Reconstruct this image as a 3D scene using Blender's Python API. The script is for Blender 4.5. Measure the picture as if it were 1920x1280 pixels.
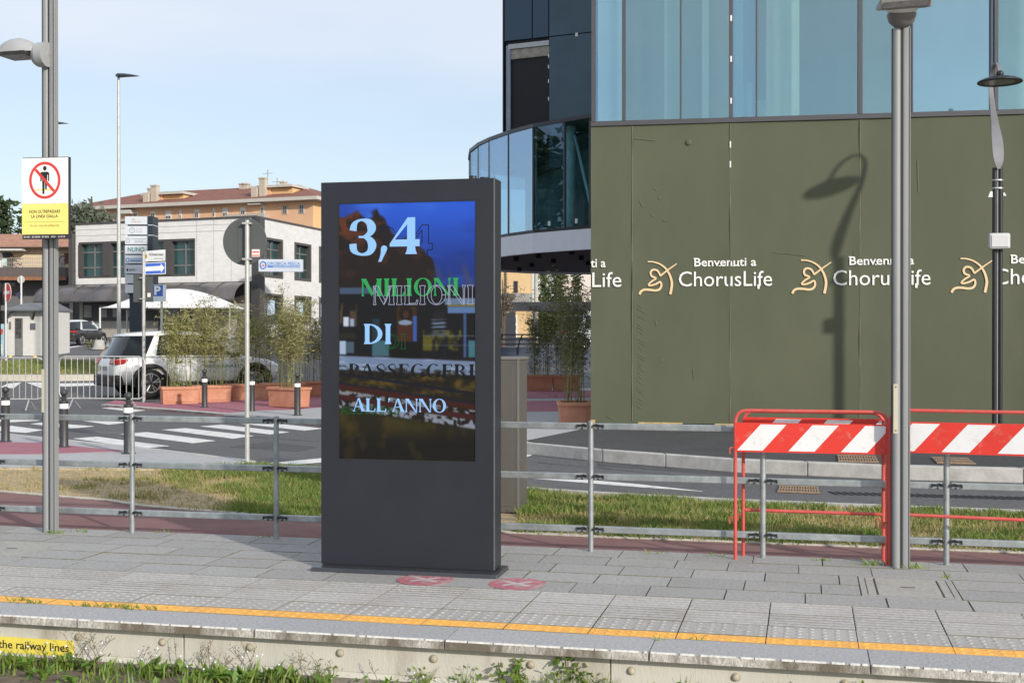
import bpy, math, random
import numpy as np
from mathutils import Vector, Matrix
random.seed(7)
rng = np.random.default_rng(7)
for _o in list(bpy.data.objects):
    bpy.data.objects.remove(_o)
S = bpy.context.scene
COL = S.collection
R = math.radians

# ------------------------------------------------------------------ camera
F, H, HY = 2350.0, 1.6, 630.0
_cd = bpy.data.cameras.new('camera')
_cd.sensor_width = 36.0
_cd.lens = F / 1920 * 36
_cd.clip_end = 3000
CAM = bpy.data.objects.new('camera', _cd)
CAM.location = (0, 0, H)
CAM.rotation_euler = (R(90 - 0.244), 0, 0)
COL.objects.link(CAM)
S.camera = CAM

# ------------------------------------------------------------------ light
SUN_AZ, SUN_EL = R(36.5), R(22)          # shadows run to the back left
W = bpy.data.worlds.new("World")
S.world = W
W.use_nodes = True
_n, _l = W.node_tree.nodes, W.node_tree.links
_bg = _n['Background']
_bg.inputs['Strength'].default_value = 0.15
_sky = _n.new('ShaderNodeTexSky')
_sky.sky_type = 'NISHITA'
_sky.sun_disc = False
_sky.sun_elevation = SUN_EL
_sky.sun_rotation = math.pi - SUN_AZ
_sky.air_density = 1.0
_sky.dust_density = 1.2
_sky.ozone_density = 1.6
# thin high cloud, laid out on the sky's own direction
_tc = _n.new('ShaderNodeTexCoord')
_map = _n.new('ShaderNodeMapping')
_map.inputs['Scale'].default_value = (1.3, 0.8, 5.5)
_map.inputs['Rotation'].default_value = (0.0, R(14), R(12))
_nz = _n.new('ShaderNodeTexNoise')
_nz.inputs['Scale'].default_value = 1.6
_nz.inputs['Detail'].default_value = 6
_nz.inputs['Roughness'].default_value = 0.5
_rp = _n.new('ShaderNodeValToRGB')
_rp.color_ramp.elements[0].position = 0.40
_rp.color_ramp.elements[1].position = 0.72
_mx = _n.new('ShaderNodeMix')
_mx.data_type = 'RGBA'
_l.new(_tc.outputs['Generated'], _map.inputs['Vector'])
_l.new(_map.outputs['Vector'], _nz.inputs['Vector'])
_l.new(_nz.outputs['Fac'], _rp.inputs['Fac'])
# the cloud sheet starts some way above the horizon, lower towards the right
_sx = _n.new('ShaderNodeSeparateXYZ'); _l.new(_tc.outputs['Generated'], _sx.inputs[0])
_h1 = _n.new('ShaderNodeMath'); _h1.operation = 'MULTIPLY_ADD'; _h1.inputs[1].default_value = 0.10
_l.new(_sx.outputs['X'], _h1.inputs[0]); _l.new(_sx.outputs['Z'], _h1.inputs[2])
_h2 = _n.new('ShaderNodeMath'); _h2.operation = 'MULTIPLY_ADD'; _h2.inputs[1].default_value = 0.16
_l.new(_nz.outputs['Fac'], _h2.inputs[0]); _l.new(_h1.outputs[0], _h2.inputs[2])
_h3 = _n.new('ShaderNodeMapRange'); _h3.interpolation_type = 'SMOOTHSTEP'
_h3.inputs['From Min'].default_value = 0.235; _h3.inputs['From Max'].default_value = 0.315
_h3.inputs['To Min'].default_value = 0.42; _h3.inputs['To Max'].default_value = 0.80
_l.new(_h2.outputs[0], _h3.inputs['Value'])
_sc = _n.new('ShaderNodeMath'); _sc.operation = 'MULTIPLY_ADD'
_sc.inputs[1].default_value = 0.16
_l.new(_rp.outputs['Color'], _sc.inputs[0])
_l.new(_h3.outputs['Result'], _sc.inputs[2])
_l.new(_sc.outputs[0], _mx.inputs['Factor'])
_l.new(_sky.outputs['Color'], _mx.inputs['A'])
_mx.inputs['B'].default_value = (5.1, 5.5, 6.15, 1)
_l.new(_mx.outputs['Result'], _bg.inputs['Color'])

_sd = bpy.data.lights.new('sun', 'SUN')
_sd.energy = 3.75
_sd.angle = R(1.5)
_sd.color = (1.0, 0.93, 0.82)
_so = bpy.data.objects.new('sun', _sd)
_dir = Vector((-math.sin(SUN_AZ) * math.cos(SUN_EL), math.cos(SUN_AZ) * math.cos(SUN_EL), -math.sin(SUN_EL)))
_so.rotation_euler = _dir.to_track_quat('-Z', 'Y').to_euler()
_so.location = (6, -10, 12)
COL.objects.link(_so)
S.view_settings.view_transform = 'Standard'
S.view_settings.look = 'None'
S.view_settings.exposure = 0.08
S.view_settings.gamma = 1.0

# ------------------------------------------------------------------ places
def gz(Y):                      # the ground climbs gently towards the houses
    return min(max(0.036 * (Y - 31.0), 0.0), 1.55)

def Q(x, y, Z):
    return Vector(((x - 960) / F * Z, Z, H - (y - HY) / F * Z))

def P(x, y, z=0.0):
    return Q(x, y, (H - z) / ((y - HY) / F))

def G(x, y, dz=0.0):            # point of the sloping ground
    k = (y - HY) / F
    Z = H / k if k > 0 else 1e9
    if Z > 31:
        Z = (H + 1.116) / (k + 0.036)
    p = Q(x, y, Z)
    p.z = gz(Z) + dz
    return p

TH = R(13.17)                   # the platform's own axes: u along, v away
CT, ST = math.cos(TH), math.sin(TH)
def UV(u, v, z=0.0):
    return Vector((u * CT + v * ST, -u * ST + v * CT, z))
def toUV(p):
    return (p.x * CT - p.y * ST, p.x * ST + p.y * CT)

class Fac:
    """A vertical plane seen in the photograph: pixel -> (s along it, height)."""
    def __init__(self, p0, p1=None, ang=None):
        self.p0 = Vector((p0[0], p0[1]))
        if p1 is not None:
            self.d = (Vector((p1[0], p1[1])) - self.p0).normalized()
        else:
            self.d = Vector((math.cos(ang), -math.sin(ang)))
        self.rot = math.atan2(self.d.y, self.d.x)
    def s(self, x):
        k = (x - 960) / F
        # p0.x + d.x s = k (p0.y + d.y s)
        return (k * self.p0.y - self.p0.x) / (self.d.x - k * self.d.y)
    def Z(self, s):
        return self.p0.y + self.d.y * s
    def z(self, x, y):
        return H - (y - HY) / F * self.Z(self.s(x))
    def sz(self, x, y):
        return self.s(x), self.z(x, y)
    def loc(self, z=0.0):
        return (self.p0.x, self.p0.y, z)

# ------------------------------------------------------------------ materials
def lin(c):
    return tuple(((v / 255) / 12.92 if v / 255 <= 0.04045 else ((v / 255 + 0.055) / 1.055) ** 2.4) for v in c)

_mats = {}
def M(name, col, rough=0.6, metal=0.0, var=0.12, scale=4.0, bump=0.0, bscale=60.0, dirt=None,
      dscale=1.3, damt=0.6, dlo=0.5, dhi=0.7, spec=0.5, coat=0.0, attr=None, avar=0.2, acol=None, stretch=None, emit=0.0):
    if name in _mats:
        return _mats[name]
    m = bpy.data.materials.new(name)
    m.use_nodes = True
    n, l = m.node_tree.nodes, m.node_tree.links
    b = n['Principled BSDF']
    b.inputs['Roughness'].default_value = rough
    b.inputs['Metallic'].default_value = metal
    b.inputs['Specular IOR Level'].default_value = spec
    b.inputs['Coat Weight'].default_value = coat
    b.inputs['Coat Roughness'].default_value = 0.05
    tc = n.new('ShaderNodeTexCoord')
    vec = tc.outputs['Object']
    if stretch:
        mp = n.new('ShaderNodeMapping')
        mp.inputs['Scale'].default_value = stretch
        l.new(vec, mp.inputs['Vector'])
        vec = mp.outputs['Vector']
    nz = n.new('ShaderNodeTexNoise')
    nz.inputs['Scale'].default_value = scale
    nz.inputs['Detail'].default_value = 8
    nz.inputs['Roughness'].default_value = 0.65
    l.new(vec, nz.inputs['Vector'])
    mr = n.new('ShaderNodeMapRange')
    mr.inputs['From Min'].default_value = 0.3
    mr.inputs['From Max'].default_value = 0.7
    mr.inputs['To Min'].default_value = 1 - var
    mr.inputs['To Max'].default_value = 1 + var
    l.new(nz.outputs['Fac'], mr.inputs['Value'])
    vs = n.new('ShaderNodeVectorMath'); vs.operation = 'SCALE'
    vs.inputs[0].default_value = col
    l.new(mr.outputs['Result'], vs.inputs['Scale'])
    cur = vs.outputs['Vector']
    if attr:
        at = n.new('ShaderNodeAttribute'); at.attribute_name = attr
        if acol:
            mx = n.new('ShaderNodeMix'); mx.data_type = 'RGBA'
            l.new(at.outputs['Fac'], mx.inputs['Factor'])
            l.new(cur, mx.inputs['A']); mx.inputs['B'].default_value = (*acol, 1)
            cur = mx.outputs['Result']
        else:
            m2 = n.new('ShaderNodeMapRange')
            m2.inputs['To Min'].default_value = 1 - avar
            m2.inputs['To Max'].default_value = 1 + avar
            l.new(at.outputs['Fac'], m2.inputs['Value'])
            v2 = n.new('ShaderNodeVectorMath'); v2.operation = 'SCALE'
            l.new(cur, v2.inputs[0]); l.new(m2.outputs['Result'], v2.inputs['Scale'])
            cur = v2.outputs['Vector']
    if dirt:
        dn = n.new('ShaderNodeTexNoise')
        dn.inputs['Scale'].default_value = dscale
        dn.inputs['Detail'].default_value = 10
        dn.inputs['Roughness'].default_value = 0.7
        l.new(vec, dn.inputs['Vector'])
        dr = n.new('ShaderNodeMapRange')
        dr.inputs['From Min'].default_value = dlo
        dr.inputs['From Max'].default_value = dhi
        dr.inputs['To Max'].default_value = damt
        l.new(dn.outputs['Fac'], dr.inputs['Value'])
        mx = n.new('ShaderNodeMix'); mx.data_type = 'RGBA'
        l.new(dr.outputs['Result'], mx.inputs['Factor'])
        l.new(cur, mx.inputs['A']); mx.inputs['B'].default_value = (*dirt, 1)
        cur = mx.outputs['Result']
    l.new(cur, b.inputs['Base Color'])
    if emit:
        l.new(cur, b.inputs['Emission Color'])
        b.inputs['Emission Strength'].default_value = emit
    if bump:
        bn = n.new('ShaderNodeTexNoise')
        bn.inputs['Scale'].default_value = bscale
        bn.inputs['Detail'].default_value = 4
        l.new(vec, bn.inputs['Vector'])
        bp = n.new('ShaderNodeBump')
        bp.inputs['Strength'].default_value = bump
        bp.inputs['Distance'].default_value = 0.01
        l.new(bn.outputs['Fac'], bp.inputs['Height'])
        l.new(bp.outputs['Normal'], b.inputs['Normal'])
    _mats[name] = m
    return m

def leafmat(name, col, acol, rough=0.55):
    m = M(name, col, rough, var=0.3, scale=2.0, attr='rnd', acol=acol)
    n, l = m.node_tree.nodes, m.node_tree.links
    b = n['Principled BSDF']
    src = b.inputs['Base Color'].links[0].from_socket
    t = n.new('ShaderNodeBsdfTranslucent')
    l.new(src, t.inputs['Color'])
    mx = n.new('ShaderNodeMixShader'); mx.inputs['Fac'].default_value = 0.3
    l.new(b.outputs[0], mx.inputs[1]); l.new(t.outputs[0], mx.inputs[2])
    l.new(mx.outputs[0], n['Material Output'].inputs['Surface'])
    return m

def glass(name, tint, gloss=(0.85, 0.92, 1.0), fac=0.35, rough=0.01, wave=0.0):
    """Coated facade glass: tinted see-through plus a mirror share that grows at grazing angles."""
    if name in _mats:
        return _mats[name]
    m = bpy.data.materials.new(name); m.use_nodes = True
    n, l = m.node_tree.nodes, m.node_tree.links
    n.remove(n['Principled BSDF'])
    t = n.new('ShaderNodeBsdfTransparent'); t.inputs['Color'].default_value = (*tint, 1)
    g = n.new('ShaderNodeBsdfGlossy'); g.inputs['Color'].default_value = (*gloss, 1)
    g.inputs['Roughness'].default_value = rough
    lw = n.new('ShaderNodeLayerWeight'); lw.inputs['Blend'].default_value = 0.25
    mr = n.new('ShaderNodeMapRange')
    mr.inputs['To Min'].default_value = fac
    mr.inputs['To Max'].default_value = min(1.0, fac + 0.5)
    l.new(lw.outputs['Fresnel'], mr.inputs['Value'])
    mx = n.new('ShaderNodeMixShader')
    l.new(mr.outputs['Result'], mx.inputs['Fac'])
    l.new(t.outputs[0], mx.inputs[1]); l.new(g.outputs[0], mx.inputs[2])
    l.new(mx.outputs[0], n['Material Output'].inputs['Surface'])
    if wave:
        tc = n.new('ShaderNodeTexCoord'); nz = n.new('ShaderNodeTexNoise')
        nz.inputs['Scale'].default_value = 0.9
        l.new(tc.outputs['Object'], nz.inputs['Vector'])
        bp = n.new('ShaderNodeBump'); bp.inputs['Strength'].default_value = wave; bp.inputs['Distance'].default_value = 0.05
        l.new(nz.outputs['Fac'], bp.inputs['Height']); l.new(bp.outputs['Normal'], g.inputs['Normal'])
    _mats[name] = m
    return m

def emitter(name, col, strength=1.0, attr=None):
    if name in _mats:
        return _mats[name]
    m = bpy.data.materials.new(name); m.use_nodes = True
    n, l = m.node_tree.nodes, m.node_tree.links
    b = n['Principled BSDF']
    b.inputs['Base Color'].default_value = (0.01, 0.01, 0.01, 1)
    b.inputs['Roughness'].default_value = 0.12
    b.inputs['Specular IOR Level'].default_value = 0.12
    b.inputs['Emission Color'].default_value = (*col, 1)
    b.inputs['Emission Strength'].default_value = strength
    if attr:
        at = n.new('ShaderNodeAttribute'); at.attribute_name = attr
        l.new(at.outputs['Color'], b.inputs['Emission Color'])
    _mats[name] = m
    return m

# ------------------------------------------------------------------ mesh building
class MB:
    def __init__(self):
        self.v, self.f, self.mi, self.r = [], [], [], []
        self.cm, self.cr = 0, None
    def add(self, vs, fs):
        b = len(self.v)
        self.v += [tuple(p) for p in vs]
        for f in fs:
            self.f.append([i + b for i in f]); self.mi.append(self.cm)
            self.r.append(random.random() if self.cr is None else self.cr)
        return self
    def box(self, x0, x1, y0, y1, z0, z1):
        vs = [(x, y, z) for z in (z0, z1) for y in (y0, y1) for x in (x0, x1)]
        return self.add(vs, [(0, 2, 3, 1), (4, 5, 7, 6), (0, 1, 5, 4), (1, 3, 7, 5), (3, 2, 6, 7), (2, 0, 4, 6)])
    def frustum(self, a0, a1, z0, z1):      # a = (x0,x1,y0,y1) below and above
        vs = [(x, y, z0) for y in a0[2:] for x in a0[:2]] + [(x, y, z1) for y in a1[2:] for x in a1[:2]]
        return self.add(vs, [(0, 2, 3, 1), (4, 5, 7, 6), (0, 1, 5, 4), (1, 3, 7, 5), (3, 2, 6, 7), (2, 0, 4, 6)])
    def cyl(self, p0, p1, r0, r1=None, n=12, caps=True):
        r1 = r0 if r1 is None else r1
        p0, p1 = Vector(p0), Vector(p1)
        d = (p1 - p0).normalized()
        a = d.orthogonal().normalized(); c = d.cross(a)
        vs, fs = [], []
        for p, r in ((p0, r0), (p1, r1)):
            for i in range(n):
                t = 2 * math.pi * i / n
                vs.append(p + (a * math.cos(t) + c * math.sin(t)) * r)
        for i in range(n):
            j = (i + 1) % n
            fs.append((i, j, n + j, n + i))
        if caps:
            fs.append(tuple(range(n - 1, -1, -1))); fs.append(tuple(range(n, 2 * n)))
        return self.add(vs, fs)
    def tube(self, path, r, n=8, closed=False):
        path = [Vector(p) for p in path]
        k = len(path)
        rr = r if isinstance(r, (list, tuple)) else [r] * k
        vs, fs = [], []
        ref = None
        for i, p in enumerate(path):
            if closed:
                d = path[(i + 1) % k] - path[i - 1]
            else:
                d = path[min(i + 1, k - 1)] - path[max(i - 1, 0)]
            d.normalize()
            if ref is None:
                ref = d.orthogonal().normalized()
            a = (ref - d * ref.dot(d))
            a = a.normalized() if a.length > 1e-5 else d.orthogonal().normalized()
            ref = a
            c = d.cross(a)
            for j in range(n):
                t = 2 * math.pi * j / n
                vs.append(p + (a * math.cos(t) + c * math.sin(t)) * rr[i])
        for i in range(k if closed else k - 1):
            i2 = (i + 1) % k
            for j in range(n):
                j2 = (j + 1) % n
                fs.append((i * n + j, i * n + j2, i2 * n + j2, i2 * n + j))
        if not closed:
            fs.append(tuple(range(n - 1, -1, -1))); fs.append(tuple(range((k - 1) * n, k * n)))
        return self.add(vs, fs)
    def lathe(self, prof, n=24, c=(0, 0, 0), sx=1.0, sy=1.0):
        vs, fs = [], []
        for r, z in prof:
            for i in range(n):
                t = 2 * math.pi * i / n
                vs.append((c[0] + r * math.cos(t) * sx, c[1] + r * math.sin(t) * sy, c[2] + z))
        for k in range(len(prof) - 1):
            for i in range(n):
                j = (i + 1) % n
                fs.append((k * n + i, k * n + j, (k + 1) * n + j, (k + 1) * n + i))
        fs.append(tuple(range(n - 1, -1, -1))); fs.append(tuple(range((len(prof) - 1) * n, len(prof) * n)))
        return self.add(vs, fs)
    def sphere(self, c, r, n=12, m=8, sc=(1, 1, 1)):
        prof = [(max(r * math.sin(math.pi * i / m), 1e-4), -r * math.cos(math.pi * i / m)) for i in range(m + 1)]
        b = len(self.v)
        self.lathe(prof, n)
        for i in range(b, len(self.v)):
            p = self.v[i]
            self.v[i] = (c[0] + p[0] * sc[0], c[1] + p[1] * sc[1], c[2] + p[2] * sc[2])
        return self
    def prism(self, pts, y0, y1):           # polygon in x,z extruded along y
        n = len(pts)
        vs = [(x, y0, z) for x, z in pts] + [(x, y1, z) for x, z in pts]
        fs = [tuple(range(n)), tuple(range(2 * n - 1, n - 1, -1))]
        for i in range(n):
            j = (i + 1) % n
            fs.append((j, i, n + i, n + j))
        return self.add(vs, fs)
    def slab(self, pts, z0, z1):            # polygon in x,y extruded along z (z may be per-point lists)
        n = len(pts)
        za = z0 if isinstance(z0, (list, tuple)) else [z0] * n
        zb = z1 if isinstance(z1, (list, tuple)) else [z1] * n
        vs = [(pts[i][0], pts[i][1], za[i]) for i in range(n)] + [(pts[i][0], pts[i][1], zb[i]) for i in range(n)]
        fs = [tuple(range(n - 1, -1, -1)), tuple(range(n, 2 * n))]
        for i in range(n):
            j = (i + 1) % n
            fs.append((i, j, n + j, n + i))
        return self.add(vs, fs)
    def poly(self, pts):
        return self.add(pts, [tuple(range(len(pts)))])
    def build(self, name, mat, parent=None, loc=None, rot=0.0, smooth=None, bevel=0.0, seg=2, sub=0):
        me = bpy.data.meshes.new(name)
        me.from_pydata(self.v, [], self.f)
        mats = mat if isinstance(mat, (list, tuple)) else [mat]
        for m in mats:
            me.materials.append(m)
        if len(mats) > 1:
            me.polygons.foreach_set('material_index', self.mi)
        at = me.attributes.new('rnd', 'FLOAT', 'FACE')
        at.data.foreach_set('value', self.r)
        me.update()
        if smooth is not None:
            me.polygons.foreach_set('use_smooth', [True] * len(self.f))
            me.set_sharp_from_angle(angle=R(smooth))
        o = bpy.data.objects.new(name, me)
        COL.objects.link(o)
        if loc is not None:
            o.location = loc
        o.rotation_euler = (0, 0, rot)
        if parent is not None:
            o.parent = parent
        if bevel:
            b = o.modifiers.new('bevel', 'BEVEL')
            b.width = bevel; b.segments = seg; b.limit_method = 'ANGLE'; b.angle_limit = R(40)
        if sub:
            s = o.modifiers.new('sub', 'SUBSURF'); s.levels = sub; s.render_levels = sub
        return o

def tag(o, label, cat, group=None, kind=None):
    o['label'] = label; o['category'] = cat
    if group:
        o['group'] = group
    if kind:
        o['kind'] = kind
    return o

def thing(name, label, cat, loc=(0, 0, 0), rot=0.0, group=None):
    o = bpy.data.objects.new(name, None)
    o.empty_display_size = 0.1
    COL.objects.link(o)
    o.location = loc
    o.rotation_euler = (0, 0, rot)
    return tag(o, label, cat, group)

def struct(o, label, cat):
    o['kind'] = 'structure'; o['label'] = label; o['category'] = cat
    return o

def stuff(o, label, cat):
    o['kind'] = 'stuff'; o['label'] = label; o['category'] = cat
    return o

def dup(root, label, loc, rot=None):
    def cp(o, par):
        c = o.copy(); COL.objects.link(c)
        if par is not None:
            c.parent = par
        for ch in o.children:
            cp(ch, c)
        return c
    r = cp(root, None)
    r['label'] = label
    r.location = loc
    if rot is not None:
        r.rotation_euler = (0, 0, rot)
    return r

def text(body, mat, parent, x0, x1, z0, z1, y=-0.002, name='lettering', bold=0.0, ext=0.0, shear=0.0):
    """Letters fitted to a rectangle in the parent's x,z plane, facing -y."""
    cu = bpy.data.curves.new('text', 'FONT')
    cu.body = body; cu.size = 1.0; cu.offset = bold; cu.resolution_u = 3; cu.shear = shear
    o = bpy.data.objects.new('text', cu); COL.objects.link(o)
    dg = bpy.context.evaluated_depsgraph_get()
    me = bpy.data.meshes.new_from_object(o.evaluated_get(dg))
    bpy.data.objects.remove(o)
    n = len(me.vertices)
    co = np.empty(n * 3); me.vertices.foreach_get('co', co); co = co.reshape(-1, 3)
    lo, hi = co.min(0), co.max(0)
    out = np.empty_like(co)
    out[:, 0] = x0 + (co[:, 0] - lo[0]) / max(hi[0] - lo[0], 1e-6) * (x1 - x0)
    out[:, 2] = z0 + (co[:, 1] - lo[1]) / max(hi[1] - lo[1], 1e-6) * (z1 - z0)
    out[:, 1] = y
    me.vertices.foreach_set('co', out.ravel())
    me.materials.clear(); me.materials.append(mat)
    me.name = name; me.update()
    r = bpy.data.objects.new(name, me); COL.objects.link(r)
    r.parent = parent
    return r

def vstroke(pts, ws):
    """A brush stroke of varying width as one outline polygon strip: list of quads."""
    out = []
    L, Rr = [], []
    k = len(pts)
    for i in range(k):
        a = pts[max(i - 1, 0)]; b = pts[min(i + 1, k - 1)]
        d = math.hypot(b[0] - a[0], b[1] - a[1]) or 1
        nx, ny = -(b[1] - a[1]) / d, (b[0] - a[0]) / d
        w = ws[i] if isinstance(ws, (list, tuple)) else ws
        L.append((pts[i][0] + nx * w / 2, pts[i][1] + ny * w / 2))
        Rr.append((pts[i][0] - nx * w / 2, pts[i][1] - ny * w / 2))
    return L, Rr

def spline(pts, n=6):
    """Catmull-Rom through points of any dimension."""
    out = []
    k = len(pts)
    for i in range(k - 1):
        p0, p1, p2, p3 = pts[max(i - 1, 0)], pts[i], pts[i + 1], pts[min(i + 2, k - 1)]
        for j in range(n):
            t = j / n
            out.append(tuple(0.5 * ((2 * p1[d]) + (-p0[d] + p2[d]) * t + (2 * p0[d] - 5 * p1[d] + 4 * p2[d] - p3[d]) * t * t
                             + (-p0[d] + 3 * p1[d] - 3 * p2[d] + p3[d]) * t ** 3) for d in range(len(p1))))
    out.append(tuple(pts[-1]))
    return out

def leaves(mb, centers, size, n_each, spread, up=0.0, aspect=0.35, droop=0.0):
    """Leaf-sized two-triangle blades scattered about the centres."""
    for c in centers:
        for _ in range(n_each):
            p = Vector(c) + Vector((random.gauss(0, spread[0]), random.gauss(0, spread[1]), random.gauss(0, spread[2])))
            a = Vector((random.gauss(0, 1), random.gauss(0, 1), random.gauss(up, 0.7) - droop)).normalized()
            b = a.orthogonal().normalized()
            b = (b * math.cos(random.random() * 6.28) + a.cross(b) * math.sin(random.random() * 6.28)).normalized()
            s = size * random.uniform(0.6, 1.3)
            w = s * aspect
            mb.add([p, p + a * s * 0.45 + b * w * 0.5, p + a * s, p + a * s * 0.45 - b * w * 0.5], [(0, 1, 2, 3)])
# ================================================================== ground
asphalt = M('asphalt', (0.105, 0.105, 0.112), 0.9, var=0.34, scale=26, bump=0.5, bscale=180, dirt=(0.16, 0.155, 0.15), dscale=0.35, damt=0.5, dlo=0.45, dhi=0.75)
asphalt_dark = M('asphalt_new', (0.058, 0.058, 0.061), 0.85, var=0.36, scale=26, bump=0.5, bscale=200, dirt=(0.10, 0.10, 0.10), dscale=0.8, damt=0.4)
concrete = M('concrete', (0.42, 0.41, 0.39), 0.9, var=0.16, scale=5, bump=0.35, bscale=120, dirt=(0.22, 0.21, 0.19), dscale=2.2, damt=0.5)
kerbmat = M('kerb_stone', (0.46, 0.45, 0.43), 0.9, var=0.18, scale=6, bump=0.3, bscale=90, dirt=(0.25, 0.24, 0.22), dscale=2.6, damt=0.55)
paint_white = M('road_paint', (0.72, 0.72, 0.70), 0.8, var=0.08, scale=14, dirt=(0.20, 0.20, 0.205), dscale=7, damt=0.7, dlo=0.53, dhi=0.66)
soil = M('soil', (0.40, 0.305, 0.175), 0.95, var=0.3, scale=9, bump=0.8, bscale=40, dirt=(0.235, 0.18, 0.105), dscale=3.0, damt=0.8)
soil_green = M('soil_turf', (0.17, 0.17, 0.06), 0.95, var=0.3, scale=9, bump=0.8, bscale=40, dirt=(0.30, 0.23, 0.12), dscale=1.6, damt=0.9, dlo=0.5, dhi=0.62)
grey_pave = M('grey_paving', (0.40, 0.40, 0.41), 0.9, var=0.12, scale=8, bump=0.3, bscale=140, dirt=(0.28, 0.28, 0.28), dscale=1.0, damt=0.4)
magenta = M('magenta_paving', (0.34, 0.125, 0.165), 0.9, var=0.14, scale=8, bump=0.3, bscale=160, dirt=(0.42, 0.22, 0.25), dscale=1.2, damt=0.4)
bike_red = M('red_asphalt', (0.20, 0.100, 0.098), 0.92, var=0.14, scale=5, bump=0.4, bscale=200, dirt=(0.27, 0.17, 0.15), dscale=0.9, damt=0.5, dlo=0.45, dhi=0.7)

# ground sheets
xs = [-700, -300, -150, -80, -40, -20, -10, 0, 10, 20, 40, 80, 150, 300, 700]
ys = [9.05, 12, 20, 31, 36, 42, 50, 58, 66, 74.1, 90, 130, 200, 400, 1200]
g = MB()
vs = []
for y in ys:
    for x in xs:
        yy = y if y > 9.1 else (9.32 - x * ST) / CT if abs(x) < 40 else (9.32 - math.copysign(40, x) * ST) / CT
        vs.append((x, yy, gz(y) - 0.02))
g.add(vs, [(j * 15 + i, j * 15 + i + 1, (j + 1) * 15 + i + 1, (j + 1) * 15 + i) for j in range(14) for i in range(14)])
struct(g.build('road', asphalt), 'grey asphalt roadway running past the platform and up to the houses', 'road')
g = MB().poly([(-900, -900, -0.5), (900, -900, -0.5), (900, 300, -0.5), (-900, 300, -0.5)])
struct(g.build('ground', M('ballast', (0.24, 0.22, 0.19), 0.95, var=0.3, scale=8, bump=0.8, bscale=30)), 'stony ground of the track bed in front of the platform', 'ground')
g = MB().slab([(-16, 3.0), (11, 3.0), (11, 6.42), (-16, 6.42)], -0.6, -0.275)
struct(g.build('track_bed', M('track_soil', (0.15, 0.12, 0.085), 0.95, var=0.3, scale=9, bump=0.8, bscale=40), rot=-TH), 'brown earth strip at the foot of the platform wall', 'ground')

# ------------------------------------------------------------------ platform
U0, U1 = -13.0, 8.5
stone = M('platform_stone', (0.335, 0.327, 0.320), 0.85, var=0.28, scale=42, bump=0.4, bscale=220, attr='rnd', avar=0.085, dirt=(0.25, 0.24, 0.215), dscale=1.5, damt=0.55, dlo=0.5, dhi=0.74)
stone_rib = M('ribbed_stone', (0.395, 0.38, 0.36), 0.85, var=0.26, scale=42, bump=0.3, bscale=220, attr='rnd', avar=0.06, dirt=(0.27, 0.25, 0.22), dscale=1.7, damt=0.55)
joint = M('mossy_joint', (0.20, 0.19, 0.145), 0.95, var=0.4, scale=9, dirt=(0.11, 0.13, 0.035), dscale=2.4, damt=0.9)
yellow = M('yellow_stone', (0.84, 0.42, 0.085), 0.8, var=0.22, scale=30, bump=0.3, bscale=200, attr='rnd', avar=0.07, dirt=(0.62, 0.34, 0.12), dscale=3.0, damt=0.6)
granite = M('granite_edge', (0.365, 0.365, 0.375), 0.85, var=0.38, scale=60, bump=0.35, bscale=260, attr='rnd', avar=0.08, dirt=(0.50, 0.49, 0.47), dscale=80, damt=0.5)
g = MB().slab([(U0, 6.40), (U1, 6.40), (U1, 9.32), (U0, 9.32)], -0.30, -0.012)
struct(g.build('platform', joint, rot=-TH), 'raised tram platform under the paving slabs', 'platform')

def tile(mb, u0, u1, v0, v1, z=0.0, gap=0.0040, t=0.03, side=1):
    dz = random.uniform(-0.0015, 0.0015)
    gp = gap * random.uniform(0.6, 1.5)
    gv = gp * 1.9
    a = (u0 + gp, u1 - gp, v0 + gv, v1 - gv)
    q = [(a[0], a[2]), (a[1], a[2]), (a[1], a[3]), (a[0], a[3])]
    mb.poly([(x, y, z + dz) for x, y in q])
    mb.cm = side
    for i in range(4):          # slab edges in the mossy joint colour, darkened so sun can't brighten them
        p0, p1 = q[i], q[(i + 1) % 4]
        mb.poly([(p0[0], p0[1], z - t), (p1[0], p1[1], z - t), (p1[0], p1[1], z + dz), (p0[0], p0[1], z + dz)])
    mb.cm = 0
def skip(u, v):   # manhole frames take the place of slabs
    return False
pv = MB()
rows = [7.70 + 0.324 * i for i in range(6)]
for r in range(5):
    u = U0 + random.uniform(0, 0.4)
    while u < U1:
        w = 0.48 if random.random() > 0.08 else random.choice((0.2, 0.3, 0.36))
        for mh in ((0.34, 0.935, (1, 2)), (-6.12, -5.54, (1, 2))):
            if r in mh[2] and u < mh[0] < u + w:
                w = mh[0] - u
                break
            if r in mh[2] and mh[0] - 1e-6 <= u < mh[1]:
                u = mh[1]
        mb_r = random.random(); pv.cr = mb_r
        if w > 0.03:
            tile(pv, u, u + w, rows[r], rows[r + 1])
        u += w
pv.cr = None
struct(pv.build('platform_paving', [stone, joint], rot=-TH), 'grey stone slabs laid in staggered rows on the platform', 'paving')
rb = MB()
u = U0 + 0.11
while u < U1:
    for k, (v0, v1) in enumerate(((7.07, 7.385), (7.385, 7.70))):
        rb.cr = random.random()
        tile(rb, u, u + 0.47, v0, v1, gap=0.003)
        for q in range(5):
            vv = v0 + 0.03 + q * 0.0635
            rb.frustum((u + 0.004, u + 0.466, vv - 0.018, vv + 0.018), (u + 0.008, u + 0.462, vv - 0.010, vv + 0.010), 0.0005, 0.0038)
    u += 0.47
struct(rb.build('ribbed_paving', [stone_rib, joint], rot=-TH), 'pale ribbed guidance slabs along the platform', 'paving')
db, yb = MB(), MB()
u = U0 + 0.11
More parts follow.
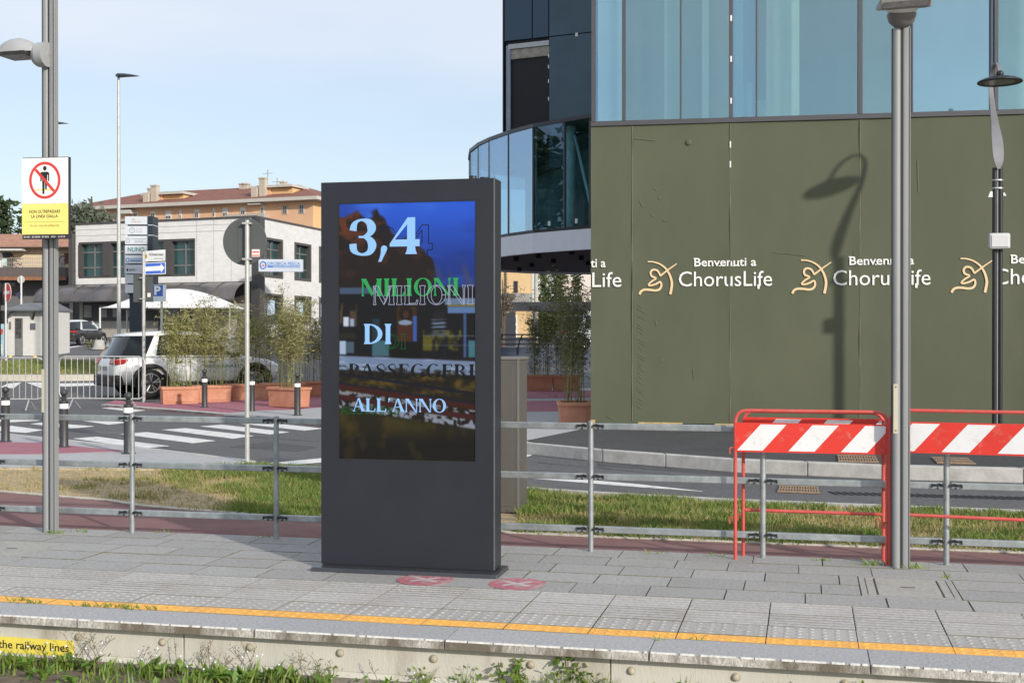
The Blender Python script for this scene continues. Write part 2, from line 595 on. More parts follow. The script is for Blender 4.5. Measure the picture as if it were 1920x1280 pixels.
while u < U1:
    db.cr = random.random(); yb.cr = random.random()
    tile(db, u, u + 0.47, 6.80, 7.07, gap=0.003)
    tile(yb, u, u + 0.47, 6.65, 6.80, gap=0.0025)
    for a in range(7):
        for b in range(4):
            db.cyl((u + 0.035 + a * 0.0667, 6.834 + b * 0.0667, 0.0), (u + 0.035 + a * 0.0667, 6.834 + b * 0.0667, 0.0045), 0.016, 0.010, 7)
        for b in range(2):
            yb.cyl((u + 0.035 + a * 0.0667, 6.69 + b * 0.0667, 0.0), (u + 0.035 + a * 0.0667, 6.69 + b * 0.0667, 0.0035), 0.016, 0.010, 7)
    u += 0.47
struct(db.build('tactile_paving', [stone_rib, joint], rot=-TH), 'studded warning slabs beside the yellow strip', 'paving')
struct(yb.build('yellow_line', [yellow, joint], rot=-TH), 'yellow studded safety strip along the platform edge', 'line')
eb = MB()
u = U0 + 0.35
while u < U1:
    eb.cr = random.random()
    tile(eb, u, u + 1.08, 6.336, 6.65, gap=0.003, t=0.047, side=0)
    u += 1.08
struct(eb.build('platform_edge', [granite], rot=-TH), 'speckled granite edge stones of the platform', 'kerb')
hb_ = MB(); u = U0 + 0.35
while u < U1:
    x = u + 0.01
    while x < u + 1.06:     # chipped arris of the edge stones, its highlight put into the pale colour
        w_ = random.uniform(0.03, 0.16); e_ = random.uniform(0.004, 0.011)
        hb_.frustum((x, min(x + w_, u + 1.07), 6.3325, 6.336 + e_), (x, min(x + w_, u + 1.07), 6.335, 6.336 + e_), -0.006, 0.0024)
        x += w_ + random.uniform(0.0, 0.03)
    u += 1.08
struct(hb_.build('platform_arris', M('granite_arris', (0.62, 0.61, 0.58), 0.9, var=0.3, scale=50), rot=-TH), 'chipped front arris of the platform edge stones with a painted pale highlight', 'kerb')
# stained front of the edge stones: the granite's weathered face
face = M('edge_face', (0.46, 0.44, 0.40), 0.92, var=0.55, scale=70, bump=0.4, bscale=200, dirt=(0.125, 0.10, 0.07), dscale=1.0, damt=0.9, dlo=0.47, dhi=0.58, stretch=(1.6, 1, 0.6))
fb = MB(); u = U0 + 0.35
while u < U1:
    fb.box(u + 0.006, u + 1.074, 6.3335, 6.3385, -0.0455, -0.006)
    u += 1.08
struct(fb.build('platform_edge_face', face, rot=-TH), 'brown stained front face of the platform edge stones', 'kerb')

# ------------------------------------------------------------------ wall below the edge
wallmat = M('cast_panel', (0.56, 0.54, 0.475), 0.85, var=0.10, scale=3, bump=0.25, bscale=80, dirt=(0.20, 0.155, 0.10), dscale=1.5, damt=0.8, dlo=0.52, dhi=0.74, stretch=(1.5, 1, 0.35))
EF = Fac(UV(0, 6.395), ang=TH)
w = thing('platform_wall', 'stained cream concrete panels below the platform edge with a row of bolts', 'wall', UV(0, 6.395, -0.3), -TH)
b = MB()
u = U0
while u < U1:
    b.box(u + 0.003, u + 2.4, 0.0, 0.05, 0.085, 0.252)
    b.frustum((u + 0.003, u + 2.4, -0.012, 0.05), (u + 0.003, u + 2.4, 0.0, 0.05), 0.055, 0.085)
    u += 2.405
b.build('wall_panel', wallmat, w, bevel=0.003)
MB().box(U0, U1, -0.03, 0.06, -0.05, 0.055).build('footing', M('footing', (0.22, 0.20, 0.165), 0.95, var=0.3, scale=8, bump=0.5), w)
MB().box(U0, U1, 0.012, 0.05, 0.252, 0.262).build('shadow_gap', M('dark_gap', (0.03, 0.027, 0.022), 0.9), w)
boltm = M('bolt_cap', (0.40, 0.36, 0.28), 0.7, var=0.25, scale=20)
bx = [EF.s(146), EF.s(296), EF.s(469), EF.s(630), EF.s(816), EF.s(995)]
step = (bx[-1] - bx[0]) / 5
for i in range(-2, 9):
    s = bx[0] + step * i
    bb = MB(); bb.sphere((s, -0.004, 0.185), 0.019, 12, 8, (1, 0.7, 1)); bb.cyl((s, -0.002, 0.185), (s, 0.004, 0.185), 0.024, n=14)
    bb.build('bolt', boltm, w, smooth=40)
# yellow warning plate
sx0, sx1 = EF.s(-150), EF.s(138)
z0, z1 = EF.z(138, 1231), EF.z(138, 1201)
yp = thing('warning_plate', 'yellow plate with black lettering fixed low on the platform wall', 'sign', UV(0, 6.393, -0.3), -TH)
MB().box(sx0, sx1, -0.006, -0.001, z0 + 0.3, z1 + 0.3).build('plate', M('plate_yellow', (0.80, 0.66, 0.10), 0.6, var=0.06, dirt=(0.55, 0.45, 0.15), dscale=6, damt=0.4), yp)
black = M('black_ink', (0.016, 0.016, 0.017), 0.6, var=0.05)
zt = (z1 - z0)
text('the railway lines', black, yp, EF.s(-2), EF.s(130), z0 + 0.3 + zt * 0.13, z0 + 0.3 + zt * 0.80, -0.0075, bold=0.012)

# ------------------------------------------------------------------ manhole covers and stickers
def manhole(label, u0, u1, v0, v1, slots):
    t = thing('manhole_cover', label, 'manhole cover', UV((u0 + u1) / 2, (v0 + v1) / 2, 0), -TH)
    hw, hd = (u1 - u0) / 2, (v1 - v0) / 2
    fr = M('concrete_frame', (0.33, 0.32, 0.30), 0.9, var=0.2, scale=30, bump=0.4, bscale=150)
    c = MB(); q = 0.035
    for a in ((-hw, hw, -hd, -hd + q), (-hw, hw, hd - q, hd), (-hw, -hw + q, -hd + q, hd - q), (hw - q, hw, -hd + q, hd - q)):
        c.box(*a, -0.03, 0.001)
    c.build('frame', fr, t)
    d = MB(); q = 0.041
    xs_ = [-hw + q, -hw + q + 0.055, hw - q - 0.055, hw - q] if slots else [-hw + q, hw - q]
    if slots:
        d.box(xs_[0], xs_[1] - 0.007, -hd + q, hd - q, -0.03, 0.0)
        d.box(xs_[1] + 0.007, xs_[2] - 0.007, -hd + q, hd - q, -0.03, 0.0)
        d.box(xs_[2] + 0.007, xs_[3], -hd + q, hd - q, -0.03, 0.0)
    else:
        d.box(xs_[0], xs_[1], -hd + q, hd - q, -0.03, 0.0)
    d.build('lid', M('concrete_lid', (0.36, 0.35, 0.32), 0.9, var=0.2, scale=30, bump=0.4, bscale=150, dirt=(0.2, 0.19, 0.16), dscale=5, damt=0.5), t)
    h = MB(); h.box(-0.045, 0.045, -0.008, 0.008, -0.004, 0.0015)
    h.build('lifting_slot', black, t)
manhole('concrete manhole cover with two dark slots in front of the right mast', 0.345, 0.93, 8.03, 8.665, True)
manhole('plain concrete manhole cover in front of the left mast', -6.115, -5.545, 8.03, 8.665, False)

stick_red = M('sticker_red', (0.43, 0.135, 0.165), 0.7, var=0.15, scale=20, dirt=(0.40, 0.34, 0.33), dscale=9, damt=0.85, dlo=0.48, dhi=0.60)
stick_white = M('sticker_white', (0.50, 0.44, 0.44), 0.7, var=0.1, scale=20, dirt=(0.4, 0.35, 0.34), dscale=11, damt=0.7)
def floor_sticker(label, px, py):
    p = P(px, py)
    t = thing('floor_sticker', label, 'sticker', (p.x, p.y, 0.0), -TH, 'round floor stickers')
    n = 28
    MB().slab([(0.19 * math.cos(6.2832 * i / n) * random.uniform(0.97, 1.02), 0.19 * math.sin(6.2832 * i / n) * random.uniform(0.95, 1.02)) for i in range(n)], 0.0018, 0.0035).build('disc', stick_red, t)
    c = MB()
    for a in (0.75, -0.6):
        d = Vector((math.cos(a), math.sin(a))); q = Vector((-d.y, d.x)) * 0.02
        c.poly([(*(d * -0.11 + q), 0.0042 + a * 0.0004), (*(d * -0.11 - q), 0.0042 + a * 0.0004), (*(d * 0.11 - q), 0.0042 + a * 0.0004), (*(d * 0.11 + q), 0.0042 + a * 0.0004)])
    c.build('cross', stick_white, t)
floor_sticker('worn red floor sticker with white cross, partly under the totem plinth', 798, 1087)
floor_sticker('worn red floor sticker with white cross, right of the totem plinth', 970, 1095)

# ------------------------------------------------------------------ bike path, lawns, kerbs
pathfar = [(-200, 905), (0, 921), (112, 930.5), (197, 937), (256, 947), (328, 953.5), (450, 962), (600, 975), (760, 986), (960, 998), (1124, 1006), (1448, 1018), (1790, 1031), (2100, 1042)]
pf = [P(x, y) for x, y in pathfar]
nearl = [UV(U0, 9.32), UV(U1, 9.32)]
g = MB().slab([(p.x, p.y) for p in nearl[:1]] + [(p.x, p.y) for p in nearl[1:]] + [(p.x, p.y) for p in reversed(pf)], -0.10, -0.012)
struct(g.build('bike_path', bike_red), 'dark red asphalt bike path behind the platform fence', 'path')
def ribbon(mb, pts, w, z0, z1, side=1):
    for i in range(len(pts) - 1):
        a, b_ = pts[i], pts[i + 1]
        d = Vector((b_[0] - a[0], b_[1] - a[1])); d.normalize()
        n_ = Vector((-d.y, d.x)) * w * side
        e = d * 0.0
        q = [(a[0], a[1]), (b_[0], b_[1]), (b_[0] + n_.x, b_[1] + n_.y), (a[0] + n_.x, a[1] + n_.y)]
        if side < 0:
            q.reverse()
        mb.slab(q, z0, z1)
g = MB(); ribbon(g, [(p.x, p.y) for p in pf], 0.06, -0.1, 0.004)
struct(g.build('path_kerb', M('pale_edging', (0.52, 0.49, 0.43), 0.9, var=0.3, scale=12, bump=0.3, bscale=120)), 'thin pale concrete edging of the red bike path', 'kerb')
lawnR_far = [P(x, y) for x, y in ((700, 899), (985, 921), (1107, 929), (1360, 943), (1660, 955), (1920, 965), (2150, 973))]
pr = [p for p in pf if p.x > -1.4]
lawnL_far = [P(x, y) for x, y in ((-200, 868), (0, 877), (140, 878), (250, 879), (400, 876), (480, 873), (600, 881), (700, 899))]
lawn_poly = [(p.x, p.y) for p in pf] + [(p.x, p.y) for p in reversed(lawnL_far + lawnR_far[1:])]
g = MB().slab([(p.x, p.y) for p in pf], -0.1, -0.1) if False else MB().slab(lawn_poly, -0.1, -0.006)
struct(g.build('lawn_soil', soil), 'dry straw coloured earth of the verge between path and road', 'ground')
g = MB(); ribbon(g, [(p.x, p.y) for p in lawnR_far], 0.10, -0.1, 0.035)
struct(g.build('verge_kerb', kerbmat), 'low concrete kerb between the verge and the road', 'kerb')

def in_poly(x, y, poly):
    r = False
    n = len(poly)
    for i in range(n):
        x1, y1 = poly[i]; x2, y2 = poly[i - 1]
        if (y1 > y) != (y2 > y) and x < (x2 - x1) * (y - y1) / (y2 - y1) + x1:
            r = not r
    return r
def _hash(i, j):
    v = math.sin(i * 127.1 + j * 311.7) * 43758.5453
    return v - math.floor(v)
def vnoise(x, y):
    i, j = math.floor(x), math.floor(y)
    fx, fy = x - i, y - j
    fx = fx * fx * (3 - 2 * fx); fy = fy * fy * (3 - 2 * fy)
    a = _hash(i, j) * (1 - fx) + _hash(i + 1, j) * fx
    c = _hash(i, j + 1) * (1 - fx) + _hash(i + 1, j + 1) * fx
    return a * (1 - fy) + c * fy
def grass(name, label, poly, n, dens, h=(0.03, 0.08), z=-0.006, mat=None, w=0.006):
    xs_ = [p[0] for p in poly]; ys_ = [p[1] for p in poly]
    mb = MB(); k = 0; tries = 0
    while k < n and tries < n * 30:
        tries += 1
        x = random.uniform(min(xs_), max(xs_)); y = random.uniform(min(ys_), max(ys_))
        d = dens(x, y)
        if random.random() > d or not in_poly(x, y, poly):
            continue
        hh = random.uniform(*h) * (0.5 + 0.6 * d)
        a = random.random() * 6.283
        dx, dy = math.cos(a) * w, math.sin(a) * w
        lx, ly = random.gauss(0, 0.4) * hh, random.gauss(0, 0.4) * hh
        zz = z if not callable(z) else z(x, y)
        mb.cr = min(1, max(0, random.gauss(0.92 - 0.8 * d, 0.24)))
        mb.add([(x - dx, y - dy, zz), (x + dx, y + dy, zz), (x + lx * 0.5 + dx * 0.6, y + ly * 0.5 + dy * 0.6, zz + hh * 0.6), (x + lx, y + ly, zz + hh)], [(0, 1, 2, 3)])
        k += 1
    return stuff(mb.build(name, mat), label, 'grass')
grassmat = leafmat('grass_blade', (0.125, 0.215, 0.032), (0.46, 0.36, 0.17), 0.7)
def densR(x, y):
    n_ = vnoise(x * 2.2, y * 3.1) * 0.6 + vnoise(x * 6 + 9, y * 8) * 0.4
    return 0.28 + 0.72 * min(1, max(0, (n_ - 0.24) * 3.2))
def densL(x, y):
    # greener towards the right, bare earth on the left
    n_ = vnoise(x * 1.3 + 3, y * 1.6) * 0.65 + vnoise(x * 4 + 9, y * 5) * 0.35
    px = 960 + x / y * F
    py = HY + H / y * F
    edge = (px - 200) / 330 * 0.85 + (915 - py) / 40 * 0.22
    return 0.07 + 0.93 * min(1, max(0, (n_ * 0.9 + edge * 0.55 - 0.44) * 3.2))
polyR = [(p.x, p.y) for p in pf if p.x > -0.5] + [(p.x, p.y) for p in reversed(lawnR_far[1:])]
polyL = [(p.x, p.y) for p in pf if p.x <= -0.5] + [(p.x, p.y) for p in reversed(lawnL_far)]
grass('verge_grass', 'green grass of the verge right of the display totem', polyR, 30000, densR, (0.03, 0.085), mat=grassmat)
grass('dry_grass', 'patchy green and straw coloured grass left of the display totem', polyL, 24000, densL, (0.03, 0.085), mat=grassmat)

# pavement in front of the wrapped building, with its kerb
kb = [(700, 822), (985, 849), (1130, 864), (1376, 883), (1660, 896), (1920, 903), (2200, 909)]
kp = [P(x, y) for x, y in kb]
SWZ = 0.14
WF = Fac((1.26, 20.0), ang=R(9.76))          # plane of the wrapped building
wl = WF.p0 + WF.d * 16
asph_poly = [(p.x, p.y) for p in kp[1:]] + [(wl.x + 0.3, wl.y + 1.5), (1.56, 21.6), (1.2, 20.0)]
p_ = P(985, 838, SWZ)
g = MB().slab([(kp[1].x, kp[1].y + 0.35)] + [(p.x, p.y + 0.1) for p in kp[2:]] + [(wl.x + 0.3, wl.y + 1.5), (1.56, 21.6), (1.22, 20.0)], -0.02, SWZ)
struct(g.build('pavement', asphalt_dark), 'dark asphalt pavement in front of the green wrapped building', 'pavement')
g = MB()
for i in range(len(kp) - 1):
    a, c = kp[i], kp[i + 1]
    L_ = (c - a).length; nseg = max(1, round(L_ / 1.0))
    for k in range(nseg):
        q0 = a + (c - a) * ((k + 0.004) / nseg); q1 = a + (c - a) * ((k + 0.996) / nseg)
        g.slab([(q0.x, q0.y), (q1.x, q1.y), (q1.x, q1.y + 0.16), (q0.x, q0.y + 0.16)], -0.02, SWZ + 0.004)
struct(g.build('kerb', kerbmat, bevel=0.012), 'pale concrete kerb stones in front of the green wrapped building', 'kerb')
# grey and magenta paving between kiosk and wrapped building (around the terracotta planters)
def gpoly(pts, z):
    return [(p.x, p.y) for p in [P(x, y, z) for x, y in pts]]
far_z = 0.10
g = MB().slab([(kp[0].x, kp[0].y + 0.16), (kp[1].x, kp[1].y + 0.16), (1.22, 20.0), (1.56, 21.6), (6.0, 40), (-1.5, 40.0)], -0.02, SWZ - 0.004)
struct(g.build('plaza', grey_pave), 'grey paved forecourt left of the green wrapped building', 'pavement')
for k, (ya, yb_) in enumerate(((733, 747.5), (752, 772))):
    a = P(900, yb_, SWZ); b_ = P(1180, yb_ - 3, SWZ); c = P(1180, ya - 2, SWZ); d = P(900, ya, SWZ)
    g = MB().slab([(a.x, a.y), (b_.x, b_.y), (c.x, c.y), (d.x, d.y)], SWZ - 0.02, SWZ + 0.001)
    struct(g.build('plaza_band', magenta), 'magenta band across the grey forecourt', 'pavement')

# drain grates and slot drain
rust = M('rusty_iron', (0.33, 0.235, 0.165), 0.8, 0.3, var=0.3, scale=30)
def grate(label, pxs, z):
    pts = [P(x, y, z) for x, y in pxs]
    c = sum(pts, Vector()) / 4
    t = thing('drain_grate', label, 'drain grate', (c.x, c.y, z), 0, 'drain grates by the kerb')
    q = [p - c for p in pts]
    fr = MB(); MB_ = fr
    fr.slab([(p.x, p.y) for p in q], 0.001, 0.004)
    fr.build('pit', M('pit_black', (0.012, 0.011, 0.01), 0.9), t)
    br = MB(); n_ = 15
    for i in range(n_):
        f0, f1 = (i + 0.15) / n_, (i + 0.72) / n_
        a0, a1 = q[0].lerp(q[1], f0), q[0].lerp(q[1], f1)
        b0, b1 = q[3].lerp(q[2], f0), q[3].lerp(q[2], f1)
        br.slab([(a0.x, a0.y), (a1.x, a1.y), (b1.x, b1.y), (b0.x, b0.y)], 0.004, 0.016)
    for f0, f1 in ((-0.05, 0.08), (0.46, 0.54), (0.92, 1.05)):
        a0, a1 = q[0].lerp(q[3], f0), q[0].lerp(q[3], f1)
        b0, b1 = q[1].lerp(q[2], f0), q[1].lerp(q[2], f1)
        br.slab([(a0.x, a0.y), (b0.x, b0.y), (b1.x, b1.y), (a1.x, a1.y)], 0.005, 0.018)
    br.build('bars', rust, t)
grate('rusty drain grate on the dark pavement left of the silver mast', [(1572, 866), (1648, 868), (1643, 857), (1570, 855)], SWZ)
grate('rusty drain grate on the dark pavement right of the silver mast', [(1757, 869), (1830, 871), (1816, 861), (1747, 859)], SWZ)
grate('brown drain grate let into the roadway below the kerb', [(1458, 923), (1538, 926), (1535, 915), (1462, 912)], -0.02)
sd = thing('slot_drain', 'line of small dark slots of a drain channel in the roadway', 'drain', P(1700, 928, -0.02))
c0 = P(1700, 928, -0.02); d = MB(); n_ = 31
a, b_ = P(1563, 924.5, -0.02), P(1990, 936.5, -0.02)
for i in range(n_):
    p = a.lerp(b_, i / (n_ - 1)) - c0
    d.slab([(p.x - 0.012, p.y - 0.13), (p.x + 0.03, p.y - 0.13), (p.x + 0.012, p.y + 0.13), (p.x - 0.03, p.y + 0.13)], 0.001, 0.004)
d.build('slots', M('slot_black', (0.008, 0.008, 0.008), 0.9), sd)

# worn white lines of the roadway
def marking(label, px, z=-0.016, t=0.003):
    pts = [P(x, y, z) for x, y in px]
    g = MB().slab([(p.x, p.y) for p in pts], z - 0.001, z + t)
    return struct(g.build('road_marking', paint_white), label, 'road marking')
marking('worn white line on the roadway right of the grey cabinet', [(940, 888), (1060, 896), (1200, 908), (1318, 921), (1200, 913), (1060, 902), (940, 892)])
marking('white paint patch by the kerb next to the grey cabinet', [(930, 838), (985, 848), (997, 853), (985, 857), (930, 857)])

# mended patches, sealed cracks and tyre streaks of the roadway
def patch(label, px, mat, z=-0.0185):
    pts = [P(x, y, z) for x, y in px]
    return struct(MB().slab([(p.x, p.y) for p in pts], z - 0.001, z + 0.0018).build('asphalt_patch', mat), label, 'road patch')
dark_a = M('asphalt_mended', (0.075, 0.075, 0.080), 0.9, var=0.25, scale=5, bump=0.5, bscale=180)
pale_a = M('asphalt_worn', (0.135, 0.133, 0.132), 0.9, var=0.3, scale=6, bump=0.5, bscale=180)
patch('darker mended patch of asphalt right of the zebra crossing', [(430, 838), (560, 846), (596, 838), (500, 828)], dark_a)
patch('darker mended strip of asphalt along the kerb on the right', [(1120, 873), (1400, 893), (1700, 906), (1980, 914), (1980, 909), (1700, 901), (1400, 887), (1120, 867)], dark_a)
patch('worn pale tyre streak on the roadway at the left', [(120, 806), (330, 815), (420, 829), (300, 821)], pale_a)
patch('worn pale tyre streak on the roadway at the right', [(1000, 880), (1250, 893), (1900, 922), (1900, 919), (1250, 889)], pale_a)
seal = M('crack_seal', (0.035, 0.035, 0.037), 0.7)
for lab, x0, y0, x1, y1 in (('sealed crack wandering across the roadway by the zebra crossing', 330, 808, 600, 828), ('sealed crack in the dark pavement before the hoarding', 1120, 826, 1390, 846), ('sealed crack in the roadway right of the cabinet', 1010, 866, 1390, 903)):
    zc = SWZ + 0.001 if 'pavement' in lab else -0.0165
    q = [P(x0 + (x1 - x0) * k / 16 + random.uniform(-4, 4), y0 + (y1 - y0) * k / 16 + random.uniform(-1, 1), zc) for k in range(17)]
    g = MB()
    for k in range(16):
        d_ = Vector((q[k + 1].x - q[k].x, q[k + 1].y - q[k].y)).normalized(); n2 = Vector((-d_.y, d_.x)) * random.uniform(0.006, 0.014)
        g.poly([(q[k].x - n2.x, q[k].y - n2.y, zc), (q[k + 1].x - n2.x, q[k + 1].y - n2.y, zc), (q[k + 1].x + n2.x, q[k + 1].y + n2.y, zc), (q[k].x + n2.x, q[k].y + n2.y, zc)])
    struct(g.build('road_crack', seal), lab, 'road crack')

# ------------------------------------------------------------------ weeds below the platform wall
weedmat = leafmat('weed_leaf', (0.11, 0.235, 0.03), (0.26, 0.29, 0.07), 0.5)
drymat = M('dry_stem', (0.16, 0.115, 0.06), 0.9, var=0.3)
def weeds():
    mb = MB()
    for i in range(420):
        u = random.uniform(-5.9, 2.9)
        left = u < -2.6
        if not left and random.random() < 0.45:
            continue
        v = 6.36 - abs(random.gauss(0, 0.20)) - 0.015
        k = random.random()
        hh = random.uniform(0.045, 0.10) if left else random.uniform(0.03, 0.09)
        base = UV(u, v, -0.275)
        kind = random.random()
        if kind < 0.5:        # broad rosette
            for j in range(random.randint(6, 10)):
                a = random.random() * 6.283; l_ = hh * random.uniform(0.9, 1.5); w_ = l_ * 0.17
                dx, dy = math.cos(a), math.sin(a); el = random.uniform(0.5, 1.3)
                p1 = base + Vector((dx * l_ * 0.45 * math.cos(el), dy * l_ * 0.45 * math.cos(el), l_ * 0.5))
                p2 = base + Vector((dx * l_ * 1.0 * math.cos(el) + 0, dy * l_ * math.cos(el), l_ * math.sin(el) * 0.85))
                s = Vector((-dy, dx, 0)) * w_
                mb.cr = random.random() * 0.5
                mb.add([base - s * 0.2, base + s * 0.2, p1 + s, p2, p1 - s], [(0, 1, 2, 4), (4, 2, 3)])
        else:                  # grassy tuft
            for j in range(random.randint(8, 16)):
                a = random.random() * 6.283; l_ = hh * random.uniform(0.6, 1.35)
                dx, dy = math.cos(a), math.sin(a); ln = random.uniform(0.1, 0.6) * l_
                s = Vector((-dy, dx, 0)) * 0.005
                o_ = base + Vector((random.gauss(0, 0.03), random.gauss(0, 0.03), 0))
                mb.cr = random.random()
                mb.add([o_ - s, o_ + s, o_ + Vector((dx * ln * 0.4, dy * ln * 0.4, l_ * 0.65)) + s, o_ + Vector((dx * ln, dy * ln, l_))], [(0, 1, 2, 3)])
    for i in range(46):        # taller sprigs along the right half of the wall
        u = random.uniform(-2.6, 1.6)
        base = UV(u, 6.372, -0.27); top = random.uniform(0.08, 0.15) + 0.03 * max(0, u + 1)
        for k in range(random.randint(4, 12)):
            f = random.random()
            mb.cr = random.random()
            leaves(mb, [base + Vector((random.gauss(0, 0.018), -0.01, top * (0.35 + 0.65 * f)))], 0.03, 1, (0.012, 0.006, 0.008), 0.3, 0.5)
            s = Vector((0.0025, 0, 0)); q = Vector((random.gauss(0, 0.05), -0.01, top * random.uniform(0.6, 1.1)))
            mb.add([base - s, base + s, base + q + s * 0.3, base + q - s * 0.3], [(0, 1, 2, 3)])
    for i in range(420):      # small ground leaves
        u = random.uniform(-6, 3.2); v = 6.35 - abs(random.gauss(0, 0.28))
        if u > -2.6 and random.random() < 0.5: continue
        leaves(mb, [UV(u, v, -0.255 + random.random() * 0.05)], 0.035, 2, (0.02, 0.02, 0.012), 0.3, 0.5)
    return stuff(mb.build('weeds', weedmat), 'green weeds growing along the foot of the platform wall', 'weeds')
weeds()
fl = MB()
for i in range(60):
    u = random.uniform(-6, 0.5) if random.random() < 0.85 else random.uniform(0.5, 3); v = 6.36 - abs(random.gauss(0, 0.16)); p = UV(u, v, random.uniform(-0.23, -0.10) if u < -2.4 else random.uniform(-0.25, -0.18))
    fl.sphere(p, 0.0055, 6, 4)
stuff(fl.build('tiny_flowers', M('pale_petal', (0.72, 0.76, 0.90), 0.7)), 'tiny pale blue flowers among the weeds', 'flowers')
st = MB()
for i in range(42):
    u = random.choice((random.uniform(-5.6, -2.2), random.uniform(-4.2, -2.4), random.uniform(0.0, 3)))
    p = UV(u, 6.36 - random.random() * 0.06, -0.275)
    l_ = random.uniform(0.10, 0.22); a = random.gauss(0, 0.5)
    q = [p, p + Vector((a * l_ * 0.3, -0.01, l_ * 0.5)), p + Vector((a * l_ * 0.85, -0.015, l_))]
    st.tube(q, [0.0022, 0.0018, 0.0010], 4)
    for k in range(5):
        c = q[1].lerp(q[2], random.random())
        st.tube([c, c + Vector((random.gauss(0, 0.02), 0, 0.022))], 0.001, 3)
        st.sphere(c + Vector((random.gauss(0, 0.008), 0, 0.024)), 0.0035, 5, 4)
stuff(st.build('dry_stalks', drymat), 'thin dry seed stalks standing against the platform wall', 'weeds')
def creeper(label, px, y0, y1, n_):
    p0, p1 = Q(px, y0, 6.55), Q(px, y1, 6.55)
    s = EF.s(px); za, zb = EF.z(px, y0), EF.z(px, y1)
    t = thing('creeper', label, 'plant', UV(s, 6.385, min(za, zb)), -TH, 'leafy plants on the platform wall')
    h_ = abs(zb - za)
    stem = MB()
    path = [(random.gauss(0, 0.01), 0, -0.06), (0.01, -0.004, h_ * 0.4), (-0.012, -0.004, h_ * 0.75), (0.005, -0.005, h_)]
    stem.tube(path, 0.003, 5); stem.build('stem', drymat, t)
    lf = MB()
    for i in range(n_):
        f = random.random()
        leaves(lf, [(random.gauss(0, 0.018), -0.015, -0.04 + f * (h_ + 0.04))], 0.042, 1, (0.012, 0.008, 0.008), 0.2, 0.75, 0.4)
    lf.build('foliage', weedmat, t)
creeper('leafy creeper climbing the stained wall below the totem', 972, 1268, 1238, 46)
creeper('small sprig on the wall left of the creeper below the totem', 940, 1275, 1240, 22)
creeper('trailing green plant at the wall right of the brown stain', 1085, 1280, 1240, 30)
creeper('small leafy weed hanging below the granite edge', 1062, 1240, 1222, 16)
# little tufts in the paving joints
tf = MB()
for px, py, k in ((100, 1000, 20), (150, 997, 12), (200, 1137, 16), (236, 1139, 16), (160, 1137, 12), (250, 1142, 12), (62, 1131, 14), (35, 1127, 12), (280, 1143, 8), (1635, 1060, 30), (1690, 1063, 26), (1540, 1051, 14), (1230, 1037, 8), (1340, 1043, 8), (1722, 1066, 20), (1770, 1083, 10), (305, 998, 8), (490, 1008, 6), (1255, 1201, 5), (1310, 1199, 5)):
    c = P(px, py)
    for j in range(k):
        l_ = random.uniform(0.015, 0.04) * (1.5 if px > 1600 and k > 18 else 1); a = random.random() * 6.283
        o_ = c + Vector((random.gauss(0, 0.045), random.gauss(0, 0.012), 0.0))
        tf.cr = random.random()
        tf.add([o_ + Vector((-0.004, 0, 0)), o_ + Vector((0.004, 0, 0)), o_ + Vector((math.cos(a) * l_ * 0.5 + 0.004, math.sin(a) * l_ * 0.4, l_ * 0.6)), o_ + Vector((math.cos(a) * l_, math.sin(a) * l_ * 0.6, l_))], [(0, 1, 2, 3)])
stuff(tf.build('paving_weeds', weedmat), 'little green tufts growing in the joints of the platform paving', 'weeds')
# ================================================================== display totem
KA = R(12.5)
kdark = M('kiosk_paint', (0.022, 0.025, 0.034), 0.42, var=0.08, scale=2.5, bump=0.06, bscale=500, dirt=(0.028, 0.030, 0.038), dscale=1.2, damt=0.5, spec=0.35)
kc = Vector((-1.315 - 0.1175, 8.63 + 8.37, 0)) / 2
K = thing('display_totem', 'tall dark grey digital display totem showing large lettering on the platform', 'display totem', (kc.x, kc.y, 0), -KA)
hw, KD, KH = 0.6125, 0.20, 2.655
b = MB()
sx0, sx1, sz0, sz1 = -0.4915, 0.4875, 0.752, 2.512
b.box(-hw, sx0, 0, KD, 0.035, KH); b.box(sx1, hw, 0, KD, 0.035, KH)
b.box(sx0, sx1, 0, KD, 0.035, sz0); b.box(sx0, sx1, 0, KD, sz1, KH); b.box(sx0, sx1, 0.03, KD, sz0, sz1)
me_o = b.build('cabinet', kdark, K)
ed = MB()
ed.box(hw - 0.004, hw + 0.0015, -0.0015, 0.012, 0.036, KH + 0.001)
ed.build('edge_trim', M('kiosk_edge', (0.16, 0.165, 0.17), 0.4, 0.3), K)
pl = MB(); pl.frustum((-hw - 0.035, hw + 0.045, -0.115, KD + 0.05), (-hw - 0.03, hw + 0.04, -0.108, KD + 0.045), 0.0, 0.028)
pl.build('base_plate', M('kiosk_base', (0.04, 0.043, 0.052), 0.3, var=0.15, spec=0.5, dirt=(0.10, 0.10, 0.10), dscale=14, damt=0.35, dlo=0.58, dhi=0.7), K, bevel=0.004)
MB().box(-hw + 0.01, hw - 0.01, 0.006, KD - 0.006, 0.028, 0.035).build('shadow_joint', black, K)
bz = MB(); q = 0.008
for a in ((sx0, sx0 + q, sz0, sz1), (sx1 - q, sx1, sz0, sz1), (sx0 + q, sx1 - q, sz0, sz0 + q), (sx0 + q, sx1 - q, sz1 - q, sz1)):
    bz.box(a[0], a[1], 0.002, 0.03, a[2], a[3])
bz.build('bezel', black, K)
sn = MB()
for x in (-0.028, 0.0, 0.028):
    sn.cyl((x - 0.02, 0.001, 2.585), (x - 0.02, -0.0015, 2.585), 0.005, n=10)
sn.build('camera_sensor', black, K)
vt = MB(); vt.cyl((0.44, 0.1, KH), (0.44, 0.1, KH + 0.03), 0.03, 0.024, 14); vt.cyl((0.52, 0.1, KH), (0.52, 0.1, KH + 0.018), 0.03, n=14)
vt.build('roof_vent', kdark, K, smooth=40)

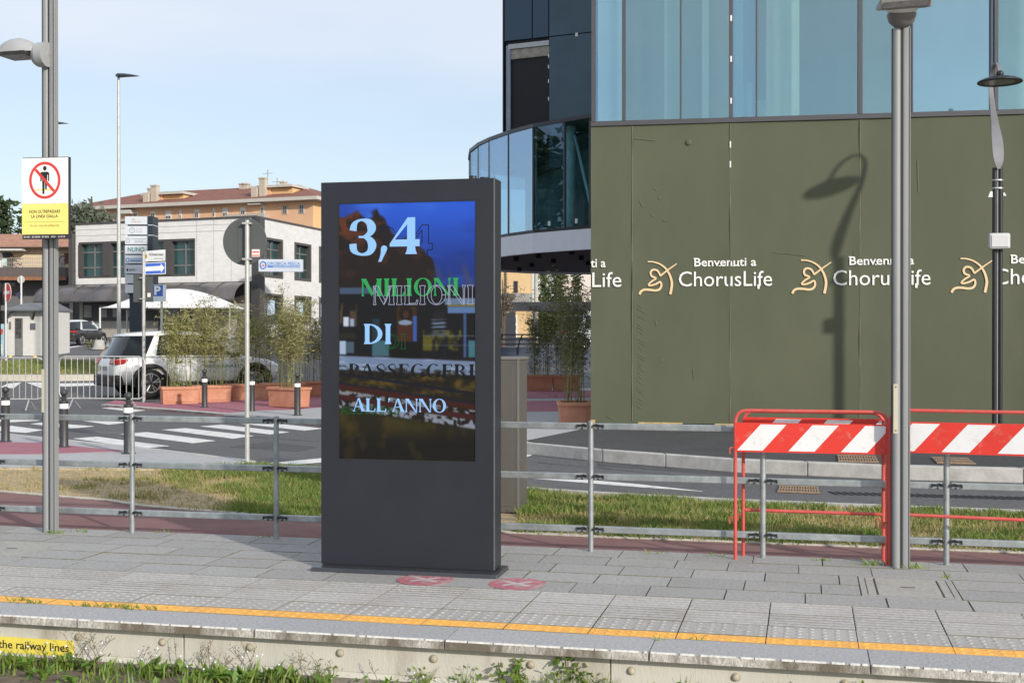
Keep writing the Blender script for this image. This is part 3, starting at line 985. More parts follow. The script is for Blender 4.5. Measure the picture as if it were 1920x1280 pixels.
# the picture on the screen: one grid of emitting points
NX, NY = 150, 270
S_, T_ = np.meshgrid(np.linspace(0, 1, NX), np.linspace(0, 1, NY))
def npnoise(x, y, seed):
    def h(i, j):
        v = np.sin(i * 127.1 + j * 311.7 + seed * 17.3) * 43758.5453
        return v - np.floor(v)
    i, j = np.floor(x), np.floor(y); fx, fy = x - i, y - j
    fx = fx * fx * (3 - 2 * fx); fy = fy * fy * (3 - 2 * fy)
    return (h(i, j) * (1 - fx) + h(i + 1, j) * fx) * (1 - fy) + (h(i, j + 1) * (1 - fx) + h(i + 1, j + 1) * fx) * fy
def fbm(x, y, seed, o=4):
    r = 0; a = 0.5
    for k in range(o):
        r = r + a * npnoise(x * 2 ** k, y * 2 ** k, seed + k); a *= 0.5
    return r / (1 - 0.5 ** o)
img = np.zeros((NY, NX, 3))
def put(mask, col, a=1.0):
    m = (np.clip(mask, 0, 1) * a)[..., None]
    img[:] = img * (1 - m) + np.array(col, float) * m
def sm(x, a, b_):
    t = np.clip((x - a) / (b_ - a), 0, 1); return t * t * (3 - 2 * t)
def rect(s0, s1, t0, t1, f=0.006):
    return sm(S_, s0 - f, s0 + f) * (1 - sm(S_, s1 - f, s1 + f)) * sm(T_, t0 - f * .6, t0 + f * .6) * (1 - sm(T_, t1 - f * .6, t1 + f * .6))
def ell(cx, cy, rx, ry, f=0.15):
    d = np.sqrt(((S_ - cx) / rx) ** 2 + ((T_ - cy) / ry) ** 2); return 1 - sm(d, 1 - f, 1 + f)
put(np.ones_like(S_), (40, 92, 214))
put(sm(T_, 0.0, 0.30), (22, 50, 132))
cl = fbm(S_ * 2.2, T_ * 12, 3)
put(sm(cl, 0.48, 0.75) * (1 - sm(T_, 0.28, 0.36)), (66, 118, 228), 0.55)
put(sm(fbm(S_ * 1.6 + 4, T_ * 9, 19), 0.45, 0.7) * (1 - sm(T_, 0.26, 0.34)), (24, 52, 138), 0.6)
put(sm(T_, 0.24, 0.33), (38, 60, 120), 0.6)
nz_ = fbm(S_ * 9, T_ * 16, 5) - 0.5
edge_ = np.interp(S_[0], [0, .05, .13, .2, .28, .36, .42, .5, .58, .66, .70, .74], [.075, .06, .035, .05, .04, .09, .13, .15, .155, .19, .23, .40])[None, :]
tree = sm(T_ + nz_ * 0.07, edge_ - 0.008, edge_ + 0.012)
put(tree, (30, 22, 24))
lit = sm(fbm(S_ * 14, T_ * 26, 9), 0.42, 0.66) * tree * (1 - sm(T_ + S_ * 0.12, 0.07, 0.26))
put(lit, (122, 58, 28), 0.85)
put(tree * sm(fbm(S_ * 12, T_ * 22, 13), 0.5, 0.8) * (1 - sm(T_, 0.2, 0.36)), (85, 45, 28), 0.6)
branches = sm(fbm((S_ - T_ * 0.6) * 26, (T_ + S_) * 5, 21), 0.5, 0.7) * sm(S_, 0.66, 0.74) * sm(T_, 0.20, 0.28) * (1 - sm(T_, 0.33, 0.37))
put(branches, (70, 70, 100), 0.6)
put(sm(T_, 0.315, 0.345) * (1 - sm(T_, 0.60, 0.605)), (14, 16, 22))
put(rect(0, 0.30, 0.328, 0.353), (66, 84, 112))
put(rect(0.78, 1.0, 0.372, 0.398), (100, 122, 150)); put(rect(0.80, 1.0, 0.397, 0.405), (120, 112, 50)); put(rect(0.80, 1.0, 0.405, 0.43), (86, 118, 165))
put(rect(0.915, 0.935, 0.43, 0.60), (60, 85, 130)); put(rect(0.78, 0.785, 0.42, 0.44), (20, 25, 35))
put(rect(0.0, 0.13, 0.39, 0.48) * sm(fbm(S_ * 30, T_ * 20, 2), 0.45, 0.6), (90, 70, 50), 0.8)
put(rect(0.03, 0.07, 0.443, 0.48), (200, 210, 225)); put(rect(0.08, 0.11, 0.45, 0.48), (150, 170, 200))
put(rect(0.0, 0.12, 0.505, 0.53), (34, 34, 24))
put(rect(0.43, 0.575, 0.402, 0.54, 0.012), (58, 38, 15)); put(rect(0.548, 0.575, 0.44, 0.54), (52, 90, 165))
put(ell(0.495, 0.43, 0.05, 0.033), (26, 15, 14)); put(ell(0.495, 0.435, 0.024, 0.015), (62, 38, 32))
put(ell(0.49, 0.466, 0.05, 0.010), (130, 145, 170)); put(rect(0.435, 0.54, 0.475, 0.54) * sm(fbm(S_ * 30, T_ * 40, 8), .3, .5), (70, 32, 26))
put(rect(0.395, 0.605, 0.54, 0.605), (8, 9, 13))
put(rect(0.62, 0.9, 0.495, 0.575) * sm(fbm(S_ * 14, T_ * 24, 31), 0.35, 0.65), (88, 84, 24))
put(rect(0.685, 0.785, 0.452, 0.50, 0.02) * sm(np.sin(T_ * 420 + S_ * 8) * 0.5 + 0.5 + (fbm(S_ * 9, T_ * 40, 91) - 0.5), 0.1, 1.0), (128, 148, 180), 0.75); put(rect(0.68, 0.8, 0.505, 0.515, 0.012), (95, 112, 140), 0.6); put(rect(0.70, 0.78, 0.42, 0.455, 0.02), (34, 30, 38), 0.7)
put(rect(0.69, 0.71, 0.53, 0.61, 0.01), (16, 18, 26)); put(rect(0.77, 0.79, 0.53, 0.61, 0.01), (20, 24, 32))
put(rect(0.0, 0.05, 0.537, 0.59), (165, 185, 210)); put(rect(0.05, 0.11, 0.54, 0.585), (70, 90, 105))
put(rect(0.245, 0.37, 0.535, 0.597), (62, 100, 112)); put(rect(0.245, 0.3, 0.45, 0.53), (30, 50, 62))
put(rect(0.95, 1, 0.535, 0.60), (60, 110, 125))
put(rect(0.62, 1, 0.516, 0.519), (120, 130, 140), 0.7); put(rect(0.62, 1, 0.552, 0.555), (110, 120, 130), 0.6)
pt = 0.595 + S_ * 0.02
put(sm(T_, pt - 0.004, pt + 0.004) * (1 - sm(T_, pt + 0.05, pt + 0.06)), (112, 130, 160))
put(sm(T_, pt - 0.004, pt + 0.004) * (1 - sm(T_, pt + 0.05, pt + 0.06)) * sm(fbm(S_ * 6, T_ * 50, 77), 0.45, 0.7), (150, 168, 198), 0.8)
put(sm(T_, pt + 0.052, pt + 0.06), (26, 22, 16))
put(sm(T_, pt + 0.036, pt + 0.04) * (1 - sm(T_, pt + 0.06, pt + 0.065)) * sm(fbm(S_ * 26, T_ * 60, 41), 0.42, 0.6), (40, 36, 28), 0.8)
gn = fbm(S_ * 16, T_ * 40, 51)
put(sm(T_, pt + 0.06, pt + 0.07) * (1 - sm(T_, 0.735, 0.76)) * sm(gn, 0.3, 0.8), (86, 70, 20))
rail = T_ - S_ * 0.075
put((1 - sm(np.abs(rail - 0.665), 0.004, 0.008)), (14, 18, 34))
put((1 - sm(np.abs(rail - 0.715), 0.010, 0.016)), (58, 22, 18)); put(1 - sm(np.abs(rail - 0.703), 0.002, 0.005), (18, 20, 38))
grv = sm(fbm(S_ * 34, T_ * 60, 61), 0.40, 0.6)
put((1 - sm(np.abs(rail - 0.738), 0.006, 0.012)) * grv, (128, 130, 140))
put((1 - sm(np.abs(rail - 0.757), 0.007, 0.012)), (60, 22, 20))
put((1 - sm(np.abs(rail - 0.785), 0.012, 0.022)) * grv, (135, 140, 155))
low = sm(rail, 0.795, 0.815)
put(low, (30, 28, 11)); put(low * sm(fbm(S_ * 5, T_ * 9, 71), 0.45, 0.75), (56, 50, 16)); put(low * sm(T_, 0.86, 0.94), (14, 13, 11), 0.93)
put(low * sm(fbm(S_ * 12, T_ * 16, 81), 0.62, 0.8), (90, 66, 16), 0.3)
rgb = img / 255.0
rgb = np.where(rgb <= 0.04045, rgb / 12.92, ((rgb + 0.055) / 1.055) ** 2.4)
sv = [(sx0 + q + (sx1 - sx0 - 2 * q) * i / (NX - 1), 0.010, sz1 - q - (sz1 - sz0 - 2 * q) * j / (NY - 1)) for j in range(NY) for i in range(NX)]
sf = [(j * NX + i, (j + 1) * NX + i, (j + 1) * NX + i + 1, j * NX + i + 1) for j in range(NY - 1) for i in range(NX - 1)]
me = bpy.data.meshes.new('screen'); me.from_pydata(sv, [], sf)
ca = me.color_attributes.new('picture', 'FLOAT_COLOR', 'POINT')
ca.data.foreach_set('color', np.concatenate([rgb.reshape(-1, 3), np.ones((NX * NY, 1))], 1).astype(np.float32).ravel())
me.materials.append(emitter('screen_light', (1, 1, 1), 0.88, 'picture'))
SC = bpy.data.objects.new('screen', me); COL.objects.link(SC); SC.parent = K

# letters shown on the screen: a serif alphabet of brush strokes
def kx(x): return sx0 + (x - 634.0) / 257.5 * (sx1 - sx0)
def kz(y): return sz1 - (y - 378.5) / 485.5 * (sz1 - sz0)
def bowl(cx, cy, rx, ry, w, h, a0, a1, n=18):
    o_, i_ = [], []
    for k in range(n + 1):
        t = R(a0 + (a1 - a0) * k / n)
        o_.append((cx + rx * math.cos(t), cy + ry * math.sin(t)))
        i_.append((cx + (rx - w) * math.cos(t), cy + (ry - h) * math.sin(t)))
    return ('strip', o_, i_)
def stem(x, w, y0=0, y1=1, s=0.06, top=True, bot=True):
    p = []
    p += [(x - s, y0), (x + w + s, y0), (x + w + 0.01, y0 + 0.14)] if bot else [(x, y0), (x + w, y0)]
    p += [(x + w + 0.01, y1 - 0.14), (x + w + s, y1), (x - s, y1), (x - 0.01, y1 - 0.14)] if top else [(x + w, y1), (x, y1)]
    if bot: p += [(x - 0.01, y0 + 0.14)]
    return ('poly', p)
def strokep(pts, ws):
    L_, R_ = vstroke(pts, ws)
    return ('strip', L_, R_)
def GL(c):
    if c == 'I': return [stem(0.08, 0.18)], 0.36
    if c == 'L': return [stem(0.08, 0.18), ('poly', [(0.26, 0.0), (0.68, 0), (0.72, 0.24), (0.66, 0.24), (0.60, 0.06), (0.26, 0.06)])], 0.74
    if c == 'M': return [stem(0.07, 0.05, s=0.05), ('poly', [(0.03, 1), (0.27, 1), (0.66, 0.16), (0.56, 0.0)]), ('poly', [(0.56, 0), (0.66, 0.16), (0.95, 1), (0.89, 1)]), stem(0.86, 0.19)], 1.14
    if c == 'N': return [stem(0.07, 0.05, s=0.05), ('poly', [(0.03, 1), (0.27, 1), (0.84, 0.0), (0.74, 0.0)]), stem(0.80, 0.05, s=0.06, bot=False)], 0.94
    if c == 'O': return [bowl(0.48, 0.5, 0.46, 0.52, 0.19, 0.05, 0, 360, 36)], 0.98
    if c == 'D': return [stem(0.08, 0.18), bowl(0.22, 0.5, 0.62, 0.5, 0.20, 0.055, -90, 90, 22)], 0.88
    if c == 'P': return [stem(0.08, 0.18), bowl(0.24, 0.73, 0.40, 0.27, 0.17, 0.05, -90, 90)], 0.66
    if c == 'R': return [stem(0.08, 0.18), bowl(0.24, 0.73, 0.40, 0.27, 0.17, 0.05, -90, 90), ('poly', [(0.34, 0.48), (0.52, 0.48), (0.86, 0.0), (0.64, 0.0)])], 0.84
    if c == 'E': return [stem(0.08, 0.18), ('poly', [(0.26, 0), (0.62, 0), (0.66, 0.22), (0.60, 0.22), (0.55, 0.055), (0.26, 0.055)]), ('poly', [(0.26, 1), (0.60, 1), (0.63, 0.79), (0.58, 0.79), (0.53, 0.945), (0.26, 0.945)]), ('poly', [(0.26, 0.49), (0.48, 0.49), (0.50, 0.40), (0.54, 0.40), (0.54, 0.65), (0.50, 0.65), (0.48, 0.545), (0.26, 0.545)])], 0.70
    if c == 'A': return [('poly', [(0.40, 1), (0.47, 1), (0.15, 0.05), (0.09, 0.05)]), ('poly', [(0.40, 1), (0.53, 1), (0.90, 0.0), (0.66, 0.0)]), ('poly', [(0.0, 0), (0.25, 0), (0.16, 0.07), (0.08, 0.07)]), ('poly', [(0.22, 0.33), (0.62, 0.33), (0.60, 0.385), (0.24, 0.385)])], 0.92
    if c == 'S': return [strokep(spline([(0.54, 0.76), (0.46, 0.93), (0.30, 0.97), (0.13, 0.84), (0.16, 0.66), (0.34, 0.53), (0.51, 0.38), (0.53, 0.17), (0.34, 0.03), (0.15, 0.07), (0.07, 0.26)], 4), [0.05] * 6 + [0.07] * 6 + [0.12] * 5 + [0.19] * 7 + [0.13] * 6 + [0.06] * 11)], 0.66
    if c == 'G': return [bowl(0.46, 0.5, 0.44, 0.52, 0.19, 0.05, 48, 325, 30), stem(0.66, 0.17, 0.05, 0.45, 0.05, True, False)], 0.90
    if c == "'": return [('poly', [(0.08, 1.02), (0.24, 1.02), (0.22, 0.9), (0.10, 0.70), (0.07, 0.72), (0.10, 0.86)])], 0.28
    return [], 0.3
def word(w, x0, x1, y0, y1, mat, name, outline=0.0, yy=0.006):
    """Fit a word into a pixel box of the screen (y0 top, y1 baseline)."""
    pieces = []; x = 0.0
    for c in w:
        g_, adv = GL(c)
        for p in g_:
            pieces.append((p, x))
        x += adv + 0.035
    sc = (kx(x1) - kx(x0)) / x
    hz = kz(y0) - kz(y1)
    mb = MB(); k = 0
    def T(pt, dx, off): return (kx(x0) + (pt[0] + dx) * sc, yy - off, kz(y1) + pt[1] * hz)
    for p, dx in pieces:
        k += 1; off = k * 0.00004
        if p[0] == 'poly':
            pts = [T(q_, dx, off) for q_ in p[1]]
            if not outline: mb.poly(pts)
            loops = [pts]
        else:
            L_, R_ = [T(q_, dx, off) for q_ in p[1]], [T(q_, dx, off) for q_ in p[2]]
            if not outline: mb.add(L_ + R_, [(i, i + 1, len(L_) + i + 1, len(L_) + i) for i in range(len(L_) - 1)])
            loops = [L_ + R_[::-1]]
        if outline:
            for lp in loops:
                n = len(lp)
                for i in range(n):
                    a, c = Vector(lp[i]), Vector(lp[(i + 1) % n]); d = c - a
                    if d.length < 1e-5: continue
                    d.normalize(); nn = Vector((-d.z, 0, d.x)) * outline / 2
                    o2 = Vector((0, -0.000004 * i, 0))
                    mb.poly([a + nn + o2, a - nn + o2, c - nn + o2, c + nn + o2])
    o = mb.build(name, mat, SC)
    return o
pale = emitter('screen_pale', lin((150, 200, 252)), 1.0)
green = emitter('screen_green', lin((42, 158, 84)), 1.0)
white_l = emitter('screen_white', lin((165, 172, 196)), 0.9)
darkg = emitter('screen_dark_green', lin((16, 78, 34)), 1.0)
ink = emitter('screen_ink', lin((14, 16, 22)), 1.0)
# the big figures, drawn from stroke outlines
def cz(x, y): return (kx(640 + x / 7.11), kz(380 + y / 7.11))
fig = MB()
four = [[(890, 200), (990, 200), (990, 300), (890, 282)], [(890, 200), (890, 282), (720, 492), (652, 548)], [(652, 548), (720, 492), (1048, 492), (1048, 585), (652, 585)], [(885, 260), (990, 300), (990, 500), (882, 500)], [(886, 580), (988, 580), (996, 640), (1015, 688), (858, 688), (878, 640)]]
for k, pts in enumerate(four):
    fig.poly([(cz(*p)[0], 0.006 - k * 0.00004, cz(*p)[1]) for p in pts])
st3 = spline([(160, 365, 95), (175, 290, 80), (220, 238, 40), (290, 222, 34), (375, 255, 90), (410, 330, 118), (385, 400, 80), (310, 446, 34), (236, 448, 28)], 5)
st4 = spline([(300, 447, 30), (375, 480, 80), (418, 560, 112), (385, 650, 80), (300, 684, 36), (225, 670, 44), (170, 620, 90), (158, 540, 95)], 5)
for k, s_ in enumerate((st3, st4)):
    L_, R_ = vstroke([(p[0], p[1]) for p in s_], [p[2] for p in s_])
    q_ = [(cz(*p)[0], 0.0058 - k * 0.00008, cz(*p)[1]) for p in L_ + R_]; n = len(L_)
    fig.add(q_, [(i, i + 1, n + i + 1, n + i) for i in range(n - 1)])
cm = [(536, 600), (550, 576), (578, 568), (608, 578), (620, 605), (606, 650), (570, 720), (540, 785), (498, 785), (520, 730), (532, 670)]
fig.poly([(cz(*p)[0], 0.0055, cz(*p)[1]) for p in cm])
fig.build('numerals', pale, SC)
gh = MB()
g4 = [(1165, 305), (1165, 552), (1215, 552), (1215, 634), (1150, 634), (1150, 690)], [(1165, 305), (1080, 305), (985, 440)], [(1078, 555), (1078, 370), (1000, 470)]
def oline(mb, pts, w, yy):
    for i in range(len(pts) - 1):
        a = Vector((cz(*pts[i])[0], yy - i * 0.000004, cz(*pts[i])[1])); c = Vector((cz(*pts[i + 1])[0], yy - i * 0.000004, cz(*pts[i + 1])[1]))
        d = (c - a).normalized(); nn = Vector((-d.z, 0, d.x)) * w / 2
        mb.poly([a + nn, a - nn, c - nn, c + nn])
for pts in g4: oline(gh, pts, 0.0065, 0.0078)
oline(gh, spline([(500, 390), (520, 330), (600, 312), (680, 340), (725, 400)], 5), 0.0065, 0.0078)
oline(gh, spline([(515, 400), (560, 345), (620, 370), (630, 440), (580, 500)], 5), 0.0065, 0.0077)
gh.build('numeral_outline', emitter('screen_night', lin((14, 22, 52)), 1.0), SC)
word('MILIONI', 677.5, 862, 522, 555, green, 'lettering')
word('MILIONI', 700, 889, 536, 571, white_l, 'lettering_outline', 0.0042, 0.0052)
word('DI', 682, 738, 607, 645, pale, 'lettering')
word('DI', 723, 764, 626, 654, darkg, 'lettering_outline', 0.0045, 0.0068)
word('PASSEGGERI', 654, 890, 682, 708, ink, 'lettering')
word("ALL'ANNO", 661, 838, 747, 772, pale, 'lettering')
word("ALL'ANNO", 638, 752, 763, 777, darkg, 'lettering_outline', 0.004, 0.0072)

# ================================================================== fence
galv = M('galvanised', (0.37, 0.40, 0.41), 0.5, 0.55, var=0.25, scale=14, dirt=(0.24, 0.27, 0.28), dscale=5, damt=0.6, dlo=0.42, dhi=0.6)
FV = 9.22
fn = thing('fence', 'galvanised steel tube fence with three rails along the back of the platform', 'fence', UV(-5.33, FV, 0), -TH)
posts = [-5.33 + 1.2585 * i for i in range(-3, 11)]
for i, u in enumerate(posts):
    x = u + 5.33
    p = MB(); p.cyl((x, 0, -0.02), (x, 0, 0.965), 0.0205, n=14)
    p.sphere((x, 0, 0.962), 0.0205, 14, 6, (1, 1, 0.45))
    p.build('post', galv, fn, smooth=40)
for zc in (0.93, 0.555, 0.165):
    for i in range(len(posts) - 1):
        a, c = posts[i] + 5.33, posts[i + 1] + 5.33
        r = MB(); r.box(a + 0.03, c - 0.03, -0.021, 0.021, zc - 0.024, zc + 0.024)
        r.build('rail', galv, fn, bevel=0.006)
clampm = M('clamp_steel', (0.045, 0.047, 0.05), 0.5, 0.4)
for i, u in enumerate(posts):
    x = u + 5.33
    for zc in (0.93, 0.555, 0.165):
        c = MB()
        for s in (-1, 1):
            path = [(x + s * 0.02, -0.031, zc - 0.005), (x + s * 0.03, -0.033, zc + 0.012), (x + s * 0.05, -0.033, zc + 0.016), (x + s * 0.075, -0.033, zc + 0.008), (x + s * 0.098, -0.031, zc + 0.012), (x + s * 0.10, -0.031, zc - 0.012)]
            c.tube(path, 0.0055, 6)
            c.cyl((x + s * 0.06, -0.024, zc - 0.014), (x + s * 0.06, -0.034, zc - 0.014), 0.007, n=8)
            c.box(x + min(s * 0.02, s * 0.10), x + max(s * 0.02, s * 0.10), -0.0275, -0.0225, zc - 0.003, zc + 0.012)
        c.build('clamp', clampm, fn)

# ================================================================== the two silver masts
alu = M('mast_alu', (0.27, 0.277, 0.283), 0.55, 0.1, var=0.1, scale=3, dirt=(0.19, 0.197, 0.20), dscale=2, damt=0.4, stretch=(1, 1, 0.3))
seam = M('mast_seam', (0.035, 0.037, 0.04), 0.7)
lampgrey = M('lamp_grey', (0.36, 0.37, 0.37), 0.5, 0.2, var=0.08)
lampdark = M('lamp_lens', (0.10, 0.10, 0.10), 0.25, var=0.3, scale=25)
def mast(label, px, py, z1, wt, rot):
    p = P(px, py)
    t = thing('lamp_mast', label, 'lamp mast', (p.x, p.y, 0), rot, 'silver masts on the platform')
    r = wt / 4
    b = MB(); b.cyl((-r * 0.95, 0, 0), (-r * 0.95, 0, z1), r * 0.97, n=28)
    b.build('pole_tube', alu, t, smooth=30)
    ang_ = [R(a) for a in range(0, 360, 12)]
    b = MB(); b.slab([(r * 1.02 + r * 0.80 * math.copysign(abs(math.cos(a)) ** 0.45, math.cos(a)), r * 0.92 * math.copysign(abs(math.sin(a)) ** 0.45, math.sin(a))) for a in ang_], 0, z1)
    b.build('pole_profile', alu, t, smooth=30)
    b = MB(); b.box(-r * 0.35, r * 0.40, -r * 0.62, r * 0.62, 0, z1)
    b.build('web', seam, t)
    b = MB(); b.box(-r * 2.02, -r * 1.80, -r * 0.45, r * 0.5, 0.0, z1); b.build('dark_edge', seam, t)  # dark strip down the left edge of the mast
    b = MB(); b.box(r * 1.55, r * 1.70, -r * 0.96, -r * 0.80, 0.0, z1); b.build('groove', seam, t)
    b = MB(); b.box(r * 1.83, r * 1.95, -r * 0.55, r * 0.55, 0.0, z1); b.build('cable_channel', alu, t)
    return t
ma = mast('silver twin tube mast at the left, carrying a sign and a lamp', 94.5, 998, 5.2, 0.132, -TH - 0.05)
hb = MB(); hb.box(-0.060, -0.036, -0.0335, -0.029, 0.98, 1.33); hb.build('hatch', M('hatch_cream', (0.5, 0.47, 0.36), 0.6), ma)
mb_ = mast('silver twin tube mast at the right, beside the red and white barriers', 1689, 1064, 3.72, 0.125, -TH + 0.06)
hb = MB(); hb.box(-0.052, -0.022, -0.0325, -0.029, 0.93, 1.27); hb.build('hatch', M('hatch_cream', (0.5, 0.47, 0.36), 0.6), mb_)
hb = MB()
for z in (0.95, 1.25): hb.cyl((-0.037, -0.033, z), (-0.037, -0.0345, z), 0.005, n=8)
hb.build('screw', seam, mb_)
# left lamp: round mount on the pole, curved head reaching out to the left
zl = H + (HY - 100) / F * 10.1
m = MB(); m.cyl((-0.05, -0.055, zl), (0.02, -0.055, zl), 0.10, 0.10, 24); m.sphere((-0.05, -0.055, zl), 0.099, 20, 10, (0.75, 0.9, 1)); m.build('lamp_mount', lampgrey, ma, smooth=50)
hd = MB()
secs = []
for k in range(7):
    f = k / 6
    x = -0.06 - 0.33 * f; wd = 0.06 + 0.07 * math.sin(f * 2.3); hh = (0.05 + 0.08 * math.sin(f * math.pi * 0.9)) * (1.0 if f < 0.99 else 0.25)
    ring = [(x, -0.07 + wd * math.cos(R(a)), zl + 0.02 - 0.01 * f + hh * max(0, math.sin(R(a)))) for a in range(0, 181, 20)]
    secs.append(ring)
vs = [p for r_ in secs for p in r_]; n = len(secs[0])
hd.add(vs, [(i * n + j, i * n + j + 1, (i + 1) * n + j + 1, (i + 1) * n + j) for i in range(6) for j in range(n - 1)] + [tuple(range(6 * n, 7 * n)), tuple(range(n - 1, -1, -1))] + [(i * n, (i + 1) * n, (i + 1) * n + n - 1, i * n + n - 1) for i in range(6)])
hd.build('lamp_head', lampgrey, ma, smooth=35)
l_ = MB(); l_.frustum((-0.36, -0.13, -0.17, 0.03), (-0.39, -0.10, -0.20, 0.06), zl - 0.012, zl + 0.012); l_.build('lamp_lens', lampdark, ma)
# right lamp: bowl on the pole, flat head facing the tracks
zl = H + (HY - 55) / F * 8.65
m = MB(); m.lathe([(0.005, 0), (0.05, 0.012), (0.085, 0.045), (0.098, 0.085), (0.098, 0.10)], 24, (0, -0.02, zl)); m.build('lamp_mount', M('lamp_dark_grey', (0.17, 0.17, 0.165), 0.5, 0.2, var=0.08), mb_, smooth=50)
h_ = MB(); h_.add([(-0.158, -0.20, zl + 0.085), (0.172, -0.20, zl + 0.098), (-0.158, 0.10, zl + 0.160), (0.172, 0.10, zl + 0.166), (-0.165, -0.215, zl + 0.165), (0.182, -0.215, zl + 0.182), (-0.158, 0.10, zl + 0.190), (0.172, 0.10, zl + 0.198)], [(0, 2, 3, 1), (4, 5, 7, 6), (0, 1, 5, 4), (1, 3, 7, 5), (3, 2, 6, 7), (2, 0, 4, 6)]); h_.build('lamp_head', M('lamp_taupe', (0.22, 0.215, 0.205), 0.5, 0.2, var=0.08), mb_, bevel=0.01)
h_ = MB(); h_.add([(-0.145, -0.212, zl + 0.094), (0.16, -0.212, zl + 0.106), (0.165, -0.222, zl + 0.146), (-0.148, -0.222, zl + 0.132)], [(0, 1, 2, 3)]); h_.build('lamp_lens', lampdark, mb_)
h_ = MB(); h_.sphere((0.0, -0.06, zl + 0.165), 0.12, 20, 10, (1.0, 1.1, 0.75)); h_.build('lamp_dome', M('dome_white', (0.78, 0.78, 0.78), 0.5), mb_, smooth=50)

# sign on the left mast
sp = Q(85, 370, 10.06)
sg = thing('safety_sign', 'white and yellow sign with a red crossed out pedestrian on the left mast', 'sign', (sp.x, sp.y, sp.z), -R(9))
sc_ = 10.06 / F
def sxy(x, y): return ((x - 84.5) * sc_, (370 - y) * sc_)
x0, x1 = -46.5 * sc_, 46.5 * sc_
signdark = M('sign_dark', (0.03, 0.03, 0.034), 0.5)
b = MB(); b.box(x0 - 0.0, x1 + 0.006, 0.0, 0.035, sxy(0, 448)[1], sxy(0, 295)[1]); b.build('backing', signdark, sg, bevel=0.004)
white = M('sign_white', (0.80, 0.80, 0.80), 0.5, var=0.03)
b = MB(); b.box(x0, x1, -0.003, 0.0, sxy(0, 382)[1], sxy(0, 296.5)[1]); b.build('white_panel', white, sg)
b = MB(); b.box(x0, x1, -0.003, 0.0, sxy(0, 439.5)[1], sxy(0, 382.3)[1]); b.build('yellow_panel', M('sign_yellow', (0.82, 0.71, 0.20), 0.5, var=0.03), sg)
red = M('sign_red', (0.62, 0.045, 0.04), 0.5, var=0.04)
cx, cz_ = sxy(84.5, 338.3)
ro, ri = 31.5 * sc_, 26.5 * sc_
ln = MB(); ln.box(cx - ri * 0.72, cx + ri * 0.72, -0.0036, -0.003, sxy(0, 357.5)[1], sxy(0, 355)[1]); ln.build('pictogram_line', M('sign_line', (0.78, 0.66, 0.16), 0.5), sg)
mn = MB()
def pz(x, y): return (cx + (x - 84.5) * sc_, cz_ - (y - 338.3) * sc_)
mn.prism([pz(84.5 + 3.6 * math.cos(6.2832 * k / 18), 316 + 4.3 * math.sin(6.2832 * k / 18)) for k in range(18)], -0.0046, -0.003)
for pts in ([(78, 322.5), (91, 322.5), (93.3, 325), (93.3, 340), (91, 340), (91, 328), (89.5, 328), (88.2, 355.5), (85.2, 355.5), (85, 341), (84, 341), (83.4, 364), (79.8, 364), (79, 328), (78, 328), (78, 340), (75.5, 340), (75.5, 325)],):
    mn.prism([pz(*p) for p in pts], -0.0045, -0.003)
mn.build('pictogram_figure', black, sg)
rg = MB(); n = 48
vs, fs = [], []
for k in range(n):
    t = 6.28318 * k / n
    vs += [(cx + ro * math.cos(t), -0.0052, cz_ + ro * 1.1 * math.sin(t)), (cx + ri * math.cos(t), -0.0052, cz_ + (ri + 0.1 * ro) * math.sin(t))]
fs = [(2 * k, 2 * k + 1, (2 * k + 3) % (2 * n), (2 * k + 2) % (2 * n)) for k in range(n)]
rg.add(vs, fs); d = Vector((1, -1.1)).normalized() * ri * 1.04; nn = Vector((d.y, -d.x)).normalized() * 2.6 * sc_
rg.poly([(cx - d.x + nn.x, -0.0056, cz_ - d.y + nn.y), (cx - d.x - nn.x, -0.0056, cz_ - d.y - nn.y), (cx + d.x - nn.x, -0.0056, cz_ + d.y - nn.y), (cx + d.x + nn.x, -0.0056, cz_ + d.y + nn.y)])
rg.build('prohibition_ring', red, sg)
a = sxy(53, 399.3); c = sxy(115.5, 394)
text('NON OLTREPASSARE', black, sg, sxy(53, 0)[0], sxy(115.5, 0)[0], sxy(0, 399.6)[1], sxy(0, 393.7)[1], -0.004, bold=0.012)
text('LA LINEA GIALLA', black, sg, sxy(57, 0)[0], sxy(110.5, 0)[0], sxy(0, 408.4)[1], sxy(0, 402.6)[1], -0.004, bold=0.012)
text('Do not cross the yellow line', M('ink_olive', (0.20, 0.165, 0.04), 0.6), sg, sxy(54.5, 0)[0], sxy(113, 0)[0], sxy(0, 426.3)[1], sxy(0, 420.5)[1], -0.004)
b = MB(); b.box(sxy(45, 0)[0], sxy(123, 0)[0], -0.0036, -0.003, sxy(0, 416.4)[1], sxy(0, 415.9)[1]); b.build('rule', M('ink_olive', (0.2, 0.165, 0.04), 0.6), sg)
b = MB()
for a0, a1 in ((41.5, 54), (58, 74.5), (78, 91.5), (97, 106), (111, 125)):
    x = a0
    while x < a1:
        b.box(sxy(x, 0)[0], sxy(min(x + random.uniform(1.2, 2.2), a1), 0)[0], -0.0012, 0.0, sxy(0, 445.5)[1], sxy(0, 442.5)[1]); x += 2.9
b.build('small_print', M('print_grey', (0.45, 0.45, 0.45), 0.6), sg)

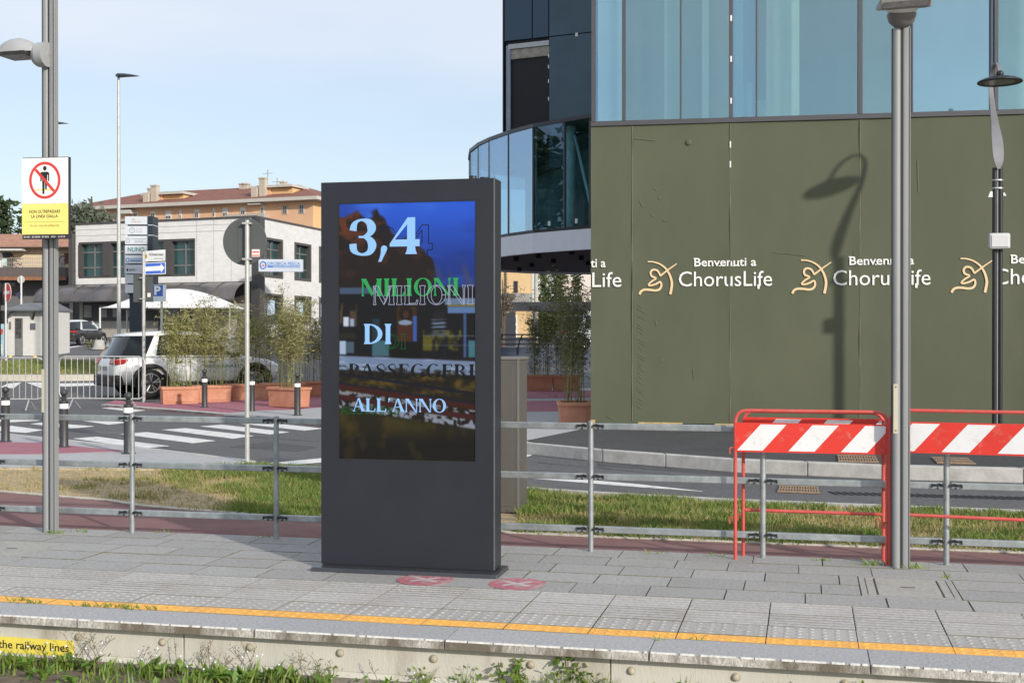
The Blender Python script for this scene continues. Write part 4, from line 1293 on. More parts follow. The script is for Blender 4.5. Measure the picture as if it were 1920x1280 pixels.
# ================================================================== red and white barriers
bred = M('barrier_tube', (0.58, 0.085, 0.07), 0.5, var=0.2, scale=9, dirt=(0.50, 0.19, 0.16), dscale=7, damt=0.5)
bfilm = M('barrier_red', (0.66, 0.035, 0.022), 0.5, var=0.08, scale=5, dirt=(0.60, 0.16, 0.12), dscale=14, damt=0.75, dlo=0.55, dhi=0.68)
bwhite = M('barrier_white', (0.74, 0.74, 0.75), 0.5, var=0.05, scale=5, dirt=(0.45, 0.43, 0.41), dscale=12, damt=0.7, dlo=0.56, dhi=0.7)
def barrier(label, p0, p1, hgt, board, rail_z, lean=0.0, full_left=True, first=0.28, group='red and white barriers'):
    d = p1 - p0; L_ = math.hypot(d.x, d.y)
    t = thing('traffic_barrier', label, 'barrier', (p0.x, p0.y, 0), math.atan2(d.y, d.x), group)
    r = 0.0125; c = 0.075
    path = [(0, 0, 0.0), (0, 0, hgt - c)] + [(c - c * math.cos(a), 0, hgt - c + c * math.sin(a)) for a in (0.4, 0.8, 1.2, 1.57)] + [(L_ - c + c * math.sin(a), 0, hgt - c + c * math.cos(a)) for a in (0, 0.4, 0.8, 1.2, 1.57)] + [(L_, 0, 0.0)]
    b = MB(); b.tube(path, r, 10); b.build('frame', bred, t, smooth=60)
    if rail_z:
        b = MB(); b.cyl((0.0, 0, rail_z), (L_, 0, rail_z), r * 0.95, n=10); b.build('lower_rail', bred, t, smooth=60)
    z0, z1 = board
    bd = MB()
    bd.box(0.0, L_, -0.012, 0.012, z0 - 0.008, z1 + 0.006)
    bd.build('board', bfilm, t)
    sw = MB(); hh = z1 - z0; sl = hh * 0.85; pitch = 0.36; x = first
    while x < L_ + sl:
        pts = [(x, z0 + 0.004), (x + 0.18, z0 + 0.004), (x + 0.18 + sl, z1 - 0.004), (x + sl, z1 - 0.004)]
        # clip to the board ends
        def clip(pts, lim, sgn):
            out = []
            for i in range(len(pts)):
                a, q_ = pts[i - 1], pts[i]
                ia, iq = (a[0] - lim) * sgn >= 0, (q_[0] - lim) * sgn >= 0
                if ia != iq:
                    f = (lim - a[0]) / (q_[0] - a[0]); out.append((lim, a[1] + f * (q_[1] - a[1])))
                if iq: out.append(q_)
            return out
        pts = clip(clip(pts, 0.012, 1), L_ - 0.012, -1)
        if len(pts) > 2:
            sw.prism(pts, -0.0135, -0.0118); sw.prism(pts, 0.0118, 0.0135)
        x += pitch
    sw.build('white_stripes', bwhite, t)
    for z in ((z0 + 0.02), 0.30):
        hk = MB()
        hk.tube([(-0.01, 0, z), (-0.035, 0, z), (-0.04, 0, z - 0.01), (-0.04, 0, z - 0.045)], 0.005, 6)
        hk.build('hook', bred, t)
        hk = MB(); hk.tube([(L_ - 0.02, -0.014, z), (L_ - 0.05, -0.014, z), (L_ - 0.05, -0.014, z - 0.05)], 0.005, 6)
        hk.build('hook', bred, t)
    return t
A0, A1 = P(1379, 1048), P(1664, 1059)
barrier('red and white striped barrier in front, left of the silver mast', A0, A1, 1.068, (0.78, 0.975), None, first=0.012)
B0, B1 = P(1395.5, 1046) , P(1662, 1056)
B0.y += 0.10; B1.y += 0.07; B0.x += 0.012
barrier('striped barrier standing close behind another one, left of the silver mast', B0, B1, 1.055, (0.80, 1.005), 0.335, first=0.06)
C0 = P(1669, 1060); C1 = P(2110, 1086)
barrier('red and white striped barrier right of the silver mast, running out of the picture', C0, C1, 1.085, (0.80, 1.0), 0.36, first=-0.02)

# ================================================================== grey cabinet behind the totem
cp = P(972, 962)
cb = thing('utility_cabinet', 'tall grey metal cabinet standing on the grass behind the display totem', 'cabinet', (cp.x, cp.y, 0), -R(14))
cabm = M('cabinet_grey', (0.115, 0.108, 0.097), 0.5, 0.15, var=0.12, scale=2, dirt=(0.22, 0.21, 0.19), dscale=6, damt=0.35, dlo=0.62, dhi=0.72, stretch=(1, 1, 0.4))
b = MB(); b.box(-0.75, 0.0, 0, 0.34, 0, 1.385); b.build('body', cabm, cb, bevel=0.006)
b = MB(); b.box(-0.755, 0.012, -0.008, 0.35, 1.385, 1.41); b.build('lid', M('cabinet_lid', (0.21, 0.20, 0.185), 0.45, 0.3), cb, bevel=0.004)
b = MB(); b.box(0.0, 0.006, 0.0, 0.012, 0.0, 1.385); b.box(-0.012, 0.004, -0.004, 0.0, 0.0, 1.385); b.build('edge_strip', M('cabinet_lid', (0.21, 0.20, 0.185), 0.45, 0.3), cb)
b = MB(); b.cyl((0.003, 0.02, 0.02), (0.003, 0.02, 0.021), 0.01)
b = MB(); b.box(-0.74, -0.05, -0.004, 0.0, 0.06, 1.34); b.build('door', cabm, cb, bevel=0.003)
# ================================================================== the wrapped building
wrap = M('wrap_green', (0.093, 0.103, 0.066), 0.75, var=0.05, scale=1.2, bump=0.22, bscale=4, dirt=(0.116, 0.125, 0.083), dscale=0.5, damt=0.5, stretch=(1, 1, 0.5), spec=0.3)
framegrey = M('frame_grey', (0.085, 0.085, 0.095), 0.45, 0.3, var=0.06)
BR = -R(9.76)
WZ = SWZ
HB = thing('wrapped_hoarding', 'long olive green printed hoarding round the foot of the glass building', 'hoarding', WF.loc(WZ), BR)
ztop = WF.z(1108, 238) - WZ
L_ = 16.0
seams = [0.0] + [WF.s(x) for x in (1186, 1369, 1612, 1922)] + [WF.s(2300), L_]
for i in range(len(seams) - 1):
    a, c = seams[i], seams[i + 1]
    if c - a < 0.1: continue
    nx, nz = max(6, int((c - a) / 0.12)), 30
    vs = []
    for k in range(nz + 1):
        for j in range(nx + 1):
            x = a + (c - a) * j / nx
            e = min(x - a, c - x)
            rip = 0.018 * math.exp(-e / 0.05) * (vnoise(k * 0.35 + i * 7, 3.3) * 2 - 0.7) + 0.012 * (vnoise(x * 1.1, k * 0.11) - 0.5) + 0.004 * vnoise(x * 5, k * 0.5)
            ragged = 0.0
            if k == 0:
                ragged = 0.06 * vnoise(x * 1.6, 5.0) + 0.05
            vs.append((x, -0.02 - rip, ragged + (ztop - ragged) * k / nz))
    b = MB(); b.add(vs, [(k * (nx + 1) + j, k * (nx + 1) + j + 1, (k + 1) * (nx + 1) + j + 1, (k + 1) * (nx + 1) + j) for k in range(nz) for j in range(nx)])
    b.build('wrap_sheet', wrap, HB, smooth=60)
b = MB(); b.box(0.01, L_, 0.0, 0.16, 0.16, ztop - 0.01); b.build('board_wall', M('board_dark', (0.05, 0.055, 0.035), 0.8), HB)
for s in seams[1:-1]:
    MB().box(s - 0.006, s + 0.006, -0.036, -0.030, 0.12, ztop - 0.02).build('seam', M('wrap_seam', (0.15, 0.155, 0.10), 0.7, var=0.3, scale=3), HB)
sct = M('wrap_scuff', (0.122, 0.132, 0.092), 0.7, var=0.3, scale=5)
def scuff(pts):
    mb = MB()
    for x0_, y0_, x1_, y1_, w_ in pts:
        a_ = Vector((WF.s(x0_), wz(x0_, y0_))); c_ = Vector((WF.s(x1_), wz(x1_, y1_)))
        d_ = (c_ - a_).normalized(); n2 = Vector((-d_.y, d_.x)) * w_ / 2
        mb.poly([(a_.x - n2.x, -0.0385, a_.y - n2.y), (c_.x - n2.x, -0.0385, c_.y - n2.y), (c_.x + n2.x, -0.0385, c_.y + n2.y), (a_.x + n2.x, -0.0385, a_.y + n2.y)])
    mb.build('scuff', sct, HB)
def wz(x, y): return WF.z(x, y) - WZ
scuff([(1196 + random.uniform(-2, 2), y, 1208 + random.uniform(-3, 5), y + random.uniform(6, 10), 0.006) for y in [570 + 7 * k for k in range(28)] if random.random() < 0.8])
scuff([(1190 + random.uniform(0, 60), y, 1194 + random.uniform(0, 60), y + random.uniform(3, 9), 0.008) for y in (300, 318, 350, 356, 392, 408, 413, 440, 455)][:0] + [(x, y, x + dx, y + dy, 0.009) for x, y, dx, dy in ((1186, 262, 1, 20), (1190, 260, 40, 4), (1200, 376, 6, 12), (1228, 352, 4, 5), (1222, 402, 5, 4), (1244, 412, 5, 3), (1236, 368, 3, 6), (1450, 473, 60, 6), (1240, 676, 8, -3), (1230, 600, 2, 9), (1140, 780, 12, 5), (1600, 470, 4, 30), (1720, 300, 2, 60), (1300, 690, 2, 20))])
b = MB()
b.sphere((WF.s(1291), -0.032, wz(1291, 268)), 0.05, 12, 6, (1, 0.35, 1)); b.build('dent', wrap, HB, smooth=50)
for y in (272, 309): MB().box(WF.s(1369) - 0.008, WF.s(1369) + 0.012, -0.043, -0.037, wz(1369, y + 6), wz(1369, y - 6)).build('seam_tag', M('spacer_white', (0.8, 0.8, 0.8), 0.5), HB)
# rubble foot: dark bitumen membrane and timber showing under the wrap
b = MB()
x = 0.0
while x < L_:
    w_ = random.uniform(0.25, 0.7); b.box(x, x + w_, 0.0 + random.uniform(-0.02, 0.02), 0.14, 0.0, random.uniform(0.09, 0.15)); x += w_
b.build('membrane', M('bitumen', (0.018, 0.018, 0.020), 0.5, var=0.4, scale=12, bump=0.6, bscale=20), HB)
b = MB(); b.box(0.0, 0.07, -0.03, 0.05, 0.0, 0.13); b.box(0.75, 1.45, -0.035, 0.0, 0.06, 0.10); b.box(1.95, 2.3, -0.035, 0.0, 0.045, 0.09)
b.build('timber', M('raw_timber', (0.45, 0.33, 0.15), 0.8, var=0.25, scale=10), HB)
# lettering
cream = M('logo_cream', (0.76, 0.56, 0.33), 0.6, var=0.03)
wht = M('letter_white', (0.82, 0.82, 0.80), 0.6, var=0.03)
def wz(x, y): return WF.z(x, y) - WZ
t1 = WF.s(1273), WF.s(1447.5)
pitch = WF.s(1562) - t1[0]
zb, zt2 = wz(1360, 541.5), wz(1360, 509)      # with the descender of f
yb1, yt1 = wz(1360, 499.3), wz(1360, 483.5)
bz1 = WF.s(1302), WF.s(1418)
for k in range(-1, 5):
    dx = pitch * k
    if k == -1:
        text('Life', wht, HB, WF.s(1111), WF.s(1165.5), wz(1360, 536.8), wz(1360, 508.5), -0.040, bold=0.0)
        text('ti a', wht, HB, WF.s(1108), WF.s(1136), yb1, yt1, -0.040, bold=0.012)
        continue
    text('ChorusLife', wht, HB, t1[0] + dx, t1[1] + dx, wz(1360, 536.8), wz(1360, 508.5), -0.040, bold=0.0)
    s_ = (t1[1] - t1[0]) / 174.5
    # tail of the f under the base line
    fx = t1[0] + dx + 149.3 * s_
    text('Benvenuti a', wht, HB, bz1[0] + dx, bz1[1] + dx, yb1, yt1, -0.040, bold=0.012)
    MB().box(fx - 2.1 * s_, fx + 2.1 * s_, -0.0408, -0.0402, wz(1360, 542.0), wz(1360, 534)).build('lettering', wht, HB)
    sf = MB()
    for gx in (1304.0, 1321.5, 1330, 1350, 1357, 1376, 1385, 1412):
        xx = bz1[0] + dx + (gx - 1302) * s_
        sf.box(xx - 2.3 * s_, xx + 2.3 * s_, -0.0408, -0.0402, wz(1360, 499.4), wz(1360, 497.9))
    sf.box(bz1[0] + dx - 1.5 * s_, bz1[0] + dx + 3.2 * s_, -0.0408, -0.0402, wz(1360, 485.0), wz(1360, 483.4))
    sf.build('letter_serif', wht, HB)
    def lp(p): return (WF.s(1180 + p[0] / 6.4) + dx, wz(1300, 470 + p[1] / 6.4))
    lg = MB()
    arc = spline([(222, 128, 15), (290, 132, 17), (370, 160, 19), (440, 215, 22), (490, 300, 26), (512, 390, 29), (505, 460, 30), (492, 522, 30)], 5)
    fig_ = spline([(372, 300, 20), (358, 262, 22), (330, 232, 24), (285, 226, 24), (258, 255, 24), (268, 300, 24), (310, 320, 22), (318, 335, 20), (270, 365, 20), (232, 405, 20), (258, 415, 20), (320, 398, 22), (372, 372, 22), (386, 415, 24), (362, 462, 27), (310, 475, 27), (240, 466, 27), (180, 466, 27), (142, 486, 27), (124, 522, 28)], 5)
    bat = [(570, 155, 12), (470, 225, 17), (372, 300, 22)]
    for q, st in enumerate((arc, fig_, bat)):
        A_, B_ = vstroke([(p[0], p[1]) for p in st], [p[2] for p in st])
        A_ = [lp(p) for p in A_]; B_ = [lp(p) for p in B_]; n = len(A_)
        yy = -0.040 - q * 0.0006
        lg.add([(p[0], yy, p[1]) for p in A_ + B_], [(i, i + 1, n + i + 1, n + i) for i in range(n - 1)])
    lg.build('emblem', cream, HB)

# the glass building itself, standing on and behind the hoarding
GB = thing('glass_building', 'tall blue glass building with grey mullions above the green hoarding', 'building', WF.loc(0), BR)
z0 = WF.z(1108, 238); z1 = 13.0
gls = [glass('facade_glass', (0.74, 0.92, 0.94), (0.54, 0.74, 0.84), 0.30, wave=0.03), glass('facade_glass_blue', (0.72, 0.90, 0.94), (0.50, 0.68, 0.80), 0.31, wave=0.04), glass('facade_glass_clear', (0.86, 0.98, 0.96), (0.52, 0.70, 0.78), 0.24, wave=0.05)]
ms = [(1113, 7), (1169.5, 6), (1276, 3), (1370, 7.5), (1418, 3), (1612, 8), (1709, 3), (1857, 2.5), (1866, 7), (1990, 7), (2080, 3), (2220, 7), (2330, 5)]
sm_ = [(WF.s(x), (WF.s(x + w_ / 2) - WF.s(x - w_ / 2)) / 2) for x, w_ in ms]
b = MB(); b.box(0.0, L_, -0.05, 0.12, z0 - 0.0, z0 + 0.075); b.build('sill_frame', framegrey, GB)
for s, hw_ in sm_:
    MB().box(max(0, s - hw_), s + hw_, -0.06, 0.10, z0 + 0.075, z1).build('mullion', framegrey, GB)
for i in range(len(sm_) - 1):
    a, c = sm_[i][0] + sm_[i][1], sm_[i + 1][0] - sm_[i + 1][1]
    MB().box(a, c, 0.01, 0.03, z0 + 0.075, z1).build('window_pane', gls[(i * 5 + 1) % 3 if i not in (4, 1) else 2], GB)
pk = MB()
for zc in (WF.z(1370, 37), WF.z(1370, 113), WF.z(1370, 191)):
    pk.box(sm_[3][0] - 0.008, sm_[3][0] + 0.016, -0.066, -0.06, zc - 0.045, zc + 0.045)
pk.build('spacer', M('spacer_white', (0.8, 0.8, 0.8), 0.5), GB)
inwall = M('interior_wall', (0.60, 0.64, 0.65), 0.9, var=0.10, scale=0.8)
b = MB(); b.box(0.2, L_, 0.2, 11.0, z0 - 0.35, z0 - 0.02); b.build('floor_slab', concrete, GB)
b = MB(); b.box(0.2, L_, 4.2, 4.4, z0 - 0.02, z1); b.build('core_wall', M('core_grey', (0.33, 0.35, 0.365), 0.9, var=0.12, scale=0.7), GB)
b = MB(); b.box(0.0, L_, 0.10, 11.0, z1, z1 + 0.5); b.build('roof_slab', framegrey, GB)
b = MB(); b.box(0.3, L_, 0.3, 11.0, 0.1, z0 - 0.36); b.build('ground_storey', M('raw_block', (0.25, 0.25, 0.24), 0.9), GB)
colm = M('column_concrete', (0.88, 0.90, 0.84), 0.85, var=0.08, scale=1.5)
for x, d_, r_ in ((1490, 1.3, 0.27), (1150, 2.6, 0.25), (1960, 1.4, 0.3)):
    s = WF.s(x) - d_ * 0.10
    c = MB(); c.cyl((s, d_, z0 - 0.02), (s, d_, z1), r_, n=28); c.build('column', colm, GB, smooth=40)
b = MB()
for x0_, x1_, d_, zt_ in ((1240, 1272, 0.9, 9), (1312, 1326, 1.5, 9), (1378, 1394, 0.7, 9), (1396, 1416, 2.2, WF.z(1400, 105)), (1420, 1448, 2.2, WF.z(1430, 140)), (1545, 1606, 2.0, WF.z(1570, 180)), (1616, 1660, 2.0, WF.z(1640, 176))):
    b.box(WF.s(x0_), WF.s(x1_), d_, d_ + 0.12, z0 - 0.02, zt_)
b.build('partition', inwall, GB)

# dark panelled tower and curved bay left of it
TF = Fac((-0.208, 28.914), ang=R(25))
TW = thing('panelled_tower', 'dark blue panelled tower with one panel missing, left of the glass building', 'building', TF.loc(0), -R(25))
navy = M('panel_navy', (0.022, 0.055, 0.095), 0.22, 0.2, var=0.08, scale=1.0, spec=0.6)
navy2 = M('panel_slate', (0.035, 0.075, 0.105), 0.25, 0.2, var=0.15, scale=1.5, spec=0.6)
tz = lambda x, y: TF.z(x, y)
za = tz(1029, 70); zbot = 5.4
sA, sB, sC = TF.s(943), TF.s(1029), TF.s(1180)
def panel(name, s0, s1, a, c, mat, y0=0.0): 
    return MB().box(s0 + 0.012, s1 - 0.012, y0, y0 + 0.05, a + 0.012, c - 0.012).build(name, mat, TW)
panel('panel', sA + 0.02, TF.s(998), za, 9.9, navy); panel('panel', TF.s(998), sB, za, 9.9, navy); panel('panel', sB, sC, za, 9.9, navy2)
panel('panel', sA + 0.02, TF.s(998), 9.9, 12.5, navy); panel('panel', TF.s(998), sB, 9.9, 12.5, navy); panel('panel', sB, sC, 9.9, 12.5, navy2)
panel('panel', sB, sC, zbot, za, navy2)
MB().box(sA, sC + 1, 0.055, 5.0, zbot, 12.6).build('shell', M('shell_black', (0.010, 0.011, 0.016), 0.7), TW)
b = MB(); b.box(sA, sA + 0.035, -0.02, 0.05, zbot, 12.6); b.build('corner_profile', M('profile_dark', (0.03, 0.033, 0.04), 0.4, 0.4), TW)
b = MB(); b.box(TF.s(949), TF.s(957), 0.0, 0.05, zbot, za - 0.1); b.build('inner_profile', M('profile_blue', (0.26, 0.30, 0.38), 0.5, 0.2), TW)
b = MB(); b.box(TF.s(957), TF.s(1029), 0.02, 0.05, tz(995, 108), tz(995, 90)); b.build('lintel', M('raw_concrete', (0.34, 0.31, 0.27), 0.9, var=0.3, scale=8, bump=0.5), TW)
b = MB(); b.box(TF.s(953), TF.s(1029), -0.005, 0.05, tz(995, 89), tz(995, 80)); b.build('lintel_flashing', M('zinc', (0.42, 0.43, 0.44), 0.4, 0.5), TW)
tp = MB()
for x, y in ((1081, 66),): tp.box(TF.s(x) - 0.03, TF.s(x) + 0.03, -0.006, 0.0, tz(x, y) - 0.04, tz(x, y) + 0.04)
for y in (105, 125, 152, 185): tp.box(TF.s(1028.5) - 0.012, TF.s(1028.5) + 0.012, -0.004, 0.0, tz(1029, y) - 0.05, tz(1029, y) + 0.03)
tp.build('paper_tag', white, TW)

BP = [(2.9, 24.9), (2.25, 25.45), (1.626, 26.0), (1.116, 26.5), (0.463, 27.2), (-0.078, 28.1), (-0.532, 29.1), (-0.807, 29.9), (-1.026, 30.9), (-1.10, 32.2), (-0.95, 33.6), (-0.5, 35.0), (0.4, 36.0), (1.6, 36.6), (3.2, 36.8)]
BW = thing('curved_bay', 'curved glass bay with a pale band and dark underside, projecting beside the tower', 'bay', (0, 0, 0))
zg0, zg1, zp = 3.86, 6.12, 3.40
bayglass = glass('bay_glass', (0.68, 0.84, 0.88), (0.50, 0.64, 0.82), 0.09, wave=0.05)
def strip(pts, za_, zb_, off=0.0):
    mb = MB()
    for i in range(len(pts) - 1):
        a, c = Vector(pts[i]), Vector(pts[i + 1])
        mb.add([(a.x, a.y, za_), (c.x, c.y, za_), (c.x, c.y, zb_), (a.x, a.y, zb_)], [(0, 3, 2, 1)])
    return mb
cen = Vector((1.6, 31.5))
def outp(p, o_): 
    v = (Vector(p) - cen).normalized(); return Vector(p) + v * o_
for i in range(len(BP) - 1):
    a, c = Vector(BP[i]), Vector(BP[i + 1])
    d = (c - a).normalized() * 0.03
    a2, c2 = a + d, c - d
    ai, ci = outp(a2, -0.03), outp(c2, -0.03)
    MB().slab([tuple(a2), tuple(c2), tuple(ci), tuple(ai)], zg0 + 0.04, zg1).build('window_pane', bayglass, BW)
b = MB()
for p in BP: 
    q = outp(p, -0.02); b.cyl((q.x, q.y, zg0 + 0.02), (q.x, q.y, zg1), 0.032, n=6)
b.build('joint', M('joint_black', (0.012, 0.013, 0.016), 0.4), BW)
def ring_slab(mb, o0, za_, zb_):
    mb.slab([tuple(outp(p, o0)) for p in BP], za_, zb_)
b = MB(); ring_slab(b, 0.03, zg1, zg1 + 0.08); b.build('top_flashing', M('flashing_dark', (0.05, 0.052, 0.06), 0.4, 0.3), BW)
b = MB(); ring_slab(b, 0.02, zg0 - 0.03, zg0 + 0.04); b.build('bottom_frame', M('joint_black', (0.012, 0.013, 0.016), 0.4), BW)
b = MB()
for i in range(len(BP) - 1):
    a, c = outp(BP[i], 0.035), outp(BP[i + 1], 0.035); ai, ci = outp(BP[i], -0.1), outp(BP[i + 1], -0.1)
    b.slab([tuple(a), tuple(c), tuple(ci), tuple(ai)], zp, zg0 - 0.032)
b.build('pale_band', M('band_white', (0.60, 0.63, 0.70), 0.5, var=0.04), BW)
b = MB(); ring_slab(b, -0.11, zp + 0.06, zg0 - 0.04); b.build('soffit', M('soffit_dark', (0.028, 0.028, 0.032), 0.8, var=0.15, scale=1), BW)
b = MB()
for x_, y_ in ((1.3, 27.2), (0.6, 28.4), (0.1, 29.5), (-0.3, 31.0), (1.0, 30.2), (0.5, 32.0), (1.6, 29.0), (1.9, 31.2), (0.2, 34.0)):
    b.box(x_ - 0.06, x_ + 0.06, y_ - 0.06, y_ + 0.06, zp - 0.04, zp + 0.058)
b.build('soffit_bracket', M('bracket_black', (0.006, 0.006, 0.007), 0.8), BW)
b = MB(); b.slab([tuple(outp(p, -1.7)) for p in BP], zg0 + 0.05, zg1 - 0.05); b.build('inner_room', M('room_dark', (0.15, 0.20, 0.20), 0.8, var=0.7, scale=0.8), BW)
b = MB()
for x_, y_, r_ in ((1.25, 27.1, 0.12), (1.9, 26.5, 0.14), (0.5, 28.4, 0.07)):
    b.cyl((x_, y_, zg0), (x_, y_, zg1), r_, n=18)
b.cyl((1.35, 27.0, zg1 - 0.2), (1.75, 26.5, zg0 + 0.1), 0.03, n=8)
b.build('inner_column', M('column_green', (0.80, 0.88, 0.85), 0.8), BW, smooth=40)
b = MB()
for k, (x_, y_) in enumerate(((0.8, 26.85), (1.35, 26.28))):
    p = outp((x_, y_), 0.012); b.box(p.x - 0.03, p.x + 0.03, p.y - 0.01, p.y, zg0 + 0.10, zg0 + 0.2)
b.box(1.80, 1.86, 25.78, 25.80, zg1 - 0.16, zg1 - 0.08)
b.build('paper_tag', white, BW)

# ------------------------------------------------------------------ black street lamp at the right
lb = P(1870, 830, SWZ)
lk = M('lamp_black', (0.030, 0.031, 0.034), 0.4, 0.4, var=0.1)
SL = thing('street_lamp', 'black twin tube street lamp with a disc shaped head in front of the green hoarding', 'street lamp', (lb.x, lb.y, SWZ), -R(8))
ls = lb.y / F
def lz(y): return H + (HY - y) * ls - SWZ
b = MB()
for s in (-1, 1): b.cyl((s * 0.037, 0, 0), (s * 0.037, 0, lz(315)), 0.032, n=16)
b.build('twin_pole', lk, SL, smooth=40)
b = MB(); b.box(-0.008, 0.008, -0.012, 0.012, 0, lz(312)); b.build('web', M('lamp_web', (0.30, 0.31, 0.32), 0.5, 0.3), SL)
# the blade leans back from the pole, arches over and carries the disc on its front side
arm = spline([(-0.055, lz(318), 0.02, 0.0), (-0.05, lz(300), 0.064, 0.0), (0.02, lz(268), 0.073, 0.0), (0.16, lz(228), 0.050, 0.0), (0.30, lz(193), 0.036, 0.0), (0.38, lz(160), 0.030, 0.0), (0.36, lz(135), 0.026, 0.0), (0.22, lz(118), 0.024, 0.0), (0.04, lz(119), 0.024, 0.0), (-0.08, lz(131), 0.024, 0.0), (-0.12, lz(145), 0.024, 0.0)], 5)
b = MB(); vs = []
for i, (y, z, w_, _) in enumerate(arm):
    a_ = arm[max(i - 1, 0)]; c_ = arm[min(i + 1, len(arm) - 1)]
    d_ = Vector((c_[0] - a_[0], c_[1] - a_[1])).normalized() * 0.013
    vs += [(-w_, y - d_.y, z + d_.x), (w_, y - d_.y, z + d_.x), (w_, y + d_.y, z - d_.x), (-w_, y + d_.y, z - d_.x)]
n_ = len(arm)
b.add(vs, [(i * 4 + j, i * 4 + (j + 1) % 4, (i + 1) * 4 + (j + 1) % 4, (i + 1) * 4 + j) for i in range(n_ - 1) for j in range(4)] + [(0, 3, 2, 1), tuple(range(4 * n_ - 4, 4 * n_))])
b.build('blade', M('blade_grey', (0.22, 0.22, 0.24), 0.45, 0.2), SL, smooth=35)
zc = lz(158)
b = MB(); b.lathe([(0.02, 0.005), (0.27, -0.004), (0.285, -0.012), (0.295, -0.004), (0.29, 0.012), (0.22, 0.045), (0.13, 0.07), (0.05, 0.082)], 32, (0.0, -0.12, zc)); b.build('disc_head', lk, SL, smooth=35)
b = MB(); b.lathe([(0.02, -0.004), (0.2, -0.003)], 28, (0.0, -0.12, zc)); b.build('lens', lampdark, SL)
b = MB(); b.sphere((0.0, -0.12, zc + 0.11), 0.050, 14, 8); b.build('top_knob', lk, SL, smooth=40)
b = MB(); b.box(-0.135, 0.145, -0.12, -0.035, lz(468), lz(438)); b.build('junction_box', M('box_grey', (0.52, 0.53, 0.54), 0.5, var=0.05), SL, bevel=0.03, seg=3)
b = MB(); b.box(-0.105, 0.115, -0.128, -0.12, lz(464), lz(442)); b.build('box_lid', M('box_lid_grey', (0.57, 0.58, 0.59), 0.5, var=0.05), SL, bevel=0.006)
b = MB()
for y in (338, 353): b.lathe([(0.073, -0.008), (0.073, 0.008)], 20, (0, 0, lz(y)), 1.0, 0.55)
b.frustum((-0.13, -0.07, -0.03, 0.03), (-0.10, -0.07, -0.02, 0.02), lz(370), lz(359)); b.frustum((0.07, 0.11, -0.03, 0.03), (0.07, 0.09, -0.02, 0.02), lz(368), lz(362))
b.build('clamp_band', M('band_steel', (0.6, 0.6, 0.6), 0.35, 0.6), SL)

# ------------------------------------------------------------------ planters and plants
terra = M('terracotta', (0.52, 0.235, 0.145), 0.8, var=0.12, scale=5, bump=0.2, bscale=60, dirt=(0.60, 0.36, 0.25), dscale=2.5, damt=0.5)
earth = M('pot_soil', (0.06, 0.045, 0.03), 0.95, var=0.3, scale=12)
def planter(label, loc, rot, w_, d_, h_, group):
    t = thing('planter', label, 'planter', loc, rot, group)
    b = MB(); b.frustum((0.02, w_ - 0.02, 0.02, d_ - 0.02), (0.0, w_, 0.0, d_), 0.0, h_ - 0.06)
    b.build('box', terra, t, bevel=0.006)
    r = MB()
    for a in ((-0.025, w_ + 0.025, -0.025, 0.035), (-0.025, w_ + 0.025, d_ - 0.035, d_ + 0.025), (-0.025, 0.035, 0.035, d_ - 0.035), (w_ - 0.035, w_ + 0.025, 0.035, d_ - 0.035)):
        r.box(*a, h_ - 0.06, h_)
    r.build('rim', terra, t, bevel=0.008)
    pn = MB(); pn.frustum((0.10, w_ - 0.10, 0.004, 0.03), (0.09, w_ - 0.09, -0.008, 0.03), 0.06, h_ - 0.11); pn.build('front_panel', terra, t)
    MB().box(0.036, w_ - 0.036, 0.036, d_ - 0.036, h_ - 0.1, h_ - 0.04).build('soil', earth, t)
    return t
bam = leafmat('bamboo_leaf', (0.20, 0.215, 0.055), (0.54, 0.48, 0.25), 0.6)
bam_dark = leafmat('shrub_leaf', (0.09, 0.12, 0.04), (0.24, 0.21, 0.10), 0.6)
cane = M('bamboo_cane', (0.20, 0.20, 0.07), 0.6, var=0.3)
def bamboo(label, loc, rot, w_, d_, h_, n_st, n_lf, group, mat=None, size=0.10, lo=0.34):
    t = thing('bamboo_plant', label, 'plant', loc, rot, group)
    st, lf = MB(), MB()
    tops = []
    for i in range(n_st):
        x, y = random.uniform(0.08, w_ - 0.08), random.uniform(0.08, d_ - 0.08)
        hh = h_ * random.uniform(0.66, 1.05) * (1.0 if random.random() < 0.8 else 1.18)
        lx, ly = random.gauss(0, 0.16) * hh * 0.6, random.gauss(0, 0.12) * hh * 0.6
        pts = spline([(x, y, -0.05), (x + lx * 0.2, y + ly * 0.2, hh * 0.4), (x + lx * 0.55, y + ly * 0.55, hh * 0.75), (x + lx * 1.2, y + ly * 1.2, hh)], 3)
        st.tube(pts, [0.0052 * (1 - 0.8 * k / len(pts)) + 0.0012 for k in range(len(pts))], 5)
        for k in range(n_lf):
            f = random.uniform(lo, 1.0) if random.random() < 0.86 else random.uniform(0.08, 1)
            i0 = min(int(f * (len(pts) - 1)), len(pts) - 2)
            c = Vector(pts[i0]).lerp(Vector(pts[i0 + 1]), f * (len(pts) - 1) - i0)
            b_ = c + Vector((random.gauss(0, 0.13), random.gauss(0, 0.13), random.gauss(0.03, 0.06))) * (1.2 - 0.75 * f)
            if random.random() < 0.3: st.tube([c, b_], 0.002, 3)
            lf.cr = min(1, max(0, random.gauss(0.38, 0.28)))
            leaves(lf, [b_], size, 3, (0.045, 0.045, 0.045), 0.0, 0.17, 0.25)
    st.build('stem', cane, t)
    lf.build('foliage', mat or bam, t)
    return t
